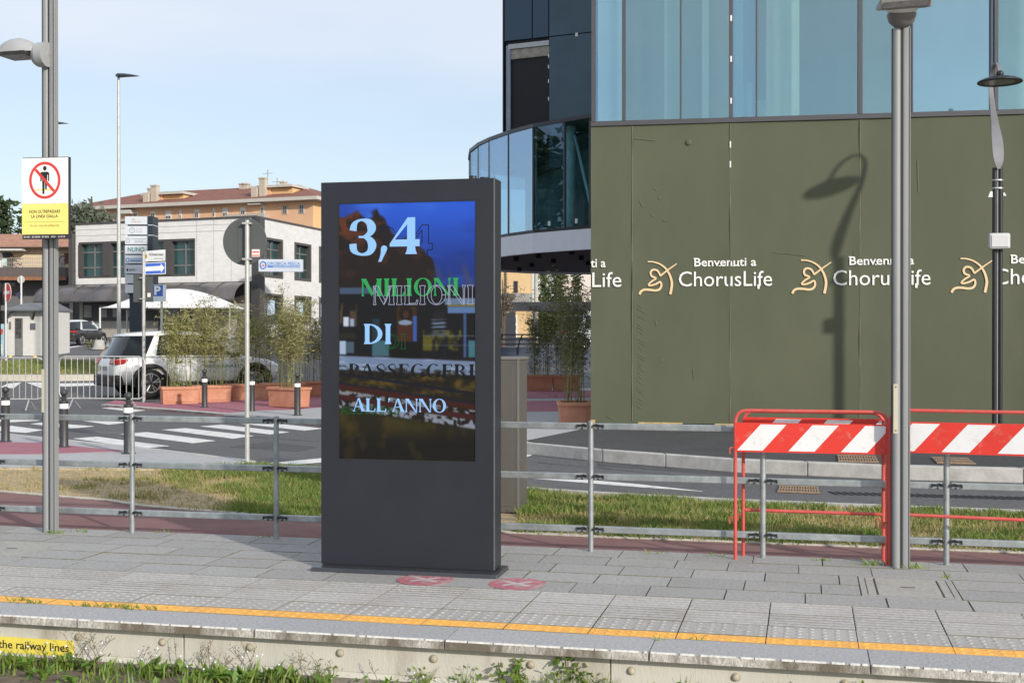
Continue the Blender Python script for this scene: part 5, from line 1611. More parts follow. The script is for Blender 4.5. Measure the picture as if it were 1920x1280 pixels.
# ================================================================== forecourt right of the totem
def facing(px, py, z=SWZ): 
    p = P(px, py, z); return (p.x, p.y, z)
gr2 = 'terracotta planters in the shaded forecourt'
l0 = facing(984, 733); l1 = facing(1037, 732)
sc2 = (l1[0] - l0[0])
for k, (x, lab) in enumerate(((986, 'shaded terracotta planter nearest the grey cabinet'), (1037.5, 'shaded terracotta planter behind, nearer the green hoarding'))):
    q = facing(x, 732.5)
    planter(lab, q, 0.06, 0.72, 0.36, 0.42, gr2)
    bamboo(('thin dark shrub in the planter nearest the grey cabinet', 'thin dark shrub in the planter behind the large one')[k], (q[0], q[1], q[2] + 0.38), 0.06, 0.72, 0.36, 1.9, 20, 55, 'shrubs in the shaded planters', bam_dark, 0.09, 0.1)
q = facing(1062, 803)
q = (0.79, 20.75, 0.10); MB_w = 0.54
planter('large terracotta planter tucked against the end of the green hoarding', q, 0.0, MB_w, 0.8, 0.40, gr2)
bamboo('tall dark bamboo in the planter against the end of the green hoarding', (q[0], q[1], q[2] + 0.36), 0.0, MB_w, 0.8, 2.0, 18, 78, 'shrubs in the shaded planters', bam_dark, 0.085, 0.3)

# things beyond the forecourt
def gZ(x, y, Z):           # base point on the ground at depth Z below pixel column x
    return Vector(((x - 960) / F * Z, Z, gz(Z) - 0.02))
def zat(y, Z): return H - (y - HY) / F * Z
# dark railing along the ramp
Z = 46.0
b0 = gZ(930, 0, Z); rl = thing('railing', 'dark metal railing along the ramp behind the shaded planters', 'railing', b0, -0.02)
dark_steel = M('dark_steel', (0.03, 0.034, 0.045), 0.5, 0.3)
zz = lambda y: zat(y, Z) - b0.z
for y in (627, 636, 645): MB().cyl((0, 0, zz(y)), (6.2, 0, zz(y)), 0.025, n=8).build('rail', dark_steel, rl)
for k in range(9):
    b = MB(); x = 0.1 + k * 0.72; b.tube([(x, 0, zz(664)), (x, 0, zz(650)), (x + 0.04, -0.06, zz(640)), (x + 0.16, -0.1, zz(626))], 0.028, 6); b.build('post', dark_steel, rl)
rw = thing('ramp_wall', 'low dark blue wall below the railing behind the shaded planters', 'wall', (b0.x, b0.y + 0.05, b0.z), -0.02)
MB().box(0, 6.4, 0, 0.25, 0, zz(651)).build('wall_body', M('wall_navy', (0.075, 0.09, 0.13), 0.8, var=0.2), rw)
# dark portal
Z = 62.0; p0 = gZ(935, 0, Z)
po = thing('portal', 'dark steel entrance portal with a round white mark on its post', 'portal', p0, -0.05)
pm = M('portal_dark', (0.03, 0.034, 0.042), 0.6, var=0.15)
MB().box((943 - 935) * Z / F, (1120 - 935) * Z / F, 0, 0.5, zat(583, Z) - p0.z, zat(566, Z) - p0.z).build('beam', pm, po)
MB().box((943 - 935) * Z / F, (966 - 935) * Z / F, 0.02, 0.48, 0, zat(583, Z) - p0.z).build('post', pm, po)
b = MB(); cx, cz0 = (950 - 935) * Z / F, zat(581, Z) - p0.z
b.prism([(cx + 0.10 * math.cos(R(a)), cz0 + 0.13 * math.sin(R(a))) for a in range(60, 301, 20)] + [(cx + 0.06 * math.cos(R(a)) - 0.0, cz0 + 0.09 * math.sin(R(a))) for a in range(290, 69, -20)], -0.01, -0.002)
b.build('mark', white, po)
# yellow house behind
Z = 78.0; p0 = gZ(880, 0, Z)
yh = thing('yellow_house', 'plain yellow house with a narrow dark window behind the portal', 'house', p0, -0.04)
hx = lambda x: (x - 880) * Z / F
hz = lambda y: zat(y, Z) - p0.z
ywall = M('plaster_yellow', (0.62, 0.44, 0.24), 0.9, var=0.06, scale=1)
MB().box(0, hx(994), 0, 6, 0, hz(470)).build('wall', ywall, yh)
MB().frustum((-0.3, hx(994) + 0.3, -0.3, 6.3), (0.5, hx(994) - 0.5, 2.5, 3.5), hz(470), hz(440)).build('roof', M('roof_red', (0.26, 0.10, 0.07), 0.85, var=0.2, scale=6), yh)
w_ = MB().box(hx(963), hx(971), -0.02, 0.02, hz(549), hz(527)).build('window', M('win_dark', (0.03, 0.03, 0.04), 0.3), yh)
bl_ = MB(); bl_.box(hx(935), hx(998), -0.9, 0.0, hz(568), hz(551)); bl_.build('balcony', M('balcony_grey', (0.30, 0.29, 0.28), 0.9, var=0.5, scale=14), yh)
d_ = MB().box(hx(956), hx(970), -0.05, 0.0, hz(646), hz(590)); df = d_.build('door', M('door_white', (0.72, 0.72, 0.72), 0.5), yh)
dg_ = MB()
for a, c in ((596, 606), (610, 619), (623, 632)): dg_.box(hx(958.5), hx(967.5), -0.06, -0.05, hz(c), hz(a))
dg_.build('door_glass', M('win_dark', (0.03, 0.03, 0.04), 0.3), df)
dp = MB(); dp.cyl((hx(949), -0.1, 0), (hx(949), -0.1, hz(500)), 0.05, n=8); dp.build('drain_pipe', M('pipe_brown', (0.15, 0.11, 0.08), 0.6), yh)
# white house right
Z = 100.0; p0 = gZ(1040, 0, Z)
wh = thing('white_house', 'pale pink white house half hidden behind the evergreen by the hoarding', 'house', p0, -0.04)
hx2 = lambda x: (x - 1040) * Z / F
hz2 = lambda y: zat(y, Z) - p0.z
MB().box(0, hx2(1230), 0, 8, 0, hz2(470)).build('wall', M('plaster_pink', (0.66, 0.58, 0.54), 0.9, var=0.06), wh)
MB().box(hx2(1075), hx2(1082), -0.03, 0.0, hz2(545), hz2(522)).build('shutter', M('shutter_red', (0.30, 0.10, 0.08), 0.7), wh)
MB().frustum((-0.4, hx2(1230) + 0.4, -0.4, 8.4), (1, hx2(1230) - 1, 3, 5), hz2(470), hz2(445)).build('roof', M('roof_red', (0.26, 0.10, 0.07), 0.85), wh)

# ------------------------------------------------------------------ trees
barkm = M('bark', (0.10, 0.075, 0.055), 0.95, var=0.3, scale=8, bump=0.6, bscale=20)
con_a = leafmat('conifer_needle', (0.028, 0.055, 0.020), (0.075, 0.11, 0.035), 0.7)
con_b = leafmat('conifer_needle_pale', (0.05, 0.085, 0.022), (0.14, 0.15, 0.05), 0.7)
olive = leafmat('olive_leaf', (0.09, 0.115, 0.075), (0.20, 0.22, 0.17), 0.7)
def tree(name, label, x, ytop, Z, w_px, kind, mat, n, group, ybot=None):
    b0 = gZ(x, 0, Z); h_ = zat(ytop, Z) - b0.z; w_ = w_px * Z / F / 2
    t = thing(name, label, 'tree', b0, 0, group)
    tr = MB(); tr.tube([(0, 0, -0.2), (0.02 * h_, 0, h_ * 0.4), (0, 0, h_ * 0.94)], [0.035 * h_, 0.022 * h_, 0.005 * h_], 8)
    cr = MB()
    if kind == 'cone':
        tiers = 14
        for k in range(tiers):
            f = k / (tiers - 1); zc = h_ * (0.12 + 0.86 * f); r = w_ * (1.03 - f) ** 0.8 * random.uniform(0.75, 1.1) + 0.05
            for j in range(max(4, int(9 * (1.1 - f)))):
                a = random.random() * 6.283; rr = r * random.uniform(0.7, 1.1)
                e = Vector((math.cos(a) * rr, math.sin(a) * rr, zc - rr * 0.25))
                if j % 2 == 0: tr.tube([(0, 0, zc), e], [0.03, 0.008], 4)
                for q in range(n // (tiers * 6)):
                    g_ = random.uniform(0.15, 1.05); c = Vector((0, 0, zc)).lerp(e, g_)
                    cr.cr = min(1, max(0, random.gauss(0.35 + 0.2 * g_ - 0.1, 0.25)))
                    leaves(cr, [c], 0.05 * h_, 1, (0.03 * h_, 0.03 * h_, 0.02 * h_), -0.1, 0.4, 0.3)
    else:
        lobes = []
        for k in range(16):
            a = random.random() * 6.283; el = random.uniform(-0.2, 1.0)
            lobes.append((Vector((math.cos(a) * w_ * 0.62 * math.sqrt(1 - max(el, 0) ** 2 * 0.8), math.sin(a) * w_ * 0.62, h_ * (0.58 + 0.27 * el))), w_ * random.uniform(0.26, 0.46)))
        for c, r in lobes:
            tr.tube([(0, 0, h_ * 0.3), c * 0.5 + Vector((0, 0, h_ * 0.25)), c], [0.02 * h_, 0.01 * h_, 0.004 * h_], 5)
            for q in range(n // 16):
                v = Vector((random.gauss(0, 1), random.gauss(0, 1), random.gauss(0, 1))).normalized() * r * random.uniform(0.6, 1.1)
                cr.cr = min(1, max(0, random.gauss(0.4, 0.3)))
                leaves(cr, [c + v], 0.07 * h_ * 0.6, 1, (0.02 * h_,) * 3, 0.1, 0.5)
    tr.build('trunk', barkm, t); cr.build('crown', mat, t)
    return t
gT = 'evergreens behind the shaded forecourt'
tree('conifer', 'dark evergreen straight right of the yellow house', 1020, 488, 74, 62, 'cone', con_b, 2600, gT)
tree('conifer', 'fullest dark evergreen, midway between the yellow house and the hoarding', 1048, 478, 70, 70, 'cone', con_b, 3000, gT)
tree('conifer', 'evergreen nearest the edge of the green hoarding', 1082, 500, 72, 46, 'cone', con_a, 2000, gT)
tree('bare_tree', 'thin brownish bush in front of the yellow house', 942, 515, 58, 50, 'round', leafmat('twig_leaf', (0.14, 0.10, 0.06), (0.2, 0.15, 0.09)), 260, None)
hd_ = thing('hedge', 'clipped green hedge low under the evergreens', 'hedge', gZ(1000, 0, 66))
hb = MB()
for i in range(1800):
    leaves(hb, [(random.uniform(0, 3.4), random.uniform(0, 0.8), random.uniform(0.0, 1.9))], 0.22, 1, (0.05, 0.05, 0.05), 0.2, 0.5)
hb.build('foliage', con_b, hd_)
# concrete pole
Z = 64.0; p0 = gZ(1005, 0, Z)
cp_ = thing('concrete_pole', 'pale round concrete pole in front of the evergreens', 'pole', p0)
MB().cyl((0, 0, 0), (0, 0, zat(490, Z) - p0.z), 0.12, 0.09, 14).build('shaft', M('pole_concrete', (0.45, 0.42, 0.37), 0.9, var=0.15), cp_, smooth=40)
# ================================================================== left: crossing, pavements
struct_z = -0.016
def zebra(label, px):
    return marking(label, px)
zl_ = [[(137, 822), (182, 818.5), (316, 836), (265, 840)], [(226, 813.5), (276, 810), (403, 826), (360, 830.5)], [(304, 805.5), (347, 802.5), (475, 817), (435, 822)], [(375, 799), (416, 796), (541, 810), (504, 814)], [(441, 793), (482, 790), (604, 803), (570, 807)]]
for k, q in enumerate(zl_):
    zebra('white stripe %s of the zebra crossing' % ('nearest the bollards', 'second from the bollards', 'in the middle', 'fourth from the bollards', 'nearest the planters')[k], q)
zm = [[(10, 781), (74, 788), (20, 791), (-20, 789)], [(57, 794.5), (80, 792), (176, 799), (132, 803)], [(-10, 800), (20, 798), (80, 806), (48, 811), (0, 808)], [(136, 786), (175, 783.5), (236, 792), (203, 796)], [(203, 782), (250, 780.5), (318, 786), (282, 788.5)], [(190, 765), (225, 762), (275, 768.5), (250, 772)]]
for k, q in enumerate(zm):
    zebra('white stripe of the second crossing, %s' % ('far left behind the bollards', 'beside the left mast', 'nearest the left bollard', 'in its middle', 'towards the round sign', 'by the kerb corner')[k], q)
zebra('white stop line on the roadway left of the display totem', [(505, 868), (602, 859), (602, 866), (560, 870)])
# island pavement on the left
isl_far = [(-200, 795), (0, 814), (134, 828), (250, 840), (360, 853), (462, 866), (500, 871)]
isl_near = [(500, 873), (400, 875), (250, 878), (140, 877), (0, 876), (-200, 866)]
far_p = [P(x, y, 0.0) for x, y in isl_far]; near_p = [P(x, y, 0.0) for x, y in isl_near]
g = MB().slab([(p.x, p.y) for p in near_p[::-1]] + [(p.x, p.y) for p in far_p[::-1]], -0.02, 0.006)
struct(g.build('island_pavement', grey_pave), 'grey paved island with bollards at the left', 'pavement')
g = MB(); ribbon(g, [(p.x, p.y) for p in far_p[:-1]], 0.14, -0.02, 0.009)
struct(g.build('island_kerb', kerbmat), 'pale kerb round the paved island at the left', 'kerb')
mg = [P(x, y, 0.008) for x, y in ((-150, 852), (0, 851), (78, 851), (156, 848), (225, 845.5), (232, 844), (194, 841.5), (78, 829.5), (5, 829), (-150, 824))]
g = MB().slab([(p.x, p.y) for p in mg], 0.0, 0.010)
struct(g.build('island_band', magenta), 'magenta strip on the paved island at the left', 'pavement')
g = MB(); e_ = [P(x, y, 0) for x, y in ((-200, 868.5), (0, 879), (140, 880), (250, 881), (400, 878))]
ribbon(g, [(p.x, p.y) for p in e_], 0.13, -0.02, 0.004)
struct(g.build('sandy_edge', M('sand_edge', (0.50, 0.41, 0.26), 0.95, var=0.15, scale=8, bump=0.4)), 'sandy edging between the paved island and the dry grass', 'ground')
# far pavement with the planters
k1 = [(189, 759), (225, 761), (275, 765), (330, 769), (403, 775), (462, 778), (600, 795), (720, 809), (760, 815)]
kk = [P(x, y, 0.03) for x, y in k1]
backp = [P(x, y, 0.06) for x, y in ((760, 742), (560, 735), (480, 745), (360, 750), (283, 755), (215, 750))]
g = MB().slab([(p.x, p.y) for p in kk] + [(p.x, p.y) for p in backp], -0.02, [0.03] * len(kk) + [0.06] * len(backp))
struct(g.build('planter_pavement', magenta), 'magenta paved pavement under the terracotta planters', 'pavement')
g = MB()
for i in range(len(kk) - 1):
    a, c = kk[i], kk[i + 1]; d = (c - a).normalized(); n_ = Vector((-d.y, d.x, 0)) * 0.16
    g.slab([(a.x, a.y), (c.x, c.y), (c.x + n_.x, c.y + n_.y), (a.x + n_.x, a.y + n_.y)], -0.02, 0.045)
struct(g.build('planter_kerb', kerbmat, bevel=0.01), 'pale kerb in front of the terracotta planters', 'kerb')
gp = [P(x, y, 0.04) for x, y in ((420, 776.5), (480, 780), (600, 793), (700, 804), (760, 812), (760, 768), (640, 764), (600, 765), (560, 769), (480, 771))]
g = MB().slab([(p.x, p.y) for p in gp], 0.02, 0.058)
struct(g.build('planter_band', grey_pave), 'grey strip in the magenta pavement near the planters', 'pavement')
gp = [P(x, y, 0.045) for x, y in ((520, 784.5), (600, 790), (680, 798), (680, 788), (600, 783), (540, 779))]

# green traffic island far left
ml = [G(x, y) for x, y in ((-200, 703), (0, 704), (120, 703.5), (193, 704), (200, 699), (196, 684), (120, 681), (0, 682), (-200, 682))]
g = MB().slab([(p.x, p.y) for p in ml], [p.z - 0.05 for p in ml], [p.z + 0.10 for p in ml])
struct(g.build('median_lawn', soil_green), 'small green traffic island behind the crowd barriers', 'ground')
poly_ = [(p.x, p.y) for p in ml]
grass('median_grass', 'short grass on the small traffic island behind the crowd barriers', poly_, 9000, lambda x, y: 0.8, (0.05, 0.12), lambda x, y: gz(y) + 0.09, grassmat, 0.02)
g = MB(); q = [G(x, y) for x, y in ((-200, 712), (0, 713), (110, 713), (190, 712))]
for i in range(3):
    a, c = q[i], q[i + 1]
    g.slab([(a.x, a.y), (c.x, c.y), (c.x, c.y + 0.7), (a.x, a.y + 0.7)], [a.z - 0.05, c.z - 0.05] * 2, [a.z + 0.14, c.z + 0.14, c.z + 0.16, a.z + 0.16])
struct(g.build('median_kerb', M('kerb_pale', (0.55, 0.51, 0.44), 0.9, var=0.15, scale=5)), 'pale kerb of the small traffic island', 'kerb')
def gmark(label, px):
    pts = [G(x, y, -0.012) for x, y in px]
    g = MB().slab([(p.x, p.y) for p in pts], [p.z for p in pts], [p.z + 0.004 for p in pts])
    struct(g.build('road_marking', paint_white), label, 'road marking')
gmark('white triangle marking at the left of the crowd barriers', [(0, 725), (15, 718), (40, 716), (25, 727)])
gmark('white triangle marking right of it behind the crowd barrier', [(48, 716), (78, 716), (78, 727)])
gmark('white line along the roadway behind the right crowd barrier', [(112, 718), (190, 717), (190, 721), (112, 724)])
gmark('thin white parking line beside the black car', [(112, 653), (160, 645), (165, 646), (118, 654)])

# ------------------------------------------------------------------ bollards
iron = M('cast_iron', (0.060, 0.062, 0.066), 0.45, 0.35, var=0.12, scale=10)
def bollard(label, px, py, z):
    p = P(px, py, z)
    t = thing('bollard', label, 'bollard', (p.x, p.y, z), 0, 'dark cast iron bollards')
    b = MB(); b.lathe([(0.095, 0), (0.095, 0.012), (0.066, 0.018), (0.062, 0.03), (0.061, 0.56), (0.063, 0.57), (0.063, 0.665), (0.055, 0.672), (0.030, 0.685), (0.030, 0.70), (0.052, 0.708), (0.052, 0.718), (0.028, 0.728), (0.034, 0.74)], 20)
    b.build('shaft', iron, t, smooth=35)
    s = MB(); s.sphere((0, 0, 0.785), 0.054, 18, 10, (1, 1, 0.92)); s.build('finial', iron, t, smooth=60)
    r = MB(); r.lathe([(0.0645, 0.555), (0.0645, 0.625)], 20); r.build('reflective_band', M('band_reflect', (0.80, 0.80, 0.78), 0.4), t, smooth=40)
    return t
b0 = bollard('dark bollard at the left edge, left of the left mast', 10, 828, 0.006)
for lab, x, y, z in (('dark bollard just right of the left mast', 119.5, 838, 0.006), ('dark bollard behind the fence post at the end of the magenta strip', 240.5, 850, 0.006), ('dark bollard in front of the second planter', 383.5, 763.5, 0.045), ('dark bollard behind the round sign pole', 472, 771.5, 0.045), ('dark bollard in front of the corner planter by the display totem', 557.5, 778.5, 0.058)):
    p = P(x, y, z); dup(b0, lab, (p.x, p.y, z))

# planters by the white car
gp_ = 'terracotta planters by the white car'
A_ = P(304.5, 758.6, 0.04); B_ = P(529, 746.5, 0.07)
dv = (B_ - A_); ang = math.atan2(dv.y, dv.x) * 0.80
px_ = [(304.5, 758.3), (366, 755.0), (428, 751.3), (496, 748.0), (566, 744.5)]
labs = ('terracotta planter at the left end of the row, beside the car wheel', 'second terracotta planter of the row, behind a bollard', 'terracotta planter of the row left of the round sign pole', 'terracotta planter of the row right of the round sign pole', 'terracotta planter behind the corner planter, half hidden by the totem')
blabs = ('bushy bamboo over the rear door of the white car', 'bamboo over the front door of the white car', 'tall bamboo left of the round sign pole', 'bamboo right of the round sign pole', 'bamboo at the back beside the display totem')
for k, (x, y) in enumerate(px_):
    q = P(x, y, 0.05)
    nx = px_[k + 1][0] if k < 4 else 640
    ww = (nx - x) * q.y / F / math.cos(0.45) * 0.985
    planter(labs[k], (q.x, q.y, 0.045), 0.42, ww, 0.42, 0.40, gp_)
    bamboo(blabs[k], (q.x, q.y, 0.42), 0.42, ww, 0.42, (1.85, 1.95, 1.75, 1.85, 1.7)[k], 19, 66, 'bamboo plants in the planters by the white car')
q = P(582, 762.5, 0.055)
planter('terracotta corner planter standing in front of the row, next to the display totem', (q.x, q.y, 0.055), R(142), 0.88, 0.45, 0.43, gp_)
bamboo('dense bamboo in the corner planter next to the display totem', (q.x, q.y, 0.45), R(142), 0.88, 0.45, 1.95, 22, 62, 'bamboo plants in the planters by the white car')

# ------------------------------------------------------------------ round sign seen from behind, street sign, totem, parking
steel = M('pole_steel', (0.50, 0.50, 0.48), 0.45, 0.4, var=0.12, scale=10)
backm = M('sign_back', (0.082, 0.09, 0.092), 0.55, 0.2, var=0.08)
p0 = P(463.5, 866, 0.0); s_ = p0.y / F
rs = thing('round_sign', 'round traffic sign seen from its dark back on a pale steel pole', 'traffic sign', (p0.x, p0.y, 0.0), 0)
hz3 = lambda y: (866 - y) * s_
MB().cyl((0, 0, 0), (0, 0, hz3(413)), 0.030, n=16).build('pole', steel, rs, smooth=40)
b = MB(); zc = hz3(452.5); b.cyl((-0.04, 0.05, zc), (-0.04, 0.068, zc), 0.285, n=48); d = b.build('disc', backm, rs, bevel=0.004)
d.scale = (0.985, 1, 1.06); d.location = (0, 0, -zc * 0.06)
b = MB()
for y in (419, 486):
    b.box(-0.055, 0.055, -0.035, 0.05, hz3(y) - 0.012, hz3(y) + 0.012)
    b.cyl((-0.045, -0.03, hz3(y)), (-0.045, -0.045, hz3(y)), 0.014, n=8); b.cyl((0.045, -0.03, hz3(y)), (0.045, -0.045, hz3(y)), 0.014, n=8)
b.build('clamp', steel, rs)
b = MB(); b.box(-0.13, -0.09, 0.045, 0.05, zc - 0.22, zc + 0.25); b.build('stiffener', backm, rs)
b = MB(); b.box(0.05, 0.15, 0.043, 0.049, hz3(481), hz3(467)); st_ = b.build('sticker', M('sticker_pale', (0.75, 0.70, 0.66), 0.5), rs)
b = MB(); b.box(0.055, 0.145, 0.0415, 0.043, hz3(473.5), hz3(471)); b.box(0.055, 0.145, 0.0415, 0.043, hz3(479.5), hz3(477.5)); b.build('print', red, st_)

p0 = P(269.5, 755, 0.03); s_ = p0.y / F
ss = thing('street_sign', 'thin pole with a street name plate and a blue one way arrow pointing right', 'street sign', (p0.x, p0.y, 0.03), 0)
hz4 = lambda y: (755 - y) * s_
hx4 = lambda x: (x - 269.5) * s_
MB().cyl((0, 0, 0), (0, 0, hz4(472)), 0.040, n=14).build('pole', steel, ss, smooth=40)
def plate(x0, x1, yl0, yl1, yr0, yr1, mat, y, name, par=ss):
    b = MB(); b.prism([(hx4(x0), hz4(yl1)), (hx4(x1), hz4(yr1)), (hx4(x1), hz4(yr0)), (hx4(x0), hz4(yl0))], y, y + 0.02); return b.build(name, mat, par)
pn_ = plate(273, 310.5, 471, 490.5, 468, 489, M('plate_silver', (0.62, 0.64, 0.66), 0.5), -0.02, 'name_plate')
b = MB(); b.prism([(hx4(274.7) + 0.03 * math.cos(k * 0.5236) * 0.8, hz4(481) + 0.055 * math.sin(k * 0.5236)) for k in range(12)], -0.023, -0.021); b.build('crest', M('crest_gold', (0.35, 0.27, 0.07), 0.5), pn_)
text('Via Domenico Scarlatti', black, pn_, hx4(280), hx4(307), hz4(479.5), hz4(474.5), -0.0222, bold=0.02)
text('quartiere del Centro', black, pn_, hx4(290), hx4(307), hz4(486.3), hz4(483.5), -0.0222, bold=0.015)
blue = M('sign_blue', (0.045, 0.13, 0.52), 0.5, var=0.05)
pw = plate(272.5, 311, 493, 515, 491, 513.5, M('plate_white', (0.78, 0.79, 0.80), 0.5), -0.02, 'arrow_plate')
b = MB(); b.prism([(hx4(273.5), hz4(514)), (hx4(310), hz4(512.3)), (hx4(310), hz4(492.3)), (hx4(273.5), hz4(494))], -0.0225, -0.0205); b.build('blue_field', blue, pw)
b = MB(); b.prism([(hx4(273.5), hz4(508.5)), (hx4(302.5), hz4(507)), (hx4(302.5), hz4(511)), (hx4(309), hz4(502)), (hx4(302), hz4(494)), (hx4(302.5), hz4(498.5)), (hx4(273.5), hz4(500.5))], -0.0245, -0.0226); b.build('arrow', M('plate_white', (0.78, 0.79, 0.80), 0.5), pw)
bb = plate(249, 286, 514, 566, 514, 566, backm, 0.045, 'back_plate')
b = MB()
for y in (521, 560): b.box(hx4(262.5), hx4(273), -0.045, 0.05, hz4(y) - 0.012, hz4(y) + 0.012)
b.build('clamp', steel, ss)
MB().box(hx4(275.5), hx4(281.5), 0.042, 0.0449, hz4(556.5), hz4(549)).build('sticker', M('sticker_pale', (0.75, 0.70, 0.66), 0.5), bb)

Z = 40.0; p0 = gZ(238, 0, Z); s_ = Z / F
dt = thing('directory_totem', 'dark signpost tower stacked with pale business name panels', 'signpost', p0, 0)
hx5 = lambda x: (x - 238) * s_
hz5 = lambda y: zat(y, Z) - p0.z
tot = M('totem_navy', (0.022, 0.032, 0.045), 0.5, 0.2, var=0.1)
MB().box(hx5(241), hx5(265), 0.10, 0.5, 0, hz5(520)).build('column', tot, dt)
MB().box(hx5(239), hx5(286), 0.04, 0.66, hz5(552), hz5(405)).build('core', tot, dt)
pan = M('totem_panel', (0.60, 0.64, 0.70), 0.5, var=0.04)
tops = [(406, 421), (424, 440), (442.5, 458), (460, 476), (478.5, 494), (496.5, 513), (515, 531), (533.5, 549)]
pans = []
for a, c in tops:
    pans.append(MB().box(hx5(235), hx5(276), -0.02, 0.04, hz5(c), hz5(a)).build('name_panel', pan, dt))
b = MB()
for a, c in tops[:2]: b.box(hx5(277), hx5(286.3), 0.03, 0.665, hz5(c + 1.5), hz5(c + 0.3))
b.build('side_trim', pan, dt)
orange = M('print_orange', (0.60, 0.36, 0.20), 0.6); greyp = M('print_pale_grey', (0.28, 0.29, 0.33), 0.6); teal = M('print_teal', (0.03, 0.19, 0.18), 0.6); bluep = M('print_blue', (0.06, 0.18, 0.50), 0.6)
b = MB(); b.tube([(hx5(x), -0.024, hz5(y)) for x, y in ((248, 413), (251, 409), (254, 413))], 0.012, 5); b.build('print', orange, pans[0])
text('WARMER', orange, pans[0], hx5(246.5), hx5(265), hz5(418), hz5(414.5), -0.022)
b = MB(); b.tube([(hx5(248.5) + 0.085 * math.cos(k * 0.35), -0.023, hz5(432) + 0.085 * math.sin(k * 0.35)) for k in range(18)], 0.008, 5, True); b.build('print', greyp, pans[1])
text('C', greyp, pans[1], hx5(247), hx5(250.3), hz5(434), hz5(430), -0.022)
text('CASA', M('print_rose', (0.5, 0.3, 0.27), 0.6), pans[1], hx5(256), hx5(267), hz5(431), hz5(427.5), -0.022); text('CORE', greyp, pans[1], hx5(256), hx5(267), hz5(436.3), hz5(433), -0.022)
b = MB(); b.tube([(hx5(240.5) + 0.062 * math.cos(k * 0.35), -0.023, hz5(450.5) + 0.07 * math.sin(k * 0.35)) for k in range(18)], 0.008, 5, True); b.box(hx5(240.2), hx5(240.9), -0.022, -0.0205, hz5(451.5), hz5(448.5)); b.build('print', greyp, pans[2])
b = MB(); b.box(hx5(247), hx5(274), -0.022, -0.0205, hz5(448.7), hz5(447.5)); b.box(hx5(252), hx5(269), -0.022, -0.0205, hz5(451.8), hz5(451)); b.box(hx5(252), hx5(269), -0.022, -0.0205, hz5(454), hz5(453.2)); b.build('small_print', greyp, pans[2])
text('NUNO', teal, pans[3], hx5(240), hx5(271.5), hz5(472), hz5(463.5), -0.022, bold=0.02)
b = MB(); b.tube([(hx5(239.8) + 0.05 * math.cos(k * 0.35), -0.023, hz5(487.5) + 0.06 * math.sin(k * 0.35)) for k in range(16)], 0.01, 5, True); b.box(hx5(244), hx5(272), -0.022, -0.0205, hz5(490), hz5(488)); b.box(hx5(244), hx5(270), -0.022, -0.0205, hz5(486), hz5(485)); b.build('small_print', bluep, pans[4])
b = MB(); b.prism([(hx5(239.5) + 0.032 * math.cos(k * 0.5236), hz5(506) + 0.045 * math.sin(k * 0.5236)) for k in range(12)], -0.023, -0.0205); b.build('print', black, pans[5])
text('uno', M('print_plum', (0.06, 0.04, 0.10), 0.6), pans[5], hx5(243), hx5(254.5), hz5(508), hz5(504), -0.022, bold=0.02); text('eme', M('print_sky', (0.35, 0.55, 0.75), 0.6), pans[5], hx5(255.5), hx5(268), hz5(508), hz5(504), -0.022)

Z = 37.0; p0 = gZ(297, 0, Z); s_ = Z / F
pk_ = thing('parking_sign', 'blue and white parking sign beside the signpost tower', 'traffic sign', p0, 0)
hx6 = lambda x: (x - 297) * s_
hz6 = lambda y: zat(y, Z) - p0.z
MB().cyl((0.08, 0.06, 0), (0.08, 0.06, hz6(535)), 0.035, n=10).build('pole', steel, pk_, smooth=40)
pp = MB().box(hx6(286), hx6(311.5), 0.0, 0.02, hz6(565.5), hz6(533.5)).build('plate', M('plate_white', (0.78, 0.79, 0.80), 0.5), pk_)
MB().box(hx6(286.5), hx6(305.5), -0.003, -0.0005, hz6(555.5), hz6(534.3)).build('blue_field', blue, pp)
text('P', white, pp, hx6(289.5), hx6(301.5), hz6(553), hz6(536), -0.005, bold=0.035)
b = MB(); b.box(hx6(287), hx6(310), -0.002, -0.0005, hz6(559.2), hz6(558)); b.box(hx6(287), hx6(306), -0.002, -0.0005, hz6(562.5), hz6(561.3)); b.build('small_print', M('print_sky', (0.35, 0.55, 0.75), 0.6), pp)

# ------------------------------------------------------------------ thin lamp posts
def lamp_post(label, px, ytop, Z, hide_scale=1.0):
    p0 = gZ(px, 0, Z); s_ = Z / F
    h_ = zat(ytop, Z) - p0.z
    t = thing('lamp_post', label, 'lamp post', p0, 0, 'tall slim lamp posts')
    MB().cyl((0, 0, 0), (0, 0, h_ - 0.10), 0.075, 0.05, 14).build('pole', steel, t, smooth=40)
    MB().cyl((0, 0, h_ - 0.16), (0, 0, h_ + 0.02), 0.042, n=12).build('neck', M('neck_grey', (0.16, 0.17, 0.18), 0.5), t)
    hd = MB(); secs = [(-0.10, 0.05, 0.10, 0.04), (0.0, 0.15, 0.13, 0.02), (0.25, 0.17, 0.12, 0.045), (0.5, 0.15, 0.09, 0.055), (0.74, 0.05, 0.045, 0.05)]
    vs = []
    for x, w_, zt_, zb_ in secs:
        vs += [(x, -w_, h_ + zb_), (x, w_, h_ + zb_), (x, w_ * 0.7, h_ + zt_), (x, -w_ * 0.7, h_ + zt_)]
    fs = [(0, 1, 2, 3), (19, 18, 17, 16)]
    for i in range(4):
        for j in range(4): fs.append((i * 4 + j, (i + 1) * 4 + j, (i + 1) * 4 + (j + 1) % 4, i * 4 + (j + 1) % 4))
    hd.add(vs, fs); hd.build('lamp_head', M('lamp_head_dark', (0.035, 0.045, 0.055), 0.4, 0.3), t, smooth=50)
    return t
lp0 = lamp_post('tall slim lamp post rising behind the rear of the white car', 223, 146, 45.0)
p0 = gZ(101, 0, 62); d_ = dup(lp0, 'lamp post farther back, mostly hidden by the left mast', p0)
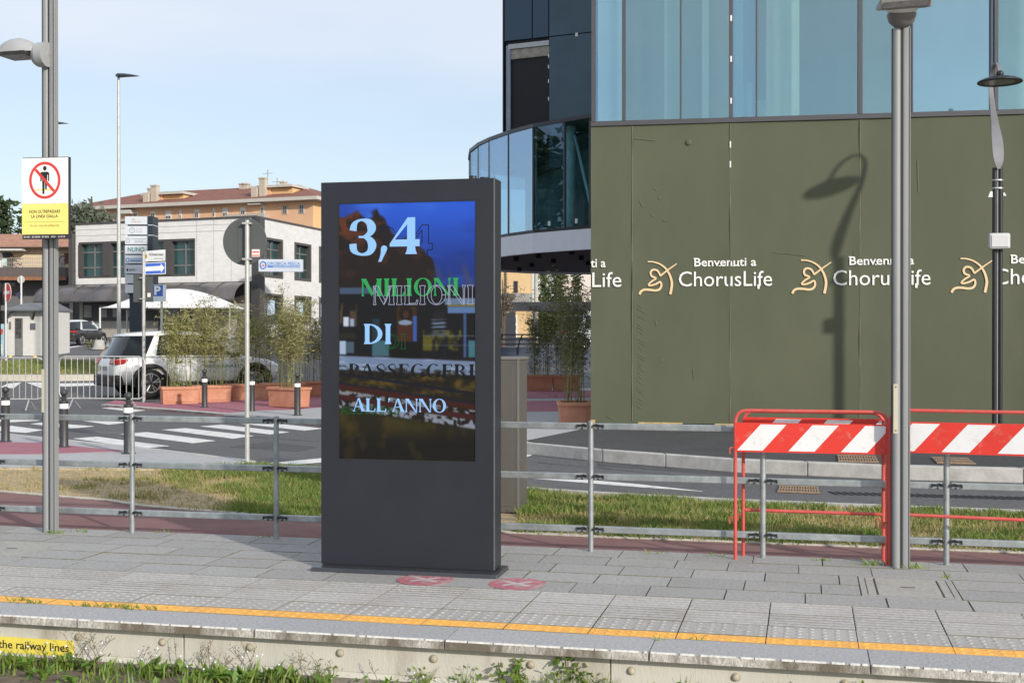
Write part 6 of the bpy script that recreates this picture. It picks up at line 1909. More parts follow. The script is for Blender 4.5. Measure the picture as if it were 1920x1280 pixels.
d_.scale = (1, 1, (zat(235, 62) - p0.z) / (zat(146, 45) - gz(45)))
# ------------------------------------------------------------------ grey crowd barriers
zinc = M('barrier_zinc', (0.50, 0.50, 0.49), 0.45, 0.4, var=0.15, scale=10)
def crowd(label, p0, p1, hgt):
    d = p1 - p0; L_ = math.hypot(d.x, d.y)
    t = thing('crowd_barrier', label, 'crowd barrier', (p0.x, p0.y, p0.z), math.atan2(d.y, d.x), 'grey crowd barriers')
    zb = 0.23; c = 0.13; r = 0.018
    path = [(c, 0, zb), (0.03, 0, zb + 0.04), (0, 0, zb + c), (0, 0, hgt - c), (0.03, 0, hgt - 0.04), (c, 0, hgt), (L_ - c, 0, hgt), (L_ - 0.03, 0, hgt - 0.04), (L_, 0, hgt - c), (L_, 0, zb + c), (L_ - 0.03, 0, zb + 0.04), (L_ - c, 0, zb)]
    MB().tube(path, r, 8, True).build('frame', zinc, t, smooth=60)
    n_ = 14
    for k in range(1, n_):
        x = L_ * k / n_
        MB().cyl((x, 0, zb), (x, 0, hgt), 0.009, n=6).build('bar', zinc, t)
    for x in (0.32, L_ - 0.32):
        b = MB(); b.tube([(x + 0.03, -0.28, 0.0), (x, 0, zb), (x + 0.03, 0.28, 0.0)], 0.015, 6); b.build('leg', zinc, t)
    return t
q0, q1 = G(111, 766), G(271.5, 766)
q1.y = q0.y - 0.25; q1.x = (271.5 - 960) / F * q1.y
crowd('grey crowd barrier right of the left mast, behind the white car bumper', q0, q1, 1.15)
q2, q3 = G(-78, 768), G(82, 768)
q3.y = q2.y; q3.x = (82 - 960) / F * q3.y
crowd('grey crowd barrier at the left edge, behind the left mast', q2, q3, 1.13)

# ------------------------------------------------------------------ cars
tyre = M('tyre_rubber', (0.018, 0.018, 0.019), 0.8, var=0.2)
rimm = M('rim_alloy', (0.42, 0.43, 0.44), 0.35, 0.6)
cglass = M('car_glass', (0.012, 0.016, 0.022), 0.06, var=0.05, spec=0.8)
plast = M('car_plastic', (0.022, 0.023, 0.025), 0.6, var=0.1)
tail = M('tail_red', (0.36, 0.018, 0.02), 0.2, var=0.2, scale=20, spec=0.7)
def car(label, loc, rot, L_, Wd, Ht, paint, roofm, scale=1.0, cladding=True, deco=False):
    t = thing('parked_car', label, 'car', loc, rot)
    t.scale = (scale,) * 3
    w = Wd / 2; h = Ht
    # body: cross sections from tail to nose; x, z bottom, z belt, half width, crown
    secs = [(-L_ / 2, 0.46, 0.86, 0.70), (-L_ / 2 + 0.06, 0.34, 0.97, 0.83), (-L_ / 2 + 0.30, 0.29, 1.03, 0.97), (-L_ * 0.32, 0.28, 1.04, 1.0), (-L_ * 0.1, 0.27, 1.02, 0.99), (L_ * 0.12, 0.27, 1.01, 0.99), (L_ * 0.22, 0.27, 1.03, 1.0), (L_ * 0.33, 0.28, 0.98, 0.99), (L_ * 0.43, 0.30, 0.90, 0.93), (L_ / 2 - 0.06, 0.34, 0.80, 0.80), (L_ / 2, 0.44, 0.70, 0.62)]
    k_ = h / 1.67
    rings = []
    for x, zb, zt, f in secs:
        hw_ = w * f; zb *= k_; zt *= k_; m_ = zb + (zt - zb) * 0.55
        half = [(0, zb), (hw_ * 0.80, zb), (hw_ * 0.97, zb + 0.10), (hw_, m_ - 0.10), (hw_ * 0.985, m_ + 0.10), (hw_ * 0.94, zt - 0.06), (hw_ * 0.84, zt), (0, zt + 0.035)]
        ring = [(x, -y, z) for y, z in half] + [(x, y, z) for y, z in half[-2:0:-1]]
        rings.append(ring)
    n = len(rings[0]); b = MB()
    b.add([p for r_ in rings for p in r_], [(i * n + j, i * n + (j + 1) % n, (i + 1) * n + (j + 1) % n, (i + 1) * n + j) for i in range(len(rings) - 1) for j in range(n)] + [tuple(range(n - 1, -1, -1)), tuple(range((len(rings) - 1) * n, len(rings) * n))])
    b.build('body', paint, t, smooth=60, sub=1)
    # cabin
    def lev(z, x0, x1, hw_, fr):
        x0 *= L_; x1 *= L_; hw_ *= w
        return [(x0, -hw_ * fr, z * h), (x0 + 0.10, -hw_ * 0.97, z * h), ((x0 + x1) / 2, -hw_, z * h), (x1 - 0.25, -hw_ * 0.95, z * h), (x1, -hw_ * 0.62, z * h), (x1 + 0.06, 0, z * h), (x1, hw_ * 0.62, z * h), (x1 - 0.25, hw_ * 0.95, z * h), ((x0 + x1) / 2, hw_, z * h), (x0 + 0.10, hw_ * 0.97, z * h), (x0, hw_ * fr, z * h), (x0 - 0.03, 0, z * h)]
    L1 = [lev(0.60, -0.482, 0.255, 0.90, 0.82), lev(0.75, -0.448, 0.185, 0.855, 0.82), lev(0.88, -0.425, 0.10, 0.775, 0.82), lev(0.915, -0.415, 0.075, 0.75, 0.82)]
    g_ = MB(); n = 12
    g_.add([p for r_ in L1 for p in r_], [(i * n + j, i * n + (j + 1) % n, (i + 1) * n + (j + 1) % n, (i + 1) * n + j) for i in range(3) for j in range(n)])
    g_.build('windows', cglass, t, smooth=35)
    arch = lambda r: [(x, y, z - 0.55 * h * 0.6 * (x / L_ + 0.12) ** 2 * (1 if x < -0.12 * L_ else 0.5)) for x, y, z in r]
    L2 = [lev(0.915, -0.435, 0.085, 0.765, 0.82), lev(0.955, -0.435, 0.06, 0.745, 0.82), lev(0.985, -0.36, -0.02, 0.64, 0.8), lev(1.0, -0.25, -0.08, 0.42, 0.8)]
    r_ = MB(); L2 = [arch(q) for q in L2]; r_.add([p for q in L2 for p in q], [(i * n + j, i * n + (j + 1) % n, (i + 1) * n + (j + 1) % n, (i + 1) * n + j) for i in range(3) for j in range(n)] + [tuple(range(3 * n, 4 * n)), tuple(range(n - 1, -1, -1))])
    r_.build('roof', roofm, t, smooth=60, sub=1)
    pi = MB()
    for s in (-1, 1):
        def side(x, z):   # point on the cabin flank
            f = (z - 0.60) / 0.345
            return (x * L_, s * w * (0.905 - 0.165 * f), z * h)
        for xa, xb, za, zb_ in (((-0.325, -0.265), (-0.262, -0.235), 0.60, 0.93), ((0.215, 0.262), (0.055, 0.085), 0.60, 0.945), ((-0.325, 0.25), (-0.322, 0.24), 0.60, 0.622)):
            q = [side(xa[0], za), side(xa[1], za), side(xb[1], zb_), side(xb[0], zb_)]
            pi.add(q + [(p[0], p[1] + s * 0.012, p[2]) for p in q], [(4, 5, 6, 7), (0, 1, 5, 4), (1, 2, 6, 5), (2, 3, 7, 6), (3, 0, 4, 7)])
    pi.build('pillars', roofm if not deco else paint, t)
    for s in (-1, 1):
        for x in (-L_ * 0.297, L_ * 0.312):
            wr = 0.355 * k_
            wh_ = MB().lathe([(wr * 0.62, -0.10), (wr * 0.93, -0.11), (wr, -0.07), (wr, 0.07), (wr * 0.93, 0.11), (wr * 0.62, 0.10)], 28)
            for i in range(len(wh_.v)):
                p = wh_.v[i]; wh_.v[i] = (p[0] + x, p[2] + s * (w - 0.10), p[1] + wr)
            o = wh_.build('wheel', tyre, t, smooth=50)
            rm = MB(); c = Vector((x, s * (w + 0.004), wr))
            rm.cyl((x, s * (w - 0.05), wr), (x, s * (w - 0.02), wr), wr * 0.26, n=16)
            for q in range(5):
                a = q * 1.2566 + 0.3
                for da in (-0.16, 0.16):
                    d1 = Vector((math.cos(a + da * 0.6), 0, math.sin(a + da * 0.6))); d2 = Vector((math.cos(a + da), 0, math.sin(a + da)))
                    pp0 = Vector((x, s * (w - 0.018), wr)) + d1 * wr * 0.1; pp1 = Vector((x, s * (w - 0.008), wr)) + d2 * wr * 0.66
                    rm.tube([pp0, pp1], wr * 0.055, 5)
            ring = [(x + math.cos(k * 0.2618) * wr * 0.66, s * (w - 0.008), wr + math.sin(k * 0.2618) * wr * 0.66) for k in range(24)]
            rm.tube(ring, 0.022, 6, True)
            rm.build('rim', rimm, o, smooth=50)
            ar = MB(); k0 = 30; vo, vi = [], []
            ro_, ri_ = wr * (1.36 if cladding else 1.22), wr * 1.13
            for k in range(k0 + 1):
                a = R(-12 + 204 * k / k0)
                vo.append((x + ro_ * math.cos(a), s * (w + 0.008), wr + ro_ * math.sin(a))); vi.append((x + ri_ * math.cos(a), s * (w + 0.012), wr + ri_ * math.sin(a)))
            ar.add(vo + vi + [(p[0], p[1] - s * 0.09, p[2]) for p in vo], [(i, i + 1, k0 + 2 + i, k0 + 1 + i) for i in range(k0)] + [(i, i + 1, 2 * (k0 + 1) + i + 1, 2 * (k0 + 1) + i) for i in range(k0)])
            ar.build('wheel_arch', plast if cladding else paint, t)
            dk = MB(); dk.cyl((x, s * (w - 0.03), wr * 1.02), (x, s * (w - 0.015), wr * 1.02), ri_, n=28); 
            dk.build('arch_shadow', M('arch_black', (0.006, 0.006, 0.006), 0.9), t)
    b = MB()
    for s in (-1, 1): b.box(-L_ * 0.21, L_ * 0.22, s * (w - 0.02) - 0.03, s * (w - 0.02) + 0.03, 0.24 * k_, 0.38 * k_)
    b.build('side_skirt', plast, t, bevel=0.015)
    b = MB(); b.box(-L_ / 2 - 0.03, -L_ / 2 + 0.26, -w * 0.90, w * 0.90, 0.27 * k_, 0.56 * k_); b.build('rear_bumper', plast, t, bevel=0.05, seg=3)
    for s in (-1, 1):
        b = MB(); b.frustum((-L_ / 2 - 0.005, -L_ / 2 + 0.40, s * w * 0.70 - 0.19, s * w * 0.70 + 0.19), (-L_ / 2 + 0.02, -L_ / 2 + 0.38, s * w * 0.70 - 0.19, s * w * 0.70 + 0.18), 0.82 * k_, 0.955 * k_); b.build('tail_light', tail, t, bevel=0.03, seg=3)
        b = MB(); b.box(-L_ / 2 - 0.035, -L_ / 2 - 0.02, s * w * 0.70 - 0.06, s * w * 0.70 + 0.06, 0.42 * k_, 0.47 * k_); b.build('reflector', tail, t)
        b = MB(); b.box(-L_ * 0.16, -L_ * 0.115, s * (w * 0.99) - 0.02, s * (w * 0.99) + 0.02, 0.865 * k_, 0.885 * k_); b.box(L_ * 0.03, L_ * 0.075, s * (w * 0.985) - 0.02, s * (w * 0.985) + 0.02, 0.865 * k_, 0.885 * k_); b.build('door_handle', plast, t)
        b = MB(); b.box(L_ * 0.165, L_ * 0.21, s * (w + 0.06) - 0.09, s * (w + 0.06) + 0.09, 0.98 * k_, 1.12 * k_); b.build('wing_mirror', plast, t, bevel=0.03)
    b = MB(); b.box(-L_ / 2 - 0.012, -L_ / 2 + 0.04, -0.26, 0.26, 0.66 * k_, 0.77 * k_); b.build('number_plate', M('plate_grey', (0.30, 0.31, 0.33), 0.5), t)
    return t
cw = M('car_white', (0.74, 0.75, 0.76), 0.22, var=0.02, coat=0.6)
c_r = Q(283, 722, 31.6); c_f = Q(497, 712, 33.3)
hd_ang = math.atan2(c_f.y - c_r.y, c_f.x - c_r.x)
hdv = Vector((math.cos(hd_ang), math.sin(hd_ang), 0)); side = Vector((hdv.y, -hdv.x, 0))
Lc = 4.55
ctr = Vector((c_r.x, c_r.y, 0)) + hdv * (Lc * 0.297) - side * 0.92
suv = car('white crossover car parked behind the terracotta planters and bamboo', (ctr.x, ctr.y, gz(ctr.y) - 0.018), hd_ang, Lc, 1.86, 1.69, cw, cw, 1.0, True, True)
b = MB(); g_ = M('decal_green', (0.03, 0.22, 0.11), 0.5)
tx = text('RIGENERATI', g_, suv, 0.05, 0.95, 0.735, 0.80, -0.965, 'lettering', bold=0.02)
bk = Q(128, 648, 62.0)
cbk = M('car_black', (0.022, 0.024, 0.028), 0.25, var=0.05, coat=0.5)
car('small black car with a pale roof parked far left behind the left mast', (bk.x + 0.05, bk.y + 1.6, gz(bk.y + 1.0) - 0.02), R(77), 3.9, 1.75, 1.62, cbk, M('roof_pale', (0.62, 0.64, 0.66), 0.3), 0.80, False)
vb = Q(1101, 612, 56)
car('pale van glimpsed between the shrub and the end of the green hoarding', (vb.x + 0.9, 57.0, gz(57) - 0.02), R(8), 4.4, 1.8, 1.7, M('car_silver', (0.50, 0.54, 0.60), 0.3), M('car_silver', (0.5, 0.54, 0.6), 0.3), 1.0, False)

# ------------------------------------------------------------------ white two storey building
C_ = Vector((-480 * 75 / F, 75.0)); A_ = Vector((-818 * 80.1 / F, 80.1)); B_ = Vector((-360 * 84.1 / F, 84.1))
GZ0 = 1.5
FA = Fac(A_, C_); LA = (C_ - A_).length
FB = Fac(C_, B_); LB = (B_ - C_).length * 1.75
WBd = thing('office_building', 'white two storey office block with dark window bands and a curved awning', 'building', (A_.x, A_.y, GZ0), FA.rot)
ztop = FA.z(480, 408) - GZ0
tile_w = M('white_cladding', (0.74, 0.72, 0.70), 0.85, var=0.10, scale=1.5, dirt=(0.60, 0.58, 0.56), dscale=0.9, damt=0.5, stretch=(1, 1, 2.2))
frame_d = M('frame_brown', (0.085, 0.078, 0.076), 0.6, 0.2, var=0.1)
ofglass = M('office_glass', (0.018, 0.060, 0.062), 0.08, var=0.5, scale=0.6, spec=0.8)
beige = M('base_beige', (0.45, 0.42, 0.375), 0.9, var=0.1)
relB = FB.rot - FA.rot
def fs(x): return FA.s(x)
def fz(x, y): return FA.z(x, y) - GZ0
# main walls built as pieces round the window band so the glass sits in a real recess
wb0, wb1 = fs(147), fs(366)
zA, zB = fz(250, 451), fz(250, 520)        # window band
zC = fz(250, 531)                          # lower edge of white
b = MB()
b.box(0, LA, 0, 0.4, zB, ztop)if False else None
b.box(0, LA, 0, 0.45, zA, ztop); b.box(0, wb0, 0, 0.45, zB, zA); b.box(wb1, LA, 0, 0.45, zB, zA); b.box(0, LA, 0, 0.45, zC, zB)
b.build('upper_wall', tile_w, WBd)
b = MB(); b.box(-0.05, LA + 0.02, -0.06, 0.5, ztop, ztop + 0.12); b.build('parapet_cap', frame_d, WBd)
b = MB()
for zz_ in (zA + (ztop - zA) * 0.36, zA + (ztop - zA) * 0.70): b.box(0.01, LA - 0.3, -0.0035, 0.002, zz_ - 0.018, zz_ + 0.018)
b.box(0.01, LA - 0.3, -0.0035, 0.002, zB - 0.40, zB - 0.37)
x = wb1 + 0.1
while x < LA - 0.4: b.box(x, x + 0.03, -0.0035, 0.002, zC + 0.05, ztop - 0.05); x += 1.25
b.build('cladding_joint', M('cladding_groove', (0.40, 0.39, 0.38), 0.9), WBd)
wf = MB()
wf.box(wb0, wb1, 0.02, 0.42, zB, zB + 0.14); wf.box(wb0, wb1, 0.02, 0.42, zA - 0.14, zA)
wx = [(152, 193), (206.5, 234), (284, 308), (321, 364)]
wx = [(151.5, 193), (207, 249), (264, 307), (321.5, 364.5)]
e = [wb0] + [q for a, c in wx for q in (fs(a), fs(c))] + [wb1]
for i in range(0, len(e), 2): wf.box(e[i], e[i + 1], -0.02, 0.42, zB + 0.14, zA - 0.14)
wf.build('window_band_frame', frame_d, WBd)
for a, c in wx:
    w_ = MB().box(fs(a), fs(c), 0.30, 0.34, zB + 0.14, zA - 0.14).build('window', ofglass, WBd)
    m_ = MB(); sa, sc = fs(a), fs(c); sm2 = sa + (sc - sa) * 0.52
    m_.box(sm2 - 0.05, sm2 + 0.05, 0.24, 0.30, zB + 0.14, zA - 0.14)
    for f in (0.27, 0.75): zz_ = zB + 0.14 + f * (zA - zB - 0.28); m_.box(sa, sm2 - 0.05, 0.25, 0.30, zz_ - 0.05, zz_ + 0.05); m_.box(sm2 + 0.05, sc, 0.25, 0.30, zz_ - 0.05, zz_ + 0.05)
    m_.build('glazing_bars', M('bars_grey', (0.20, 0.20, 0.20), 0.5, 0.3), w_)
# dark corner column, back wall
cc = MB(); cc.box(LA - 0.28, LA + 0.30, -0.03, 0.5, 0, ztop + 0.0); cc.build('corner_column', M('corner_dark', (0.06, 0.058, 0.06), 0.6), WBd)
# ground floor
b = MB(); b.box(0, LA - 0.3, 0.35, 0.6, 0, zC); b.build('ground_wall', beige, WBd)
b = MB(); b.box(fs(150), fs(470), 0.25, 0.35, fz(250, 601), zC - 0.02); b.build('shopfront', frame_d, WBd)
for a, c in ((153, 167), (181, 196), (207, 218), (233, 246), (300, 330), (340, 370), (380, 420), (430, 455)):
    b = MB().box(fs(a), fs(c), 0.22, 0.25, fz(250, 594), fz(250, 571)).build('shop_window', M('shop_glass', (0.33, 0.33, 0.32), 0.4, var=0.3, scale=1), WBd)
b = MB().box(fs(330), fs(430), 0.2, 0.25, 0.0, fz(250, 570)).build('doorway', M('door_dark', (0.03, 0.03, 0.035), 0.4), WBd)
# curved awning
aw = MB(); ribs = MB()
s0, s1 = fs(100), fs(470); zt_, zb_ = fz(300, 532), fz(300, 565)
n_ = 12; prof = [(-1.75 * math.sin(k / n_ * 1.571), zb_ + (zt_ - zb_) * math.cos(k / n_ * 1.571)) for k in range(n_ + 1)]
aw.add([(s0, y, z) for y, z in prof] + [(s1, y, z) for y, z in prof], [(k, k + 1, n_ + 2 + k, n_ + 1 + k) for k in range(n_)])
aw.build('awning', M('awning_sheet', (0.115, 0.105, 0.105), 0.28, var=0.5, scale=0.5, dirt=(0.07, 0.085, 0.125), dscale=0.3, damt=0.9), WBd, smooth=60)
k = 0; s = s0
while s <= s1 + 0.01:
    ribs.tube([(s, y - 0.01, z + 0.01) for y, z in prof], 0.035, 5); s += (s1 - s0) / 10
ribs.tube([(s0, prof[-1][0], prof[-1][1]), (s1, prof[-1][0], prof[-1][1])], 0.05, 6)
for s in (s0 + 0.1, fs(147), fs(330)): ribs.cyl((s, prof[-1][0] + 0.1, 0), (s, prof[-1][0] + 0.1, zb_), 0.05, n=8)
ribs.build('awning_frame', frame_d, WBd)
b = MB(); b.box(-0.35, -0.05, -0.25, 0.1, zC - 0.6, fz(146, 438)); b.build('down_pipe', M('pipe_dark', (0.07, 0.065, 0.065), 0.5), WBd)
# second face, turning away to the right
def bl(s, y): # face B local -> building local
    d = Vector((math.cos(relB), math.sin(relB))); nrm = Vector((-d.y, d.x))
    return Vector((LA, 0)) + d * s + nrm * y
def bbox(mb, s0, s1, y0, y1, z0, z1):
    q = [bl(s0, y0), bl(s1, y0), bl(s1, y1), bl(s0, y1)]
    mb.slab([(p.x, p.y) for p in q], z0, z1)
gs = FB.s; 
def gzz(x, y): return FB.z(x, y) - GZ0
wins = [(496, 530, 447, 521), (551, 582, 451, 523), (497, 531, 551, 606), (553, 581, 555, 590)]
top_w = (gzz(513, 447), gzz(513, 521)); low_w = (gzz(513, 551), gzz(513, 606))
cols = [(gs(497), gs(530)), (gs(552), gs(583)), (gs(598), gs(625))]
edges = [0.30] + [q for a in cols for q in a] + [LB]
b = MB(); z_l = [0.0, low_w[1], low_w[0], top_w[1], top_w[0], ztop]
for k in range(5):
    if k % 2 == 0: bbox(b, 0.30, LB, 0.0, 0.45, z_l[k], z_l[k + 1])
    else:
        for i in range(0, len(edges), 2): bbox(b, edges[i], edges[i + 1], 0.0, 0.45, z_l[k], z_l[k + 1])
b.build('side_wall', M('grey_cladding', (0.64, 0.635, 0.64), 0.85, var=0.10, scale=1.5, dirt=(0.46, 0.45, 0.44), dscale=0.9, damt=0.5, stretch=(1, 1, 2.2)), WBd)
b = MB(); bbox(b, 0.0, LB, -0.06, 0.5, ztop + 0.003, ztop + 0.12); b.build('side_cap', frame_d, WBd)
for lo, (zt_, zb_) in enumerate((top_w, low_w)):
    for i, (a, c) in enumerate(cols):
        fm = MB()
        bbox(fm, a, a + 0.22, -0.04, 0.40, zb_ + 0.15, zt_ - 0.15); bbox(fm, c - 0.22, c, -0.04, 0.40, zb_ + 0.15, zt_ - 0.15); bbox(fm, a, c, -0.04, 0.40, zt_ - 0.15, zt_); bbox(fm, a, c, -0.04, 0.40, zb_, zb_ + 0.15)
        f_ = fm.build('window', frame_d, WBd)
        pn = MB(); bbox(pn, a + 0.22, c - 0.22, 0.25, 0.28, zb_ + 0.15, zt_ - 0.15); pn.build('pane', ofglass, f_)
        gb = MB(); m_ = (a + c) / 2
        bbox(gb, m_ - 0.04, m_ + 0.04, 0.20, 0.25, zb_ + 0.15, zt_ - 0.15)
        for f in (0.3, 0.72): bbox(gb, a + 0.22, m_ - 0.04, 0.21, 0.25, zb_ + (zt_ - zb_) * f - 0.04, zb_ + (zt_ - zb_) * f + 0.04); bbox(gb, m_ + 0.04, c - 0.22, 0.21, 0.25, zb_ + (zt_ - zb_) * f - 0.04, zb_ + (zt_ - zb_) * f + 0.04)
        gb.build('glazing_bars', M('bars_grey', (0.20, 0.20, 0.20), 0.5, 0.3), f_)
        if lo:
            ps = MB(); bbox(ps, a + 0.35, m_ + 0.3, 0.10, 0.13, zb_ + 0.5, zt_ - 0.4); ps.build('window_poster', M('poster_pale', (0.45, 0.55, 0.66), 0.6, var=0.5, scale=6), f_)
b = MB(); q = [bl(LB, 0.0), bl(LB, 0.45)]; b.slab([(0.0, 0.46), (LA - 0.3, 0.52), (bl(0.5, 0.52).x, bl(0.5, 0.52).y), (bl(LB, 0.5).x, bl(LB, 0.5).y), (0.0, bl(LB, 0.5).y)], ztop - 0.25, ztop - 0.05)
b.build('flat_roof', frame_d, WBd)
b = MB(); b.box(0.1, LA - 0.35, 0.46, 0.5, 0.05, ztop - 0.3); b.build('back_lining', M('lining_dark', (0.04, 0.04, 0.042), 0.8), WBd)
# projecting illuminated shop sign
Z = 73.0; p0 = Q(485, 509, Z); s_ = Z / F
os_ = thing('shop_sign', 'white box sign with blue lettering and round emblem on the office block corner', 'sign', p0, R(4))
hx7 = lambda x: (x - 485) * s_; hz7 = lambda y: (509 - y) * s_
b = MB().box(0, hx7(567), 0, 0.35, 0, hz7(486)).build('sign_box', M('sign_box_white', (0.50, 0.55, 0.63), 0.4, var=0.03), os_)
b.rotation_euler = (0, 0, 0)
b = MB(); b.tube([(hx7(493.5) + 0.17 * math.cos(k * 0.2618), -0.012, hz7(497) + 0.20 * math.sin(k * 0.2618)) for k in range(24)], 0.032, 6, True); b.build('emblem_ring', bluep, os_)
b = MB(); b.tube([(hx7(491), -0.012, hz7(499)), (hx7(493.5), -0.012, hz7(496.5)), (hx7(496), -0.012, hz7(498.5))], 0.025, 5); b.build('emblem_fish', red, os_)
text('OROBICA PESCA', bluep, os_, hx7(501), hx7(562), hz7(497), hz7(491), -0.01, bold=0.01)
MB().box(hx7(501.5), hx7(562), -0.008, -0.001, hz7(501.5), hz7(497.8)).build('blue_bar', bluep, os_)
b = MB(); x = 512
while x < 561: b.box(hx7(x), hx7(x + 1.6), -0.011, -0.0085, hz7(500.4), hz7(499)); x += 2.2
b.build('small_print', M('sign_box_white', (0.74, 0.76, 0.80), 0.4), os_)

# ------------------------------------------------------------------ orange apartment block
def apz(y, Z): return H - (y - HY) / F * Z
E0 = Vector(((150 - 960) / F * 141, 141.0)); E1 = Vector(((587 - 960) / F * 130, 130.0))
FE = Fac(E0, E1); LE = (E1 - E0).length
ab = thing('apartment_block', 'long orange apartment block with a red tiled hip roof and two stair towers', 'building', (E0.x, E0.y, 1.5), FE.rot)
es = FE.s
def ez(x, y): return FE.z(x, y) - 1.5
og = M('plaster_orange', (0.68, 0.42, 0.265), 0.9, var=0.06, scale=0.4)
ogl = M('plaster_apricot', (0.68, 0.44, 0.22), 0.9, var=0.06, scale=0.4)
tiles = M('roof_tiles', (0.215, 0.092, 0.068), 0.9, var=0.25, scale=2.2, bump=0.5, bscale=6)
cornm = M('cornice_pale', (0.50, 0.47, 0.43), 0.8, var=0.08)
zE = ez(430, 377)
b = MB(); b.box(0, LE, 0, 11, 0, zE - 0.36); b.build('wall', og, ab)
MB().box(LE + 0.002, LE + 0.01, 0.02, 11, 0, zE - 0.37).build('end_wall', ogl, ab)
b = MB(); b.box(-1.0, LE + 1.1, -1.1, 12.1, zE - 0.36, zE); b.build('cornice', cornm, ab)
zR = ez(430, 377) + 2.1
rf = MB(); rf.add([(-1.0, -1.1, zE + 0.01), (LE + 1.1, -1.1, zE + 0.01), (LE + 1.1, 12.1, zE + 0.01), (-1.0, 12.1, zE + 0.01), (5, 5.5, zR), (LE - 5, 5.5, zR)], [(0, 1, 5, 4), (1, 2, 5), (2, 3, 4, 5), (3, 0, 4), (3, 2, 1, 0)])
rfo = rf.build('roof', tiles, ab)
for (xa, xb, yt, yb2) in ((266, 336, 353.5, 382), (468, 541, 340, 370)):
    a_, c_ = es(xa), es(xb); zt2 = ez((xa + xb) / 2, yt + 3) - 0.45
    b = MB(); b.box(a_, a_ + (c_ - a_) * 0.46, 0.6, 3.4, zE - 0.5, zt2); tw = b.build('stair_tower', og, ab)
    b = MB(); b.box(a_ + (c_ - a_) * 0.46, c_, 0.8, 3.4, zE - 0.5, zt2 - 0.05); b.build('tower_side', ogl, tw)
    b = MB(); b.box(a_ - 0.35, c_ + 0.25, 0.25, 3.8, zt2, zt2 + 0.25); b.build('tower_roof', cornm, tw)
    b = MB(); b.box(a_ + (c_ - a_) * 0.25, a_ + (c_ - a_) * 0.40, -0.05, 0.55, zE, zt2 + 0.9); b.box(a_ + (c_ - a_) * 0.24, a_ + (c_ - a_) * 0.41, -0.12, 0.6, zt2 + 0.9, zt2 + 1.05); b.build('chimney', M('chimney_plaster', (0.48, 0.42, 0.35), 0.9, var=0.15), tw)
    b = MB(); b.box(a_ + (c_ - a_) * 0.08, a_ + (c_ - a_) * 0.22, -0.3, 0.5, zE, zE + 1.3); b.build('vent_stack', M('chimney_plaster', (0.48, 0.42, 0.35), 0.9), tw)
for x in (230, 406, 413, 517):
    b = MB(); s_ = es(x); zb_ = (zR - 0.6 if x in (406, 413, 230) else zE + 1.0); yy = 5.0 if x in (406, 413, 230) else 1.5
    b.box(s_ - 0.28, s_ + 0.28, yy - 0.3, yy + 0.3, zb_ - 0.5, zb_ + 0.85); b.box(s_ - 0.36, s_ + 0.36, yy - 0.38, yy + 0.38, zb_ + 0.85, zb_ + 1.0); b.build('chimney', M('chimney_plaster', (0.48, 0.42, 0.35), 0.9), rfo)
an = MB()
for x, yt in ((473, 312), (491, 328)): an.cyl((es(x), 3, zE), (es(x), 3, ez(x, yt)), 0.05, n=5); an.cyl((es(x) - 0.6, 3, ez(x, yt) - 0.4), (es(x) + 0.6, 3, ez(x, yt) - 0.4), 0.03, n=4)
an.build('aerial', M('aerial_grey', (0.3, 0.3, 0.3), 0.5, 0.5), ab)
winp = M('window_shutter', (0.66, 0.66, 0.64), 0.6, var=0.05); wind = M('window_dark', (0.10, 0.10, 0.11), 0.25, var=0.3)
for (xa, xb, sh) in ((214, 219.5, 0.1), (250, 259, 0.2), (283, 292, 0.3), (311, 322, 0.75), (337, 341.5, 0.7), (365, 374, 0.4), (399.5, 403.5, 0.5), (418, 428, 0.65), (451, 461, 0.45), (489, 496, 0.1), (530, 539.5, 0.0), (561, 571, 0.0)):
    a_, c_ = es(xa), es(xb); xm = (xa + xb) / 2; zt2 = zE - 0.72; h_ = 0.95
    w_ = MB().box(a_, c_, -0.06, -0.002, zt2 - h_, zt2).build('window', winp if sh > 0.05 else cornm, ab)
    b = MB(); b.box(a_ + 0.12, (a_ + c_) / 2 - 0.05, -0.10, -0.061, zt2 - h_ + 0.08, zt2 - 0.08 - (h_ - 0.25) * sh); b.box((a_ + c_) / 2 + 0.05, c_ - 0.12, -0.10, -0.061, zt2 - h_ + 0.08, zt2 - 0.08 - (h_ - 0.25) * sh); b.build('pane', wind, w_)
for (xa, xb) in ((432, 463), (468, 505), (236, 262)):
    b = MB(); b.box(es(xa), es(xb), -1.0, 0.0, zE - 2.4, zE - 1.55); b.build('balcony', M('balcony_concrete', (0.42, 0.38, 0.34), 0.9, var=0.2), ab)
b = MB(); b.box(es(473), es(496), -0.9, -0.05, zE - 0.60, zE - 0.45); b.box(es(234), es(254), -0.9, -0.05, zE - 0.95, zE - 0.55); b.build('sun_blind', M('blind_grey', (0.52, 0.51, 0.49), 0.8), ab)

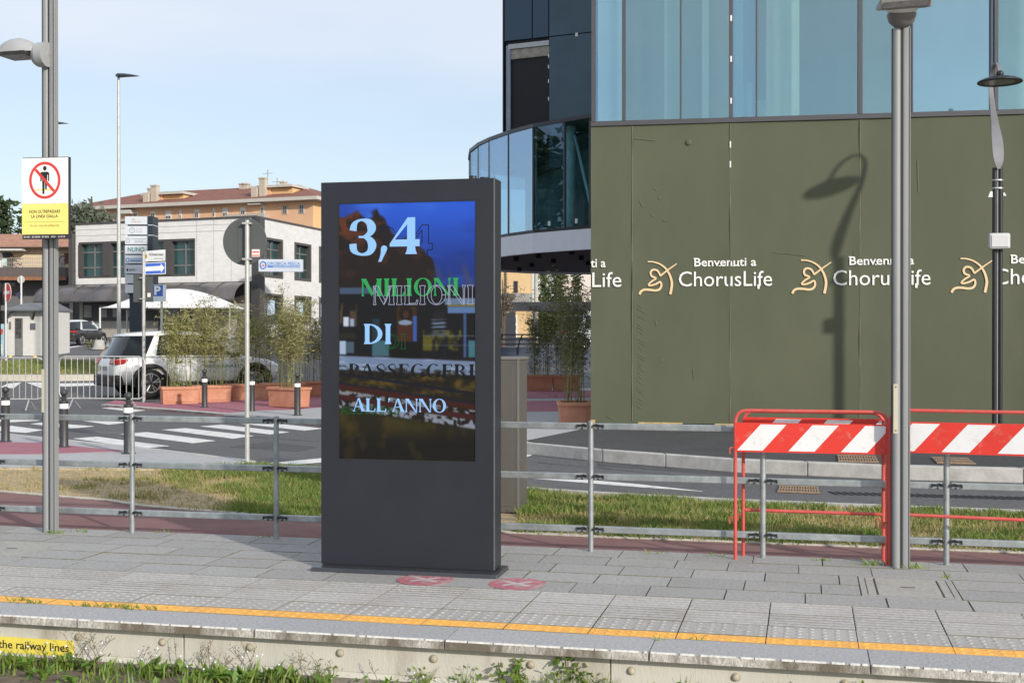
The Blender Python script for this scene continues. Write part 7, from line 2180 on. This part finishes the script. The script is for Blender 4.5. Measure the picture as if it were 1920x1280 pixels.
# ------------------------------------------------------------------ cream house at the far left
Z = 84.0; p0 = gZ(-120, 0, Z); s_ = Z / F
ch = thing('tiled_house', 'cream house with a tiled roof and a brown balcony band at the far left', 'house', p0, 0.0)
hx8 = lambda x: (x + 120) * s_; hz8 = lambda y: zat(y, Z) - p0.z
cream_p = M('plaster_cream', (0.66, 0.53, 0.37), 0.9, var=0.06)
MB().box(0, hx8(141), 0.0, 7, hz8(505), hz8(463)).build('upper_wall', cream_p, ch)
r_ = MB(); r_.add([(-0.5, -0.9, hz8(465)), (hx8(146), -0.9, hz8(465)), (hx8(146), 8, hz8(465)), (-0.5, 8, hz8(465)), (-0.5, 3.5, hz8(431)), (hx8(136), 3.5, hz8(431))], [(0, 1, 5, 4), (1, 2, 5), (2, 3, 4, 5), (3, 0, 4), (3, 2, 1, 0)])
r_.build('roof', M('roof_terracotta', (0.37, 0.19, 0.125), 0.9, var=0.3, scale=3, bump=0.5, bscale=8), ch)
MB().box(-0.4, hx8(143), -0.8, -0.7, hz8(466.5), hz8(463.5)).build('gutter', M('gutter_brown', (0.15, 0.12, 0.10), 0.5), ch)
MB().box(-0.2, hx8(141), -1.8, 0.0, hz8(521), hz8(504)).build('balcony_band', M('band_brown', (0.105, 0.085, 0.082), 0.7, var=0.12), ch)
MB().box(-0.2, hx8(141), -1.85, -1.6, hz8(527.5), hz8(521.2)).build('wood_fascia', M('fascia_wood', (0.26, 0.115, 0.06), 0.7, var=0.25, scale=4), ch)
MB().box(0, hx8(141), 0.1, 6.8, -0.1, hz8(505.5)).build('lower_wall', M('plaster_shaded', (0.145, 0.14, 0.145), 0.9, var=0.08), ch)  # shade below the balcony is put into this dark grey
MB().box(hx8(112), hx8(137), -0.02, 0.1, 0, hz8(562)).build('pale_pier', beige, ch)
w_ = MB().box(hx8(115), hx8(130), -0.06, -0.021, hz8(595), hz8(568)).build('window', M('win_dark', (0.03, 0.03, 0.04), 0.3), ch)
w_ = MB().box(hx8(6), hx8(25), -0.05, 0.0, hz8(502), hz8(474)).build('balcony_door', M('win_dark', (0.03, 0.03, 0.04), 0.3), ch)
w_ = MB().box(hx8(112), hx8(121), -0.05, 0.0, hz8(500), hz8(475)).build('window', M('pane_pale', (0.45, 0.46, 0.45), 0.4), ch)
MB().box(hx8(121.5), hx8(129), -0.08, 0.0, hz8(494), hz8(475)).build('shutter', M('shutter_maroon', (0.16, 0.05, 0.045), 0.7), ch)
MB().box(hx8(-1), hx8(5), -0.06, 0.0, hz8(502), hz8(473)).build('shutter', white, ch)
MB().box(hx8(0), hx8(54), -1.2, -0.1, hz8(472), hz8(468.5)).build('sun_blind', M('blind_grey', (0.52, 0.51, 0.49), 0.8), ch)
rl = MB()
for z in (487, 495, 502): rl.box(hx8(-20), hx8(140), -1.72, -1.70, hz8(z) - 0.015, hz8(z) + 0.015)
x = -20
while x < 140: rl.box(hx8(x), hx8(x) + 0.02, -1.72, -1.70, hz8(504), hz8(487)); x += 3.2
rl.build('balcony_rail', M('rail_grey', (0.35, 0.34, 0.33), 0.5), ch)
fp = MB()
for x, y in ((38, 488), (33, 492), (44, 495), (120, 492), (125, 490), (50, 497)): leaves(fp, [(hx8(x), -1.3, hz8(y))], 0.2, 26, (0.18, 0.1, 0.2), 0.2, 0.6)
fp.build('balcony_plants', leafmat('balcony_leaf', (0.10, 0.13, 0.04), (0.35, 0.14, 0.09)), ch)
fl_ = MB().box(hx8(24), hx8(33), -1.74, -1.725, hz8(501), hz8(488)).build('balcony_cloth', M('cloth_pale', (0.42, 0.52, 0.46), 0.8, var=0.4, scale=3), ch)

for x_, y_, h2, w2, lab in ((-33, 24, 13.5, 4.5, 'leafy tree left of the picture, mirrored in the curved bay, nearest'), (-46, 33, 15, 5.5, 'leafy tree left of the picture, mirrored in the curved bay, middle'), (-40, 15, 12, 4.5, 'leafy tree left of the picture, mirrored in the curved bay, lowest')):
    tree('tree', lab, 960 + x_ / y_ * F, HY + (H - gz(y_) - h2) / y_ * F, y_, 2 * w2 * F / y_, 'round', con_a, 5200, 'trees left of the picture')
tree('conifer', 'dark conifer rising behind the cream house at the left edge', 8, 376, 118, 70, 'cone', con_a, 2600, 'trees behind the houses')
tree('conifer', 'dark conifer half hidden by the white and yellow sign', 52, 392, 112, 96, 'cone', con_a, 2600, 'trees behind the houses')
tree('conifer', 'dark conifer at the far left edge, cut by the picture', -25, 400, 112, 90, 'cone', con_a, 1500, 'trees behind the houses')
tree('olive_tree', 'round grey green tree between the houses left of the orange block', 172, 352, 108, 125, 'round', olive, 7000, 'trees behind the houses')
tree('conifer', 'low dark tree between the cream house and the white office block', 132, 418, 100, 60, 'round', con_a, 2200, 'trees behind the houses')

# ------------------------------------------------------------------ small white hut, signs and things at the far left
Z = 53.0; p0 = gZ(-30, 0, Z); s_ = Z / F
ht = thing('utility_hut', 'small white hut with a dark overhanging roof and a narrow metal door', 'hut', p0, 0.0)
hx9 = lambda x: (x + 30) * s_; hz9 = lambda y: zat(y, Z) - p0.z
MB().box(hx9(13), hx9(90), 0, 2.6, 0, hz9(580)).build('wall', M('hut_plaster', (0.60, 0.585, 0.56), 0.9, var=0.05), ht)
r_ = MB(); r_.add([(hx9(15), -0.45, hz9(580)), (hx9(92), -0.45, hz9(580)), (hx9(88), 1.2, hz9(566)), (hx9(30), 1.2, hz9(566)), (hx9(10), 2.9, hz9(580)), (hx9(92), 2.9, hz9(580)), (hx9(15), -0.45, hz9(583)), (hx9(92), -0.45, hz9(583)), (hx9(10), 2.9, hz9(583)), (hx9(92), 2.9, hz9(583))], [(0, 1, 2, 3), (4, 0, 3), (5, 4, 3, 2), (1, 5, 2), (6, 7, 1, 0), (8, 6, 0, 4), (7, 9, 5, 1), (9, 8, 4, 5), (8, 9, 7, 6)])
r_.build('roof', M('roof_slate', (0.14, 0.15, 0.16), 0.6, var=0.12), ht)
b = MB(); b.tube([(hx9(16), -0.3, hz9(600)), (hx9(24), -0.35, hz9(588)), (hx9(34), -0.42, hz9(583))], 0.05, 5); b.tube([(hx9(62), -0.02, hz9(598)), (hx9(72), -0.42, hz9(584))], 0.05, 5); b.build('bracket', M('bracket_dark', (0.04, 0.04, 0.045), 0.6), ht)
dr = MB().box(hx9(28.5), hx9(43), -0.03, 0.0, 0.0, hz9(596)).build('door', M('door_metal', (0.22, 0.22, 0.22), 0.5, 0.2, var=0.1), ht)
MB().box(hx9(29.5), hx9(41), -0.045, -0.031, hz9(634), hz9(597.5)).build('door_mesh', M('mesh_black', (0.05, 0.05, 0.05), 0.6, var=0.9, scale=7), dr)
b = MB(); b.box(hx9(57), hx9(66.5), -0.03, 0.0, hz9(618), hz9(606)); b.build('vent', M('vent_grey', (0.10, 0.11, 0.14), 0.5), ht)
b = MB(); b.box(hx9(18), hx9(21), -0.05, 0.0, hz9(617), hz9(603)); b.build('intercom', M('intercom_grey', (0.16, 0.16, 0.16), 0.5), ht)
lw = thing('low_wall', 'low grey tan wall with yellow reflectors in front of the hut', 'wall', gZ(-60, 0, 50.5), 0.0)
lz0 = lw.location.z
MB().box(0, 5.5, 0, 0.25, -0.1, zat(670, 50.5) - lz0).build('wall_body', M('low_wall_tan', (0.33, 0.30, 0.27), 0.9, var=0.2), lw)
b = MB()
for x in (20, 66): b.sphere(((x + 60) * 50.5 / F, -0.03, zat(669.5, 50.5) - lz0), 0.075, 10, 6)
b.build('reflector', M('reflector_yellow', (0.75, 0.55, 0.03), 0.4), lw)
def sphere_pole(): pass
Z = 47.0; p0 = gZ(11, 0, Z)
ne = thing('no_entry_sign', 'red no entry sign seen at a slant on a white pole at the left edge', 'traffic sign', p0, 0)
hz10 = lambda y: zat(y, Z) - p0.z
MB().cyl((0, 0, 0), (0, 0, hz10(531)), 0.035, n=10).build('pole', M('pole_white', (0.62, 0.62, 0.62), 0.5), ne, smooth=40)
def oblique_disc(name, r, y, mat, par, zc, ang):
    b = MB(); n = 32
    c = Vector((0.07, -0.05, zc)); ax = Vector((math.cos(ang), -math.sin(ang), 0)); nn = Vector((-math.sin(ang), -math.cos(ang), 0))
    b.add([c + nn * y + ax * r * math.cos(6.2832 * k / n) + Vector((0, 0, r * math.sin(6.2832 * k / n))) for k in range(n)] + [c + nn * (y - 0.012) + ax * r * math.cos(6.2832 * k / n) + Vector((0, 0, r * math.sin(6.2832 * k / n))) for k in range(n)], [tuple(range(n)), tuple(range(2 * n - 1, n - 1, -1))] + [(i, (i + 1) % n, n + (i + 1) % n, n + i) for i in range(n)])
    return b.build(name, mat, par)
zc = hz10(548.5); an_ = R(46)
oblique_disc('disc', 0.36, 0.0, M('disc_white', (0.76, 0.76, 0.76), 0.5), ne, zc, an_)
rd = oblique_disc('red_face', 0.335, 0.006 + 0.008, red, ne, zc, an_)
b = MB(); c = Vector((0.07, -0.05, zc)); ax = Vector((math.cos(an_), -math.sin(an_), 0)); nn = Vector((-math.sin(an_), -math.cos(an_), 0)) * 0.018
b.poly([c + nn - ax * 0.26 + Vector((0, 0, -0.06)), c + nn + ax * 0.26 + Vector((0, 0, -0.06)), c + nn + ax * 0.26 + Vector((0, 0, 0.06)), c + nn - ax * 0.26 + Vector((0, 0, 0.06))]); b.build('white_bar', M('disc_white', (0.76, 0.76, 0.76), 0.5), ne)
Z = 47.6; p0 = gZ(4, 0, Z); tl = thing('traffic_light', 'dark traffic light seen from its back at the left edge', 'traffic light', p0, 0)
hz11 = lambda y: zat(y, Z) - p0.z
MB().cyl((-0.1, 0, 0), (-0.1, 0, hz11(530)), 0.05, n=10).build('pole', dark_steel, tl, smooth=40)
MB().box(-0.14, 0.12, 0.04, 0.22, hz11(572), hz11(533)).build('head', M('signal_black', (0.012, 0.014, 0.014), 0.6), tl, bevel=0.03)
MB().box(-0.12, 0.14, 0.04, 0.22, hz11(607), hz11(582)).build('lower_head', M('signal_black', (0.012, 0.014, 0.014), 0.6), tl, bevel=0.03)
b = MB(); b.box(0.02, 0.4, 0.05, 0.2, hz11(536), hz11(530)); b.build('bracket', M('signal_black', (0.012, 0.014, 0.014), 0.6), tl)
Z = 60.0; p0 = gZ(40, 0, Z); mr = thing('round_mirror', 'small pale round sign on a thin pole rising behind the hut', 'traffic sign', p0, 0)
hz12 = lambda y: zat(y, Z) - p0.z
MB().cyl((0, 0, 0), (0, 0, hz12(517)), 0.045, n=10).build('pole', M('pole_white', (0.62, 0.62, 0.62), 0.5), mr, smooth=40)
MB().cyl((-0.04, 0.06, hz12(524)), (-0.04, 0.09, hz12(524)), 0.18, n=24).build('disc', M('disc_beige', (0.47, 0.44, 0.39), 0.6), mr)
b = MB(); b.add([(-0.25, -0.1, hz12(550)), (-0.02, -0.1, hz12(548)), (0.06, 0.15, hz12(557)), (-0.17, 0.15, hz12(559))], [(0, 1, 2, 3)]); b.add([(-0.25, -0.1, hz12(550) - .03), (-0.02, -0.1, hz12(548) - .03), (0.06, 0.15, hz12(557) - .03), (-0.17, 0.15, hz12(559) - .03)], [(3, 2, 1, 0)]); b.build('solar_panel', M('panel_blue', (0.10, 0.13, 0.2), 0.3), mr)
Z = 52.5; p0 = gZ(-6, 0, Z); pb = thing('poster_board', 'colourful poster board cut by the left edge of the picture', 'billboard', p0, 0)
hz13 = lambda y: zat(y, Z) - p0.z
MB().box(-0.6, 0.30, -0.02, 0.03, hz13(668), hz13(600)).build('board', M('board_sky', (0.30, 0.46, 0.52), 0.6, var=0.3, scale=2), pb)
b = MB(); b.prism([(0.0, hz13(632)), (0.25, hz13(626)), (0.28, hz13(618)), (0.05, hz13(614)), (-0.1, hz13(622))], -0.03, -0.021); b.build('poster_red', M('poster_red_ink', (0.5, 0.06, 0.06), 0.6), pb)
b = MB(); b.prism([(-0.1, hz13(660)), (0.26, hz13(664)), (0.24, hz13(646)), (0.05, hz13(642))], -0.03, -0.021); b.build('poster_white', M('poster_white_ink', (0.6, 0.6, 0.58), 0.6, var=0.4, scale=8), pb)

# gazebo
Z = 70.0; p0 = gZ(186, 0, Z); s_ = Z / F
gzb = thing('gazebo', 'white canopy tent on thin poles behind the white car', 'tent', p0, 0.0)
hx_ = lambda x: (x - 186) * s_; hz_ = lambda y: zat(y, Z) - p0.z
cnv = M('canvas_white', (0.70, 0.70, 0.72), 0.8, var=0.04)
WG = hx_(432); DG = 5.0
b = MB(); nx, ny = 24, 14; vs = []
for j in range(ny + 1):
    for i in range(nx + 1):
        u, v = i / nx, j / ny
        f = min(1, 2.0 * min(u, 1 - u, 9)) ; g_ = min(1, 2.0 * min(v, 1 - v))
        h_ = math.sin(f * 1.571) ** 0.9 * math.sin(g_ * 1.571) ** 0.55
        vs.append((WG * u, DG * v, hz_(577) + (hz_(538) - hz_(577)) * h_))
b.add(vs, [(j * (nx + 1) + i, j * (nx + 1) + i + 1, (j + 1) * (nx + 1) + i + 1, (j + 1) * (nx + 1) + i) for j in range(ny) for i in range(nx)])
b.build('canopy', cnv, gzb, smooth=60)
for x, y in ((0.04, 0.02), (WG - 0.04, 0.02), (0.04, DG - 0.05), (WG - 0.04, DG - 0.05)): MB().cyl((x, y, 0), (x, y, hz_(577)), 0.05, n=8).build('pole', M('pole_white', (0.62, 0.62, 0.62), 0.5), gzb)
MB().box(hx_(318), WG - 0.1, DG - 0.12, DG - 0.06, 0.0, hz_(580)).build('side_sheet', M('canvas_grey', (0.30, 0.31, 0.33), 0.8, var=0.05), gzb)
bn = thing('banner', 'white banner with faint lettering low in front of the office block', 'banner', gZ(146, 0, 73.0), 0.0)
zb0 = bn.location.z
MB().box(0, 42 * 73 / F, -0.02, 0.02, zat(637, 73) - zb0, zat(606, 73) - zb0).build('sheet', M('banner_white', (0.70, 0.72, 0.76), 0.7, var=0.04), bn)
b = MB()
for x0_, x1_, y in ((0.1, 0.45, 612), (0.1, 0.75, 618), (0.05, 1.0, 631)): b.box(x0_, x1_, -0.03, -0.0205, zat(y + 0.7, 73) - zb0, zat(y - 0.7, 73) - zb0)
b.build('lettering', M('print_pale_grey', (0.28, 0.29, 0.33), 0.6), bn)
# concrete foot and orange drum near the car's tail
p0 = G(186, 655); cf = thing('concrete_block', 'grey concrete bell shaped foot on the roadway behind the white car', 'concrete block', p0, 0)
MB().lathe([(0.36, 0), (0.36, 0.05), (0.28, 0.09), (0.20, 0.42), (0.18, 0.44)], 20).build('bell', concrete, cf, smooth=40)
p0 = G(214, 655); od = thing('orange_drum', 'rounded orange traffic drum next to the concrete foot', 'traffic drum', p0, 0)
MB().lathe([(0.22, 0), (0.28, 0.1), (0.30, 0.26), (0.25, 0.42), (0.12, 0.47)], 18).build('drum', M('drum_orange', (0.62, 0.27, 0.06), 0.6, var=0.1), od, smooth=50)
p0 = G(171, 655); sb = thing('low_shrub', 'small brown shrub left of the concrete foot', 'shrub', p0, 0)
b = MB(); leaves(b, [(0, 0, 0.2)], 0.14, 120, (0.16, 0.12, 0.12), 0.3, 0.5); b.build('foliage', bam_dark, sb)
